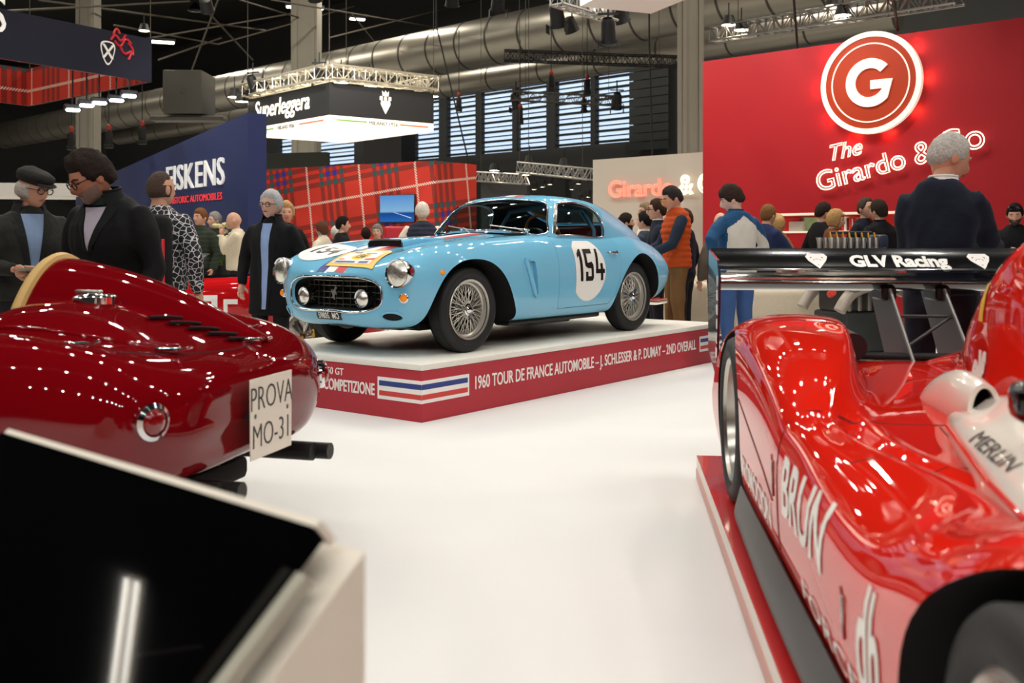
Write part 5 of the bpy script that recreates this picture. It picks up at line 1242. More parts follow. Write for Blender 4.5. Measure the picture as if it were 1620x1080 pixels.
# roll hoop and mirror
b = MB(); b.tube(curve2([(1.36, .20), (1.38, .235), (1.42, .22)], 2, False) and [(1.40, .24, .70), (1.40, .24, 1.0), (1.40, .20, 1.10), (1.40, .08, 1.14), (1.40, -.08, 1.14), (1.40, -.20, 1.10), (1.40, -.24, 1.0), (1.40, -.24, .70)], .024, 12); b.build('roll_hoop', black_gloss, proto)
for sg in (-1, 1):
    b = MB(); b.rbox((.93, sg*.47, .87), (.10, .17, .095), .03, 3); mo = b.build('door_mirror', black_gloss, proto); b = MB(); b.tube([(.93, sg*.40, .80), (.93, sg*.43, .85)], .014, 8); b.build('mirror_stalk', black, mo)
    b = MB(); b.box((.985, sg*.47, .87), (.004, .13, .07)); b.build('mirror_glass', chrome, mo, 0)
b = MB(); b.rbox((1.18, 0, .72), (.30, .46, .50), .06, 3); b.build('driver_seat', black, proto)
# fuel filler and exhaust stubs on the deck
for sg in (-1, 1):
    b = MB(); b.cyl((3.12, sg*.395, .765), (3.38, sg*.395, .775), .062, .06, 20); b.cyl((3.12, sg*.395, .765), (3.118, sg*.395, .765), .05, seg=20); b.build('exhaust_stub', black, proto)
b = MB(); b.rbox((3.25, 0, .715), (.12, .80, .02), .006, 1); b.build('deck_slot', void, proto)
# ---- rear wing
wing = part_empty('rear_wing', proto, (0, 0, 0))
def foil(xc, zc, ch, th, ang, camber=.10):
    up, dn = [], []
    for k in range(13):
        t = k/12; x = t*ch; y = th*ch*(1.48*math.sqrt(t)-.63*t-1.76*t*t+1.42*t**3-.51*t**4)*2.6; cm = -camber*ch*4*t*(1-t)
        up.append((x, cm+y*.5)); dn.append((x, cm-y*.5))
    pts = up+dn[-2:0:-1]; ca, sa = math.cos(ang), math.sin(ang)
    return [(xc+x*ca-z*sa, zc+x*sa+z*ca) for x, z in pts]
carbon = mat('black_carbon', (14, 14, 15), .16, coat=.9)
SPAN = .93
b = MB(); b.prism(foil(3.52, 1.035, .36, .11, .10), XZ, -SPAN, SPAN); mp = b.build('main_plane', carbon, proto, 40)
b = MB(); b.prism(foil(3.80, 1.085, .19, .10, .62), XZ, -SPAN, SPAN); fp = b.build('wing_flap', carbon, proto, 40)
for sg in (-1, 1):
    b = MB(); b.prism([(3.46, .93), (3.44, 1.06), (3.52, 1.14), (3.94, 1.185), (3.98, 1.0), (3.98, .66), (3.62, .58), (3.56, .62)], XZ, sg*SPAN, sg*(SPAN+.012)); ep = b.build('end_plate', mat('endplate_navy', (20, 24, 40), .2, coat=.8), proto, 0)
    for k in range(6): b = MB(); b.rbox((3.50+.01*k, sg*(SPAN+.0125), 1.04-.07*k), (.03+.012*(k % 3), .003, .05), .002, 1); b.build('sponsor_mark', white_print, ep, 0)
    # pylons
    y0 = sg*.125; b = MB(); b.prism([(3.55, 1.0), (3.92, 1.0), (3.60, .66), (3.12, .66)], XZ, y0-.006, y0+.006); pyo = b.build('wing_pylon', mat('pylon_grey', (62, 60, 60), .4), proto, 0)
    b = MB(); b.tube([(3.545, y0, 1.0), (3.115, y0, .66)], .008, 6); b.build('pylon_edge', mat('edge_grey', (130, 128, 124), .45, .5), pyo)
    b = MB(); b.rbox((3.66, y0, .99), (.20, .07, .09), .01, 1); b.build('wing_clamp', black, pyo)
b = MB(); b.tube([(3.45, -.125, .88), (3.45, .125, .88)], .008, 6); b.tube([(3.45, -.125, .88), (3.25, .125, .76)], .008, 6); b.build('pylon_brace', mat('brace_dark', (50, 50, 50), .5), proto)
bpy.data.objects.remove(wing)
# lettering on the underside-facing flap front (reads from the front)
bvh_fl = bvh_of(mp.data)
v, f = text2d('GLV Racing', .075, .0035, 1.35); FRONT = lambda a, c: (2.8, -a, c)
wd_ = lambda vf, z, nm, m, par: decal(nm, [(-a, c+z) for a, c in vf[0]], vf[1], lambda a, c: (2.5, a, c), (1, 0, 0), bvh_of(fp.data), m, par, .003, .03)
wd_((v, f), 1.103, 'wing_lettering', white_print, fp)
hrt = [(0, -.04), (.045, 0), (.055, .02), (.04, .035), (-.04, .035), (-.055, .02), (-.045, 0)]
for cx in (-.40, .40):
    wd_(([(a+cx, c) for a, c in hrt], [tuple(range(7))]), 1.13, 'wing_emblem', white_print, fp)
    wd_(([(a*.7+cx, c*.6) for a, c in hrt], [tuple(range(7))]), 1.13, 'emblem_inset', red_print, fp)
# ---- low platform
plat = thing('low_platform', 'low red platform with white edging under the racing prototype', 'platform', (P0.x, P0.y, 0), PI/2-PA)
b = MB(); b.box((1.33, 0, .058), (5.08, 2.02, .116)); b.build('platform_body', mat('platform_white', (228, 220, 210), .4), plat, 0)
b = MB(); b.rbox((1.33, 0, .1175), (5.082, 2.022, .005), .001, 1); b.build('platform_top', mat('platform_red', (196, 24, 26), .25, coat=.6), plat, 0)
b = MB(); b.box((1.33, 1.012, .03), (5.084, .004, .05)); b.build('painted_reflection', mat('reflection_pink', (206, 150, 140), .4), plat, 0)  # pink reflection painted as a band along the white side
# ================================================================ information kiosk
KA, KB = Vector((-.223, 1.194, 0)), Vector((-.894, 1.783, 0)); kd = (KB-KA); kl = kd.length; kd.normalize(); kn = Vector((-kd.y*-1, kd.x*-1, 0)); kn = Vector((kd.y, -kd.x, 0))
if kn.y > 0: kn = -kn
KZ = .85
kiosk = thing('display_kiosk', 'white lectern kiosk with a large tilted black screen', 'kiosk', KA)
kw = mat('kiosk_white', (226, 216, 200), .45, noise=.02)
P_ = lambda s, t, z: (kd*s+kn*t+Vector((0, 0, z)))
tl_ = .83; sl = math.tan(math.radians(40))
ms = .03; b = MB()
def wedge(b, s0, s1, t0, t1, top, bot):
    v = [P_(s, t, z) for s in (s0, s1) for t, z in ((t0, bot), (t1, bot), (t1, top-(t1-t0)*sl*0-(t1+.03)*sl), (t0, top))]
    b.add(v, [(0,1,2,3),(7,6,5,4),(0,4,5,1),(1,5,6,2),(2,6,7,3),(3,7,4,0)])
wedge(b, -ms, kl+.1, -.035, .52, KZ-.002, 0); b.build('kiosk_body', kw, kiosk, 0)
cosk, sink = math.cos(math.radians(40)), math.sin(math.radians(40)); nk = kn*sink+Vector((0, 0, cosk)); dk_ = kn*cosk-Vector((0, 0, sink))
def slabk(b, s0, s1, q0, q1, h0, h1):
    o = Vector((0, 0, KZ+.012)); v = [o+kd*s+dk_*q+nk*h for h in (h0, h1) for q in (q0, q1) for s in (s0, s1)]
    b.add(v, [(0,1,3,2),(4,6,7,5),(0,4,5,1),(1,5,7,3),(3,7,6,2),(2,6,4,0)])
b = MB(); slabk(b, 0, kl, 0, .52, .004, .030); b.build('screen', mat('screen_black', (3, 3, 4), .04, coat=.0, spec=.35), kiosk, 0)
b = MB(); slabk(b, -.0, kl, -.012, -.002, -.01, .026); b.build('screen_frame', kw, kiosk, 0)
b = MB(); slabk(b, -.022, -.004, .05, .45, -.005, .012); b.build('side_clip', mat('clip_grey', (170, 166, 150), .4), kiosk, 0)
# ================================================================ visitors
from mathutils.noise import noise as mnoise
SKIN = {}
def skin(tone):
    k = 'skin_%d_%d_%d' % tone
    return mat(k, tone, .55, noise=.05, nscale=25, spec=.3)
def cloth(name, rgb, bump=.9, bscale=8, rough=.85, noise=.10): return mat('cloth_'+name, rgb, rough, noise=noise, nscale=9, bump=bump, bscale=bscale, spec=.25)
AZ, EL = 40, 30
def head_radius(az, el, jaw=1.0):
    d = np.array((math.sin(az)*math.cos(el), math.cos(az)*math.cos(el), math.sin(el)))
    rx, ry, rz = .077, .098, .120
    if el < 0: rx *= 1-.22*min(1, -el/1.1)
    if d[1] < 0 and el < -.2: ry *= 1-.35*min(1, (-el-.2)/.9)*min(1, -d[1]*1.5)
    r = 1/math.sqrt((d[0]/rx)**2+(d[1]/ry)**2+(d[2]/rz)**2)
    g = lambda a, e, sa, se: math.exp(-((az-a)/sa)**2-((el-e)/se)**2)
    r += .024*g(0, -.20, .13, .20)+.010*g(0, .02, .12, .20)
    r -= .012*(g(.36, .06, .17, .12)+g(-.36, .06, .17, .12))
    r += .006*(g(.34, .26, .30, .09)+g(-.34, .26, .30, .09))
    r += .005*g(0, -.52, .30, .08)-.004*g(0, -.60, .25, .05)+.012*g(0, -.86, .40, .20)
    r += .004*(g(.62, -.12, .2, .2)+g(-.62, -.12, .2, .2))
    return r, d
HEAD_CACHE = []
def head_grid():
    if not HEAD_CACHE:
        R = np.zeros((EL+1, AZ)); D = np.zeros((EL+1, AZ, 3))
        for i in range(EL+1):
            e = -PI/2+PI*i/EL
            for j in range(AZ):
                a = -PI+2*PI*j/AZ; R[i, j], D[i, j] = head_radius(a, e)
        HEAD_CACHE.append((R, D))
    return HEAD_CACHE[0]
def hair_patch(mask, thick, rnd, head_M, scale):
    """shell over part of the head; mask(az, el) -> 0..1"""
    R, D = head_grid(); b = MB(); v = []; mk = np.zeros((EL+1, AZ))
    for i in range(EL+1):
        for j in range(AZ): mk[i, j] = mask(-PI+2*PI*j/AZ, -PI/2+PI*i/EL)
    for i in range(EL+1):
        for j in range(AZ):
            t = mk[i, j]; r = R[i, j]
            if t > 0: p = D[i, j]*(min(r, .125)+.002+thick*min(1, t/.30)**.8*(.60+.40*abs(D[i, j][2]))*(.55+.75*(.5+.5*mnoise(Vector(D[i, j])*5.5+Vector((head_M[0][3], head_M[1][3], 0))*3))+.25*rnd.random()))
            else: p = D[i, j]*r*.97
            v.append(head_M @ (Vector(p)*scale))
    f = []
    for i in range(EL):
        for j in range(AZ):
            k = (j+1) % AZ
            if max(mk[i, j], mk[i+1, j], mk[i, k], mk[i+1, k]) > 0: f.append((i*AZ+j, i*AZ+k, (i+1)*AZ+k, (i+1)*AZ+j))
    b.add(v, f)
    used = sorted({i for q in b.f for i in q}); mp = {u: n for n, u in enumerate(used)}
    b.v = [b.v[u] for u in used]; b.f = [tuple(mp[i] for i in q) for q in b.f]
    return b
def short_hair(front=.62, side=.05, back=-.55, recede=0.0):
    front += .06; side -= .12; back -= .22
    def m(az, el):
        a = abs(az); 
        line = front+recede*(1 if a < 1.0 else 0)
        if a > .75: line = front+(side-front)*min(1, (a-.75)/.45)
        if a > 1.75: line = side+(back-side)*min(1, (a-1.75)/.7)
        return max(0.0, el-line)
    return m
def fringe(az, el): return max(0.0, min(el+.72, .36-el, (abs(az)-1.15)*.8))
def beard(az, el): return 0.0 if (abs(az) < .28 and -.62 < el < -.46) else max(0.0, min(1.35-abs(az), -.36-el, el+1.35))*.6
def ik(S_, W_, l1, l2, hint):
    d = W_-S_; L = min(d.length, (l1+l2)*.995); dn = d.normalized(); a = (l1*l1-l2*l2+L*L)/(2*L); h = math.sqrt(max(l1*l1-a*a, 0))
    hn = hint-dn*hint.dot(dn); hn = hn.normalized() if hn.length > 1e-5 else dn.orthogonal().normalized()
    return S_+dn*a+hn*h, S_+dn*L
def remesh(b, vox, it=4, fac=.5):
    me = bpy.data.meshes.new('r'); me.from_pydata(b.v, [], b.f)
    bm = bmesh.new(); bm.from_mesh(me); bmesh.ops.recalc_face_normals(bm, faces=bm.faces); bm.to_mesh(me); bm.free()
    return evaluated(me, [('REMESH', dict(mode='VOXEL', voxel_size=vox)), ('SMOOTH', dict(factor=fac, iterations=it))])
def displace(me, fn):
    n = len(me.vertices); co = np.zeros(n*3, np.float32); no = np.zeros(n*3, np.float32); me.vertices.foreach_get('co', co); me.vertex_normals.foreach_get('vector', no)
    co = co.reshape(-1, 3); no = no.reshape(-1, 3); d = np.array([fn(Vector(c)) for c in co.tolist()], np.float32)
    me.vertices.foreach_set('co', (co+no*d[:, None]).ravel()); me.update()
def rings(b, sec, n=20, mi=0):
    """sec: (centre Vector, rx, ry, rot) stacked ellipses; closed ends"""
    v = []; f = []
    for c, rx, ry, M in sec:
        for k in range(n):
            w = 2*PI*k/n; cw, sw = math.cos(w), math.sin(w); p = Vector((rx*math.copysign(abs(cw)**.85, cw), ry*math.copysign(abs(sw)**.85, sw), 0))
            v.append(c+(M @ p if M is not None else p))
    for i in range(len(sec)-1):
        for k in range(n): f.append((i*n+k, i*n+(k+1) % n, (i+1)*n+(k+1) % n, (i+1)*n+k))
    f.append(tuple(range(n))[::-1]); f.append(tuple((len(sec)-1)*n+k for k in range(n)))
    b.add(v, f)
def hand(b, W_, d, palm, k, curl=.5, mi=0):
    """palm plus five fingers; d along the forearm, palm = inward normal"""
    d = d.normalized(); p = (palm-d*palm.dot(d)).normalized(); s = d.cross(p)
    M = Matrix((s, d, p)).transposed(); b.ell(W_+d*.045*k, (.040*k, .055*k, .017*k), 10, 8, rot=M)
    for i, (off, ln) in enumerate(((-.030, .068), (-.010, .080), (.011, .076), (.030, .060))):
        pts = [W_+d*.085*k+s*off*k]; a = curl*.35; dirv = d
        for j, sg in enumerate((.45, .32, .23)):
            dirv = (dirv*math.cos(a)+p*math.sin(a)).normalized(); pts.append(pts[-1]+dirv*ln*sg*k); a = curl*.8
        b.tube(pts, [.0095*k, .009*k, .0085*k, .007*k], 6)
    th = W_+d*.02*k-s*.032*k; t2 = th+(d*.6-s*.7+p*.4).normalized()*.035*k; t3 = t2+(d*.9-s*.2+p*.45).normalized()*.032*k
    b.tube([W_+d*.015*k-s*.015*k, th, t2, t3], [.014*k, .013*k, .011*k, .008*k], 6)
def person(label, px, py, Z, yaw, top, legs, hair=None, hair_style=None, tone=(206, 160, 134), head_yaw=0, head_pitch=0, stoop=0, wristL=None, wristR=None, coat=0, girth=1.0, vox=.016,
           shirt=None, shirt_w=.09, collar=None, sleeves=None, beard_c=None, glasses=None, cap=None, lapel=None, puffer=False, paint=None, extra=None, height=None, seat=None, shoes=(40, 34, 30), group='visitors', cuffL=None, elbowhint=None, shirt_open=1.30, curl=.55, hair_t=.018):
    rnd = random.Random(int(px*7+py)); top_z = CAMH+(HOR-py)/FPX*Z
    Hh = height or top_z; k = Hh/1.76; drop_ = Hh-top_z if seat is None else 0
    root = thing('person', label, 'person', (at(px, 385, Z).x, Z, 0), math.radians(yaw), group)
    sk = skin(tone)
    zo = 0.0 if seat is None else top_z-Hh
    V = lambda x, y, z: Vector((x*k, y*k, z*k+zo))
    piv = V(0, 0, .98); St = Matrix.Rotation(-math.radians(stoop), 3, 'X')
    U = lambda x, y, z: piv+St @ (V(x, y, z)-piv)
    g = girth
    hr, hy = math.radians(head_pitch), math.radians(head_yaw)
    nb = U(0, -.015, 1.47); hc = nb+St @ Vector((0, .026*k, .152*k)); 
    HR = Matrix.Rotation(hy, 3, 'Z') @ Matrix.Rotation(-hr, 3, 'X'); hc = nb+St @ (Matrix.Rotation(hy*.6, 3, 'Z') @ Matrix.Rotation(-hr*.6, 3, 'X') @ Vector((0, .026*k, .152*k)))
    HM = Matrix.Translation(hc) @ HR.to_4x4() @ Matrix.Scale(1.07, 4)
    # ---- joints
    sh = {-1: U(-.170*g, -.01, 1.392), 1: U(.170*g, -.01, 1.392)}
    wr = {-1: wristL, 1: wristR}; el = {}; wp = {}
    for s in (-1, 1):
        t = U(*wr[s]) if wr[s] else U(s*.25*g, .05, .88)
        hint = Vector((s*.6, -.6, -.4)) if not elbowhint else Vector((s*elbowhint[0], elbowhint[1], elbowhint[2]))
        el[s], wp[s] = ik(sh[s], t, .295*k, .265*k, hint)
    hips = {-1: V(-.092, 0, .93), 1: V(.092, 0, .93)}
    if seat is None:
        kn_ = {-1: V(-.105, .015, .50), 1: V(.11, .03, .50)}; an = {-1: V(-.115, -.02, .09), 1: V(.12, .02, .09)}
    else:
        kn_ = {s: V(s*.14, .43, .93) for s in (-1, 1)}; an = {s: Vector((s*.14*k, .42*k, .09)) for s in (-1, 1)}
    # ---- body: one surface (limbs, trunk, neck) plus head and hands in the same mesh
    b = MB()
    rings(b, [(U(0, 0, .90), .15*k, .10*k, St), (U(0, 0, 1.05), .135*k, .09*k, St), (U(0, .0, 1.28), .155*k, .10*k, St), (U(0, -.01, 1.40), .15*k, .085*k, St), (U(0, -.015, 1.46), .07*k, .06*k, St), (nb+(hc-nb)*.35, .054*k, .056*k, St), (nb+(hc-nb)*.75, .050*k, .056*k, St)])
    for s in (-1, 1):
        b.tube([U(s*.10, -.01, 1.36), sh[s], el[s], wp[s]], [.05*k, .05*k, .038*k, .026*k], 10); b.tube([hips[s], kn_[s], an[s]], [.075*k, .05*k, .035*k], 10)
    me = remesh(b, max(vox, .014))
    bb = MB(); R, D = head_grid(); v = [HM @ (Vector(D[i, j]*R[i, j])*k) for i in range(EL+1) for j in range(AZ)]
    bb.add(v, [(i*AZ+j, i*AZ+(j+1) % AZ, (i+1)*AZ+(j+1) % AZ, (i+1)*AZ+j) for i in range(EL) for j in range(AZ)])
    for s in (-1, 1):
        bb.ell(HM @ (Vector((s*.078, -.008, -.005))*k), (.012*k, .022*k, .034*k), 10, 8, rot=HR)
        fd = (wp[s]-el[s]).normalized(); hand(bb, wp[s], fd, Vector((-s, .5, 0)), k, curl)
    n0 = len(me.vertices)
    bb.add([tuple(q.co) for q in me.vertices], [tuple(p.vertices) for p in me.polygons]); bpy.data.meshes.remove(me)
    body = bb.build('body', sk, root, 0, fix=False); body.data.polygons.foreach_set('use_smooth', [True]*len(body.data.polygons))
    # ---- eyes
    for s in (-1, 1): eb = MB(); eb.ell(HM @ (Vector((s*.030, .079, .010))*k), (.011*k, .008*k, .007*k), 8, 6, rot=HR); eb.build('eye', mat('eye_dark', (44, 34, 30), .3), root)
    mb_ = MB(); mb_.tube([HM @ (Vector((x, y, z))*k) for x, y, z in ((-.024, .088, -.056), (-.010, .098, -.053), (0, .100, -.054), (.010, .098, -.053), (.024, .088, -.056))], [.002*k, .0045*k, .005*k, .0045*k, .002*k], 5); mb_.build('mouth', mat('lip_%d' % tone[0], (int(tone[0]*.72), int(tone[1]*.55), int(tone[2]*.52)), .5), root)
    if hair and hair_style:
        for ms in (hair_style if isinstance(hair_style, (list, tuple)) else [hair_style]):
            h_ = hair_patch(ms, hair_t, rnd, HM, k).build('hair', mat('hair_%d_%d_%d' % hair, hair, .8, noise=.45, nscale=60, bump=.9, bscale=90, spec=.15), root, 0)
            h_.data.polygons.foreach_set('use_smooth', [True]*len(h_.data.polygons))
        for s in (-1, 1): wb = MB(); wb.tube([HM @ (Vector((s*x, y, z))*k) for x, y, z in ((.014, .098, .030), (.032, .092, .034), (.050, .076, .028))], [.004*k, .005*k, .003*k], 5); wb.build('eyebrow', mat('hair_%d_%d_%d' % hair, hair), root)
    if beard_c: hair_patch(beard, .012, rnd, HM, k).build('beard', mat('hair_%d_%d_%d' % beard_c, beard_c, .6, noise=.35, nscale=90), root)
    if glasses:
        gb = MB()
        for s in (-1, 1):
            gb.tube([HM @ (Vector((s*.034+.026*math.cos(t), .103, .006+.020*math.sin(t)))*k) for t in np.linspace(0, 2*PI, 16, endpoint=False)], .0035*k, 5, True); gb.tube([HM @ (Vector(p)*k) for p in ((s*.060, .100, .012), (s*.080, .05, .012), (s*.082, -.01, .010))], .003*k, 5)
        gb.tube([HM @ (Vector(p)*k) for p in ((-.009, .108, .01), (.009, .108, .01))], .003*k, 5); gb.build('glasses', mat('glasses_%d_%d_%d' % glasses, glasses, .3), root)
    if cap:
        cb = MB(); rows_ = []
        for (z, rr, yo) in ((.045, .096, .0), (.075, .112, .008), (.098, .108, .012), (.120, .075, .01), (.130, .02, .0)): rows_.append([HM @ (Vector((rr*.86*math.cos(t), yo+rr*1.12*math.sin(t), z+.012*math.sin(t)*-1))*k) for t in np.linspace(0, 2*PI, 24, endpoint=False)])
        vv = [p for r_ in rows_ for p in r_]; cb.add(vv, [(i*24+j, i*24+(j+1) % 24, (i+1)*24+(j+1) % 24, (i+1)*24+j) for i in range(4) for j in range(24)]+[tuple(4*24+j for j in range(24))])
        co = cb.build('flat_cap', cap, root, 60); cb = MB(); cb.ell(HM @ (Vector((0, .098, .048))*k), (.075*k, .060*k, .012*k), 16, 8, rot=HR @ Matrix.Rotation(-.25, 3, 'X')); cb.build('cap_peak', cap, root)
    # ---- upper clothing
    c = coat; b = MB(); lo = .86-c
    b_ = .012
    fl = 1.0+c*.35
    sec = [(U(0, 0, max(lo, .90)) if c == 0 else V(0, 0, lo), .185*g*fl*k, .135*g*fl*k, None), (U(0, 0, 1.0), .172*g*k, .122*g*k, St), (U(0, .0, 1.12), .172*g*k, .122*g*k, St), (U(0, .005, 1.27), .188*g*k, .130*g*k, St), (U(0, -.005, 1.36), .182*g*k, .118*g*k, St), (U(0, -.012, 1.43), .150*g*k, .102*k, St), (U(0, -.015, 1.48), .112*k, .086*k, St), (nb+(hc-nb)*.16, .080*k, .076*k, St), (nb+(hc-nb)*.26, .070*k, .070*k, St)]
    rings(b, sec, 24)
    slv = []
    for s in (-1, 1):
        bs = b if sleeves is None else MB()
        a_, e_, w_ = sh[s], el[s], wp[s]; w2 = e_+(w_-e_)*.97
        bs.tube([U(s*.10, -.01, 1.36), a_+(U(0, 0, 1.36)-a_)*.04, a_+(e_-a_)*.35, e_, e_+(w_-e_)*.5, w2], [x*k*(g*.5+.5) for x in (.056, .062, .064, .056, .051, .045)], 14)
        if sleeves is not None: slv.append(bs)
    if sleeves is None:
        tm = remesh(b, vox, 12)
    else: tm = remesh(b, vox, 12)
    displace(tm, lambda c: (.014*mnoise(c*5.5+Vector((px, py, 0)))+.010*(.5-abs(mnoise(Vector((c.x*13, c.y*13, c.z*6))+Vector((py, px, 0))))))*k+(.012*abs(math.sin(c.z*PI/(.062*k))) if puffer else 0))
    mats_ = list(top) if isinstance(top, (list, tuple)) else [top]
    for m_ in mats_: tm.materials.append(m_)
    if paint:
        tm.polygons.foreach_set('material_index', [paint(p.center/k) for p in tm.polygons])
    else: tm.polygons.foreach_set('material_index', [0]*len(tm.polygons))
    tm.polygons.foreach_set('use_smooth', [True]*len(tm.polygons)); jk = obj('jacket', tm, root, 0)
    for s_, bs in zip((-1, 1), slv):
        sm = remesh(bs, vox, 4); sm.materials.append(sleeves); sm.polygons.foreach_set('use_smooth', [True]*len(sm.polygons)); obj('sleeve', sm, root, 0)
    bv = None
    if shirt is not None:
        bv = bvh_of(tm); w = shirt_w; n = 9
        zz = np.linspace(lo+.06 if c else shirt_open-.25, 1.455, n) if shirt_open < 1.0 else np.linspace(shirt_open-.12, 1.455, n)
        v = []; f = []
        for i, z in enumerate(zz):
            t = i/(n-1); ww = w*(.06+.94*t)*k if shirt_open >= 1.0 else w*(.45+.55*t)*k
            for j in range(5):
                p = U((j-2)/2*ww/k, .5, z); h = bv.ray_cast(p, (St @ Vector((0, -1, 0))))[0]; v.append(tuple((h if h is not None else U((j-2)/2*ww/k, .1, z))+St @ Vector((0, .006*k, 0))))
        f = [(i*5+j, i*5+j+1, (i+1)*5+j+1, (i+1)*5+j) for i in range(n-1) for j in range(4)]
        sb = MB(); sb.add(v, f); sb.build('shirt_front', shirt, root, 60)
    if lapel is not None and bv is not None:
        for s in (-1, 1):
            pts = []
            for i, z in enumerate(zz):
                t = i/(n-1); ww = shirt_w*(.06+.94*t)*k if shirt_open >= 1.0 else shirt_w*(.45+.55*t)*k
                for q_ in (.0, .028*(.4+.9*t), .05*(.4+.9*t)):
                    p = U(s*(ww/k+q_), .5, z); h = bv.ray_cast(p, (St @ Vector((0, -1, 0))))[0]; pts.append((h if h is not None else U(s*(ww/k+q_), .06, z))+St @ Vector((0, (.014 if q_ < .03 else .004)*k, 0)))
            lb_ = MB(); lb_.add(pts, [(i*3+j, i*3+j+1, (i+1)*3+j+1, (i+1)*3+j) for i in range(n-1) for j in range(2)]); lb_.build('lapel', lapel, root, 60)
        cb = MB(); ce = nb+(hc-nb)*.20; m_ = 20
        ra = [(St @ Vector((.088*k*math.sin(t), -.082*k*math.cos(t), .035*k)))+ce for t in np.linspace(-2.5, 2.5, m_)]; rb = [(St @ Vector((.118*k*math.sin(t), -.108*k*math.cos(t), -.045*k)))+ce for t in np.linspace(-2.4, 2.4, m_)]
        cb.add(ra+rb, [(i, i+1, m_+i+1, m_+i) for i in range(m_-1)]); cb.tube(ra, .007*k, 6); cb.build('coat_collar', lapel, root, 60)
    if collar is not None:
        cb = MB(); ce = nb+(hc-nb)*.30
        rr = [(St @ Vector((.070*k*math.cos(t), .070*k*math.sin(t), 0)))+ce for t in np.linspace(0, 2*PI, 18, endpoint=False)]; r2 = [(St @ Vector((.083*k*math.cos(t), .086*k*math.sin(t), -.045*k)))+ce for t in np.linspace(0, 2*PI, 18, endpoint=False)]
        cb.add(rr+r2, [(i, (i+1) % 18, 18+(i+1) % 18, 18+i) for i in range(18)]); cb.tube(rr, .006*k, 6, True); cb.build('collar', collar, root, 60)
    if cuffL is not None:
        for s in (-1, 1): cb = MB(); p = wp[s]-(wp[s]-el[s]).normalized()*.05*k; cb.tube([p-(wp[s]-el[s]).normalized()*.02*k, p+(wp[s]-el[s]).normalized()*.035*k], .046*k, 12); cb.build('shirt_cuff', cuffL, root)
    # ---- trousers and shoes
    b = MB(); rings(b, [(V(0, 0, .84), .15*k, .11*k, None), (V(0, 0, .92), .172*g*k, .122*g*k, None), (V(0, 0, 1.03), .165*g*k, .115*g*k, None)])
    for s in (-1, 1): b.tube([hips[s], hips[s]+(kn_[s]-hips[s])*.4, kn_[s], kn_[s]+(an[s]-kn_[s])*.5, an[s]+Vector((0, 0, .0))], [x*k for x in (.098, .090, .072, .064, .058)], 14)
    tm = remesh(b, vox*1.1, 4)
    displace(tm, lambda c: .010*k*mnoise(Vector((c.x*14, c.y*14, c.z*6))+Vector((px, 0, 0))))
    tm.materials.append(legs); tm.polygons.foreach_set('use_smooth', [True]*len(tm.polygons)); obj('trousers', tm, root, 0)
    for s in (-1, 1):
        sb = MB(); o_ = an[s]; o_ = Vector((o_.x, o_.y+.055*k, .045*k)); sb.ell(o_, (.048*k, .135*k, .045*k), 12, 8); sb.build('shoe', mat('shoe_%d_%d_%d' % shoes, shoes, .4), root)
    return root, dict(U=U, HM=HM, k=k, wp=wp, nb=nb)
C_ = cloth
jeans = C_('denim', (60, 88, 136), .4, 20); dark_tr = C_('dark_trousers', (30, 30, 34)); 
blackc = C_('black_wool', (16, 16, 18), .4, 18); navyc = C_('navy_wool', (22, 26, 40), .4, 18)
# -- near visitors on the viewer's far side of the dark red racer
r1, i1 = person('man in dark flat cap and charcoal cardigan holding a card behind the red racer', 46, 268, 6.3, 218, C_('charcoal_knit', (38, 39, 36), .5, 30), dark_tr, (176, 168, 158), lambda az, el: max(0.0, min(el+.75, .34-el, (abs(az)-.95)*.8)), tone=(196, 146, 120), head_yaw=32, head_pitch=12, wristL=(-.07, .36, 1.10), wristR=(.15, .33, 1.10), shirt=C_('blue_shirt', (120, 140, 170)), shirt_open=1.12, shirt_w=.07, lapel=C_('charcoal_rib', (30, 31, 29), .6, 40), cap=C_('cap_tweed', (34, 32, 31), .5, 60), glasses=(60, 50, 44), girth=1.14, vox=.014, height=1.70)
r2, i2 = person('dark haired bearded man in black coat looking down over the red racer', 192, 262, 5.35, 158, [blackc], dark_tr, (40, 31, 26), short_hair(.66, -.02, -.6), tone=(176, 122, 96), head_yaw=-26, head_pitch=30, stoop=13, coat=.25, girth=1.24, wristL=(-.26, .22, .92), wristR=(.27, .20, .92), shirt=C_('pale_shirt', (178, 170, 182)), shirt_open=1.36, shirt_w=.07, lapel=C_('coat_lapel', (22, 26, 26), .5, 20), glasses=(24, 20, 20), beard_c=(120, 100, 88), vox=.014, hair_t=.030, collar=C_('green_lining', (26, 44, 40)), height=1.74)
def bandana(m_name):
    m = mat(m_name, (40, 40, 46), .8); nt = m.node_tree; bs = nt.nodes['Principled BSDF']; tc = nt.nodes.new('ShaderNodeTexCoord'); n = nt.nodes.new('ShaderNodeTexVoronoi'); n.inputs['Scale'].default_value = 26; n.feature = 'DISTANCE_TO_EDGE'; nt.links.new(tc.outputs['Object'], n.inputs['Vector'])
    g_ = nt.nodes.new('ShaderNodeMath'); g_.operation = 'LESS_THAN'; g_.inputs[1].default_value = .055; nt.links.new(n.outputs['Distance'], g_.inputs[0]); mx = nt.nodes.new('ShaderNodeMix'); mx.data_type = 'RGBA'; mx.inputs[6].default_value = lin((24, 24, 28)); mx.inputs[7].default_value = lin((196, 194, 196)); nt.links.new(g_.outputs[0], mx.inputs[0]); nt.links.new(mx.outputs[2], bs.inputs['Base Color']); return m
r3, i3 = person('balding man seen from behind in patterned jacket wearing a black backpack', 252, 270, 7.1, -8, bandana('bandana_print'), dark_tr, (74, 60, 52), [fringe, short_hair(.95, .95, .2)], tone=(202, 150, 124), girth=1.1, head_yaw=-22, hair_t=.006)
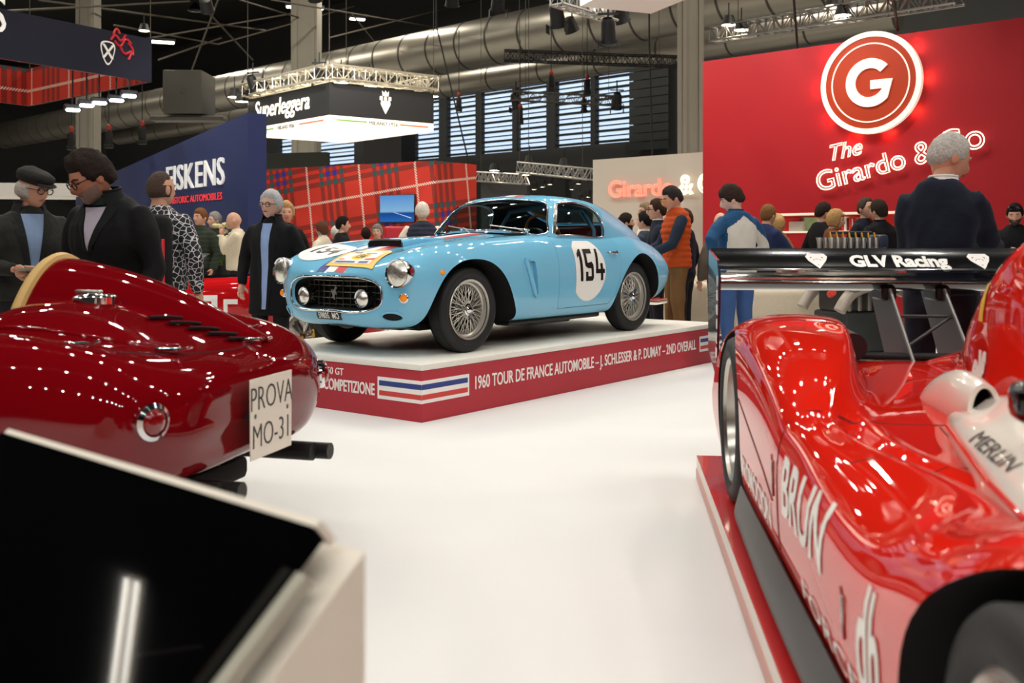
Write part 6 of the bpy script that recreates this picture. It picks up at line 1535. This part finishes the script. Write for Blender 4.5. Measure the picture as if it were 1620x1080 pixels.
bp = thing('backpack', 'black backpack with yellow tag on the balding man', 'backpack', (r3.location.x, r3.location.y, 0), r3.rotation_euler.z)
b = MB(); b.rbox((.04, -.245, 1.14), (.34, .17, .56), .07, 3); b.build('pack_body', C_('pack_black', (20, 20, 22)), bp); b = MB(); b.rbox((.04, -.35, 1.02), (.27, .06, .28), .03, 3); b.build('front_pocket', C_('pack_grey', (34, 34, 36)), bp); b = MB(); b.rbox((-.10, -.34, 1.30), (.03, .012, .05), .004, 1); b.build('yellow_tag', mat('mark_yellow', (0, 0, 0)), bp); b = MB(); b.rbox((.19, -.30, 1.05), (.012, .06, .40), .004, 1); b.build('red_piping', red_print, bp)
r4, i4 = person('grey haired man in black coat over light blue sweater behind the blue coupe', 430, 302, 9.0, 168, blackc, dark_tr, (176, 176, 176), short_hair(.6, -.05, -.6), tone=(206, 158, 136), head_yaw=-8, coat=.26, girth=1.12, shirt=C_('sky_sweater', (140, 162, 204)), shirt_open=.9, shirt_w=.05, lapel=C_('wool_lapel', (20, 20, 22), .5, 20), glasses=(70, 66, 66), hair_t=.024, collar=blackc)
person('blonde haired visitor mostly hidden behind the grey haired man in black coat', 452, 320, 11.9, 200, blackc, dark_tr, (186, 150, 104), short_hair(.6, -.4, -1.0), hair_t=.03)
# -- by the tartan and navy stands
person('young man in green puffer jacket standing before the navy wall', 318, 346, 14.2, 150, C_('green_puffer', (46, 54, 42)), dark_tr, (112, 74, 44), short_hair(.55, 0, -.5), puffer=True, girth=1.15, height=1.72, vox=.02)
person('grey haired visitor in dark coat between green puffer and flowers', 341, 353, 15.2, 130, C_('dark_coat', (36, 36, 36)), dark_tr, (140, 136, 130), short_hair(.6, 0, -.5), vox=.02, height=1.7)
person('bald man in cream jumper resting chin on hand by the navy wall', 374, 351, 13.6, 100, C_('cream_knit', (206, 196, 170), .5, 30), dark_tr, None, None, girth=1.12, wristL=(-.02, .20, 1.42), vox=.02, height=1.66, head_pitch=14)
person('child with brown hair and cream hood before the tartan wall', 510, 357, 15.5, 60, C_('cream_hood', (214, 206, 184)), dark_tr, (92, 60, 44), short_hair(.4, -.4, -.8), vox=.02, height=1.56, hair_t=.026, collar=C_('cream_hood', (0, 0, 0)))
person('dark haired man in black jacket before the tartan wall', 541, 348, 14.8, -60, C_('black_jkt', (20, 20, 22)), dark_tr, (28, 22, 20), short_hair(.6, 0, -.6), vox=.02, height=1.62, head_yaw=-15, girth=1.1)
person('dark haired visitor low before the tartan wall', 579, 365, 16.2, 20, C_('brown_jkt', (70, 50, 40)), dark_tr, (40, 26, 20), short_hair(.5, -.3, -.8), vox=.022, height=1.48)
person('grey curly haired visitor low under the television', 597, 360, 16.0, 175, C_('brown_jkt', (0, 0, 0)), dark_tr, (126, 118, 112), short_hair(.55, -.2, -.6), vox=.022, height=1.52, hair_t=.026)
person('white haired visitor hidden behind the man in black jacket', 532, 362, 16.4, 60, C_('dark_coat', (0, 0, 0)), dark_tr, (206, 202, 194), short_hair(.5, -.1, -.7), vox=.022, height=1.5)
r9, i9 = person('white haired man in navy gilet and cream sleeves facing the television', 668, 320, 13.4, 8, C_('navy_gilet', (42, 46, 62), .3, 16), dark_tr, (214, 206, 190), short_hair(.5, -.1, -.45), girth=1.2, sleeves=C_('cream_sleeve', (220, 210, 190)), collar=C_('mustard_scarf', (196, 150, 60)), vox=.018, puffer=True)
# -- behind the coupe's tail
person('bearded dark haired man in profile beyond the coupe tail', 989, 336, 13.2, -85, C_('dark_coat', (0, 0, 0)), dark_tr, (34, 26, 22), short_hair(.6, 0, -.5), beard_c=(40, 30, 26), vox=.018, height=1.62)
person('dark haired man in slate suit with back to the white wall visitors', 1021, 337, 12.5, 55, C_('slate_suit', (52, 60, 70)), dark_tr, (26, 22, 22), short_hair(.6, -.05, -.5), vox=.018, height=1.62, collar=white_paint, wristL=(-.1, .33, 1.15), wristR=(.1, .33, 1.15))
person('tall grey blond man behind the suited group at the white wall', 1023, 320, 13.7, 110, C_('navy_suit', (34, 44, 72)), dark_tr, (140, 118, 92), short_hair(.6, 0, -.5), vox=.018, shirt=white_paint)
person('bespectacled man in navy suit between the group and the orange gilet', 1041, 315, 11.9, 85, C_('navy_suit2', (28, 32, 46)), dark_tr, (58, 40, 30), short_hair(.66, 0, -.5), glasses=(30, 26, 26), vox=.016, collar=white_paint, wristL=(-.1, .3, 1.15))
r10, i10 = person('man in orange padded gilet and yellow glasses at the coupe tail', 1070, 293, 11.3, 96, C_('orange_gilet', (178, 70, 24), .2, 16), C_('brown_chino', (112, 82, 48), .35, 16), (48, 40, 38), short_hair(.66, .0, -.5), tone=(214, 156, 130), head_yaw=4, head_pitch=20, sleeves=C_('navy_sleeve', (34, 44, 58)), cuffL=C_('pink_cuff', (222, 190, 190)), wristL=(-.16, .34, 1.02), wristR=(.12, .34, 1.02), puffer=True, girth=1.08, glasses=(232, 160, 30), vox=.014, collar=C_('orange_gilet', (0, 0, 0)))
person('visitor in navy coat hidden behind the man in orange gilet', 1084, 330, 12.1, 60, navyc, dark_tr, (60, 46, 36), short_hair(.6, -.1, -.5), vox=.02, height=1.64)
r12, i12 = person('young man in blue and white fleece with hand on hip behind the wing', 1166, 291, 9.9, 24, [C_('teal_fleece', (34, 74, 112), .4, 30), C_('white_fleece', (206, 200, 190), .4, 30)], jeans, (52, 36, 30), short_hair(.36, -.15, -.5), tone=(224, 178, 158), head_yaw=52, head_pitch=22, wristL=(-.26, .0, 1.03), wristR=(.22, .20, 1.0), paint=lambda c: 1 if (c.z < 1.45-abs(c.x)*.7 and c.y < .12 and c.x > -.175) else 0, vox=.014, hair_t=.026, girth=1.08, collar=C_('teal_fleece', (0, 0, 0)), elbowhint=(1.0, -.7, 0))
person('bald visitor in grey brown jacket beside the young man in fleece', 1141, 345, 11.4, 20, C_('taupe_jacket', (92, 84, 74)), dark_tr, (150, 120, 90), fringe, vox=.018, height=1.58, girth=1.1)
r14, i14 = person('brown haired man in navy suit leaning on the red counter', 1206, 322, 12.2, -52, C_('blue_suit', (34, 44, 80)), dark_tr, (120, 84, 50), short_hair(.6, 0, -.5), vox=.018, stoop=10, wristR=(.30, .40, 1.0), wristL=(-.1, .42, 1.0))
person('long haired blonde woman beside the red counter', 1230, 350, 13.3, 30, C_('tan_coat', (150, 110, 74)), dark_tr, (186, 150, 96), lambda az, el: .3 if (el > .5 or (abs(az) > .7 and el > -1.2)) else 0.0, vox=.02, height=1.6, hair_t=.03)
person('man in black jumper in profile at the wall niche', 1300, 320, 12.8, -70, blackc, dark_tr, (44, 32, 26), short_hair(.6, 0, -.5), vox=.016, height=1.75, head_yaw=-6, head_pitch=8, wristR=(.05, .30, 1.0))
r16, i16 = person('blonde woman in rust jacket with sunglasses on her head', 1318, 331, 12.2, -105, C_('rust_jacket', (108, 58, 28)), dark_tr, (176, 136, 88), lambda az, el: .3 if (el > .55 or (abs(az) > .9 and el > -.9)) else 0.0, tone=(226, 178, 152), vox=.016, head_pitch=10, wristL=(-.08, .34, 1.18), wristR=(.08, .34, 1.18), shirt=C_('grey_top', (110, 116, 124)), shirt_open=1.0, shirt_w=.09, hair_t=.022)
sgb = MB(); HM_, k_ = i16['HM'], i16['k']
for s in (-1, 1): sgb.ell(HM_ @ (Vector((s*.034, .082, .092))*k_), (.03, .012, .02), 10, 8)
sgl = sgb.build('sunglasses', mat('sunglass', (230, 220, 210), .2), r16)
person('balding man in dark navy coat talking at the niche', 1369, 313, 12.6, 215, C_('ink_coat', (22, 26, 38)), dark_tr, (70, 58, 50), short_hair(.8, .05, -.5), vox=.016, head_yaw=-8)
person('dark haired man in black hooded coat seen from behind at the niche', 1391, 316, 11.8, 30, C_('hood_coat', (16, 16, 18)), dark_tr, (46, 36, 28), short_hair(.5, -.1, -.6), vox=.016, girth=1.22, coat=.2, collar=C_('hood_coat', (0, 0, 0)))
person('dark haired visitor just beyond the silver haired man', 1548, 323, 12.1, 120, C_('dark_coat', (0, 0, 0)), dark_tr, (30, 24, 22), short_hair(.5, -.1, -.6), vox=.02)
r18, i18 = person('silver haired man in navy sweater with back turned beside the red prototype', 1488, 204, 5.45, -28, navyc, C_('navy_trousers', (34, 38, 48)), (178, 172, 164), short_hair(.62, -.06, -.42), tone=(196, 138, 110), head_yaw=-56, head_pitch=20, stoop=4, wristR=(.24, .46, 1.18), wristL=(-.10, .32, 1.10), elbowhint=(.12, -.2, -1.0), vox=.013, girth=.96, collar=C_('white_collar', (226, 222, 216)), hair_t=.013)
r19, i19 = person('man in black with dark glasses on his head by the red wall', 1606, 321, 11.6, 150, C_('black_jkt', (0, 0, 0)), dark_tr, (26, 22, 22), short_hair(.55, -.1, -.5), tone=(220, 170, 146), vox=.016, head_pitch=16, wristL=(-.05, .30, 1.16), wristR=(.06, .30, 1.16), beard_c=(70, 56, 50))
sgb = MB(); HM_, k_ = i19['HM'], i19['k']
for s in (-1, 1): sgb.ell(HM_ @ (Vector((s*.034, .070, .098))*k_), (.032, .014, .022), 10, 8)
sgb.build('sunglasses', black_gloss, r19)
# card in the hands of the man in the cap
U_, k_ = i1['U'], i1['k']; mid = (i1['wp'][-1]+i1['wp'][1])/2
cd = MB(); cd.rbox((0, 0, 0), (.21, .14, .006), .002, 1); co = cd.build('card', mat('card_grey', (120, 124, 112), .4), None, 0)
co.location = r1.matrix_basis @ (mid+Vector((0, .085, .0))); co.rotation_euler = (.15, 0, r1.rotation_euler.z); tag(co, 'thin pale card held by the man in the flat cap', 'card')
# ================================================================ things among the visitors
boucle = mat('cream_boucle', (216, 202, 176), .95, noise=.06, nscale=40, bump=.6, bscale=90)
def armchair(label, px, Z, rz, w=.85, dp=.8):
    r = thing('armchair', label, 'armchair', (at(px, 385, Z).x, Z, 0), rz, 'cream boucle seats')
    b = MB(); b.rbox((0, 0, .24), (w, dp, .34), .09, 4); b.build('seat', boucle, r); b = MB(); b.rbox((0, dp*.40, .44), (w, .22, .60), .10, 4); b.build('backrest', boucle, r)
    for s in (-1, 1): b = MB(); b.rbox((s*w*.44, 0, .36), (.20, dp, .46), .09, 4); b.build('armrest', boucle, r)
    for sx in (-1, 1):
        for sy in (-1, 1): b = MB(); b.cyl((sx*w*.36, sy*dp*.36, 0), (sx*w*.36, sy*dp*.36, .08), .02, seg=8); b.build('leg', black, r)
armchair('cream boucle armchair behind the coupe tail', 1043, 15.7, .5); armchair('cream boucle armchair between coupe tail and rear wing', 1115, 12.9, 2.2, .8); armchair('wide cream boucle sofa seen under the rear wing', 1230, 11.3, 3.0, .92); armchair('cream boucle armchair standing before the white wall', 1106, 14.3, .3, .9)
tb = at(1062, 385, 13.9); r = thing('coffee_table', 'low white coffee table with magazines between the armchairs', 'table', (tb.x, tb.y, 0)); b = MB(); b.lathe([(.0001, .40), (.20, .40), (.22, .385), (.20, .37), (.0001, .37)], 28); b.build('table_top', white_paint, r); b = MB(); b.cyl((0, 0, .02), (0, 0, .37), .03, seg=12); b.lathe([(.0001, .03), (.18, .02), (.18, 0), (.0001, 0)], 24); b.build('table_leg', white_paint, r)
for i in range(3): b = MB(); b.rbox((tb.x+.03*i-.05, tb.y+.05*i, .406+.012*i), (.21, .28, .011), .002, 1); o = b.build('magazine', mat('book_%d' % i, (0, 0, 0)), None, 0); tag(o, ['red magazine at the bottom of the coffee table pile', 'white magazine in the coffee table pile', 'dark magazine on top of the coffee table pile'][i], 'magazine', 'magazines on the coffee table')
# V engine on a stand
e0 = at(1345, 385, 10.1); eng = thing('display_engine', 'racing engine with silver intake trumpets standing on a dark block', 'engine', (e0.x, e0.y, 0), .25)
cast = mat('cast_alloy', (150, 142, 128), .45, .7, noise=.2, nscale=14); casd = mat('cast_dark', (70, 68, 64), .5, .6, noise=.2, nscale=14)
b = MB(); b.rbox((.05, 0, .34), (.58, .60, .40), .03, 2); b.rbox((.05, 0, .125), (.66, .66, .03), .005, 1); b.build('engine_stand', mat('stand_charcoal', (52, 54, 52), .45), eng)
for x in (-.22, .32):
    for y in (-.25, .25): b = MB(); b.cyl((x, y, 0), (x, y, .12), .03, seg=8); b.build('stand_leg', black, eng)
b = MB(); b.rbox((.05, 0, .66), (.56, .50, .28), .06, 3); b.rbox((.05, 0, .84), (.62, .40, .14), .05, 3); b.build('crankcase', casd, eng)
b = MB()
for i in range(5): b.rbox((-.18+.11*i, -.262, .66), (.05, .04, .22), .015, 2)
b.build('crankcase_ribs', cast, eng)
for s in (-1, 1):
    b = MB(); b.rbox((.0, s*.22, .95), (.70, .18, .14), .05, 3, rot=Matrix.Rotation(s*-.5, 3, 'X')); b.build('cam_cover', cast, eng)
    b = MB(); b.tube(curve2([(.26, .78), (-.02, .79), (-.22, .72), (-.33, .58)], 5, False) and [(x, s*.34, z) for x, z in curve2([(.26, .80), (-.02, .80), (-.22, .72), (-.34, .56)], 5, False)], .06, 14); b.build('exhaust_pipe', mat('pipe_alloy', (176, 164, 150), .45, .3), eng)
    b = MB(); b.lathe([(.10, -.04), (.10, .04), (.07, .05), (.06, .01), (.0001, .01)], 20, (.44, s*.26, .78), (0, -1, 0)); b.build('pulley', cast, eng)
    b = MB(); b.lathe([(.09, -.04), (.09, .04), (.06, .05), (.05, .01), (.0001, .01)], 20, (-.20, s*.36, .83), (0, -1, 0)); b.build('port', cast, eng)
for i in range(8):
    for s in (-1, 1):
        b = MB(); x = -.28+.072*i; b.lathe([(.022, 0), (.024, .10), (.028, .15), (.038, .18), (.035, .18), (.020, .10)], 14, (x, s*.11, 1.10)); t_ = b.build('intake_trumpet', alu, eng)
        if s < 0: b = MB(); b.cyl((x+.036, -.06, 1.20), (x+.036, -.02, 1.33), .012, seg=8); b.build('injector', mat('injector_gold', (200, 150, 50), .35, .7), eng)
b = MB(); b.rbox((.0, .0, 1.33), (.50, .05, .03), .02, 2); b.rbox((.32, -.0, 1.24), (.12, .22, .14), .03, 2); b.build('fuel_rail', mat('rail_dark', (50, 56, 74), .4), eng)
for p in ((-.42, -.30, .72), (.40, -.32, .66)): b = MB(); b.cyl(p, (p[0], p[1]-.06, p[2]+.03), .035, seg=10); b.build('red_plug', mat('plug_red', (206, 60, 40), .4), eng)
# dark blue car the silver-haired man leans over
nb_ = mat('midnight_paint', (20, 26, 60), .6, spec=0, coat=1.0); dc0 = Vector((5.75, 8.6, 0)); dcar = thing('dark_blue_car', 'midnight blue sports car beside the silver haired man', 'car', dc0, -.5)
dn_ = [row(-2.05, (0,.40),(.3,.40),(.42,.45),(.44,.52),(.40,.58),(.25,.60),(0,.61)), row(-1.8, (0,.28),(.6,.28),(.74,.40),(.78,.54),(.72,.66),(.5,.72),(0,.73)), row(-1.2, (0,.22),(.7,.22),(.84,.38),(.88,.56),(.82,.74),(.6,.82),(0,.84)), row(-.5, (0,.20),(.72,.20),(.86,.36),(.9,.56),(.84,.78),(.64,.88),(0,.92)), row(.3, (0,.20),(.72,.20),(.86,.36),(.9,.56),(.84,.78),(.66,.88),(0,.92)), row(1.1, (0,.22),(.7,.22),(.86,.38),(.9,.58),(.84,.78),(.62,.87),(0,.90)), row(1.7, (0,.28),(.6,.28),(.76,.42),(.8,.58),(.74,.72),(.55,.80),(0,.82)), row(2.05, (0,.42),(.3,.42),(.42,.48),(.44,.56),(.40,.64),(.28,.68),(0,.69))]
raw = grid_mesh(ring_net(dn_, 4, 5), 'body', [nb_, void]); cut = []
for sg in (-1, 1):
    for xc in (-1.2, 1.2): cut.append(prism_mesh(arch(xc, .32, .37), XZ, sg*.55, sg*1.1, void))
obj('body', boolean(raw, cut), dcar, 35)
gh2 = [[(-.55,.80,.86),(-.5,.7,.90),(-.45,.35,.93),(-.42,0,.94)], [(-.1,.74,.86),(-.08,.62,1.1),(-.06,.35,1.17),(-.05,0,1.19)], [(.5,.74,.86),(.5,.6,1.12),(.5,.35,1.2),(.5,0,1.22)], [(1.0,.72,.86),(1.0,.58,1.02),(1.0,.33,1.09),(1.0,0,1.11)], [(1.5,.6,.80),(1.5,.45,.84),(1.5,.25,.86),(1.5,0,.87)]]
Hn = np.array(gh2, float); mir = Hn[:, -2::-1].copy(); mir[..., 1] *= -1; obj('roof', grid_mesh(open_net(np.concatenate([Hn, mir], axis=1), 4, 4), 'roof', [mat('tinted_glass', (18, 22, 36), .06, coat=.8)], periodic=False), dcar, 60)
wz_ = wire_wheel(.325, .222, .18)
for x in (-1.2, 1.2): mount(wz_, dcar, (x, -.72, .325), 0); mount(wz_, dcar, (x, .72, .325), PI)
# red open car behind the dark coats, and the racing wheel by the coupe's nose
rc = at(352, 385, 10.4); rcar = thing('open_red_car', 'bright red open car with white painted letters behind the visitors', 'car', (rc.x-.60, rc.y+.35, 0), .06)
rn = [row(-1.7, (0,.40),(.3,.40),(.42,.45),(.44,.52),(.40,.58),(.25,.60),(0,.61)), row(-1.4, (0,.28),(.6,.28),(.72,.40),(.75,.54),(.70,.68),(.5,.76),(0,.78)), row(-.6, (0,.22),(.66,.22),(.76,.38),(.79,.56),(.76,.74),(.6,.84),(0,.87)), row(.5, (0,.22),(.66,.22),(.76,.38),(.79,.56),(.77,.76),(.62,.86),(0,.88)), row(1.4, (0,.24),(.64,.24),(.76,.38),(.79,.58),(.76,.78),(.6,.87),(0,.88)), row(2.2, (0,.30),(.5,.30),(.66,.42),(.7,.55),(.66,.68),(.5,.74),(0,.75)), row(2.45, (0,.42),(.25,.42),(.35,.47),(.37,.53),(.34,.59),(.22,.62),(0,.63))]
red2 = mat('racing_red', (186, 20, 24), .6, spec=0, coat=1.0); raw = grid_mesh(ring_net(rn, 4, 5), 'body', [red2, void]); bvr = bvh_of(raw); cut = []
for sg in (-1, 1):
    for xc in (-.95, 1.55): cut.append(prism_mesh(arch(xc, .32, .36), XZ, sg*.50, sg*1.1, void))
cut.append(prism_mesh(curve2([(-.1,-.5),(.4,-.58),(.9,-.5),(1.0,0),(.9,.5),(.4,.58),(-.1,.5),(-.2,0)], 3), XY, .5, 1.2, void)); obj('body', boolean(raw, cut), rcar, 35)
for x in (-.95, 1.55): mount(wz_, rcar, (x, -.64, .325), 0); mount(wz_, rcar, (x, .64, .325), PI)
drop(wz_)
b = MB(); b.add([(.0, -.55, .86), (.0, .55, .86), (.22, .50, 1.10), (.22, -.50, 1.10)], [(0, 1, 2, 3)]); b.build('windscreen', glass, rcar, 0)
b = MB(); b.tube([(.0, -.56, .85), (.22, -.51, 1.10), (.22, .51, 1.10), (.0, .56, .85)], .010, 6); b.build('windscreen_frame', chrome, rcar)
v = []; f = []
bar([(.42,.42),(.48,.42),(.48,.70),(.42,.70)]); bar([(.42,.64),(.62,.64),(.62,.70),(.42,.70)]); bar([(.56,.42),(.62,.42),(.62,.70),(.56,.70)])
bar([(.68,.40),(.72,.40),(.72,.66),(.68,.66)]); bar([(.68,.61),(.82,.61),(.82,.66),(.68,.66)]); bar([(.68,.40),(.82,.40),(.82,.45),(.68,.45)])
decal('painted_letters', v, f, lambda a, c: (a, -1.4, c), (0, 1, 0), bvr, white_print, rcar, .004, .06)
trim('door_gap', on_surface([(x, -1.4, z) for x, z in ((.92,.84),(.92,.6),(.92,.34))], (0, 1, 0), bvr, 0), .004, gapm, parent=rcar); trim('door_gap', on_surface([(x, -1.4, .66) for x in (.2, .6, 1.0, 1.3)], (0, 1, 0), bvr, 0), .003, gapm, parent=rcar)
tw = at(487, 385, 9.6); r = thing('racing_wheel', 'racing wheel with yellow lettered tyre behind the coupe nose', 'wheel', (tw.x, tw.y, .325), -.75)
s_ = slick(.325, .225, .24); 
for ch in list(s_.children): c_ = ch.copy(); COL.objects.link(c_); c_.parent = r
drop(s_)
v, f = text2d('PIRELLI', .055, .002, 1.1, align='CENTER'); b = MB(); vv = []
for a, c in v:
    th = -a/.265+PI; rr = .245+c; vv.append((rr*math.sin(th), -.1215, -rr*math.cos(th)))
for (ang) in (PI/2,):
    R_ = Matrix.Rotation(ang, 3, 'Y'); b.add([R_ @ Vector(p) for p in vv], f)
b.build('tyre_lettering', mat('mark_yellow', (0, 0, 0)), r, 0)
# flowers by the navy wall
fp_ = at(352, 385, 14.8); r = thing('flower_arrangement', 'tall pale green flower arrangement beside the navy wall', 'plant', (fp_.x, fp_.y, 0)); b = MB(); b.lathe([(.0001, 0), (.16, 0), (.20, .9), (.17, .9), (.0001, .85)], 20); b.build('planter', black, r)
rnd = random.Random(5)
for i in range(26):
    a = rnd.uniform(0, 2*PI); e = rnd.uniform(.3, 1.3); L = rnd.uniform(.35, .62); d = Vector((math.cos(a)*math.cos(e), math.sin(a)*math.cos(e), math.sin(e))); p0 = Vector((0, 0, .88)); p1 = p0+d*L*.6+Vector((0, 0, .1)); p2 = p0+d*L
    s = d.cross(Vector((0, 0, 1))).normalized()*.022; b = MB(); b.add([p0, p1-s, p1+s, p2, p1+Vector((0, 0, .006))], [(0, 1, 4), (0, 4, 2), (1, 3, 4), (4, 3, 2)]); b.build('leaf', mat('leaf_%d' % (i % 3), [(70, 104, 50), (104, 132, 66), (150, 160, 90)][i % 3], .5), r, 0)
for i in range(9):
    a = rnd.uniform(0, 2*PI); p = Vector((math.cos(a)*.14*rnd.random(), math.sin(a)*.14*rnd.random(), 1.28+rnd.uniform(0, .22))); b = MB(); b.ell(p, (.05, .05, .035), 8, 6); b.build('bloom', mat('bloom_cream', (206, 200, 150), .6), r)
# red chair under the television
rcp = at(632, 385, 14.2); r = thing('red_chair', 'red padded chair under the television', 'chair', (rcp.x, rcp.y, 0), .2); b = MB(); b.rbox((0, 0, .62), (.46, .44, .08), .03, 2); b.build('seat', red_print, r); b = MB(); b.rbox((0, -.2, 1.16), (.46, .08, .60), .035, 3); b.build('backrest', red_print, r)
for sx in (-1, 1):
    for sy in (-1, 1): b = MB(); b.cyl((sx*.18, sy*.17, 0), (sx*.18, sy*.17, .6), .015, seg=6); b.build('leg', alu, r)
    b = MB(); b.cyl((sx*.18, -.19, .6), (sx*.18, -.2, .9), .014, seg=6); b.build('back_post', alu, r)
for o_ in list(TMP.collection.objects): bpy.data.objects.remove(o_)
bpy.data.scenes.remove(TMP)
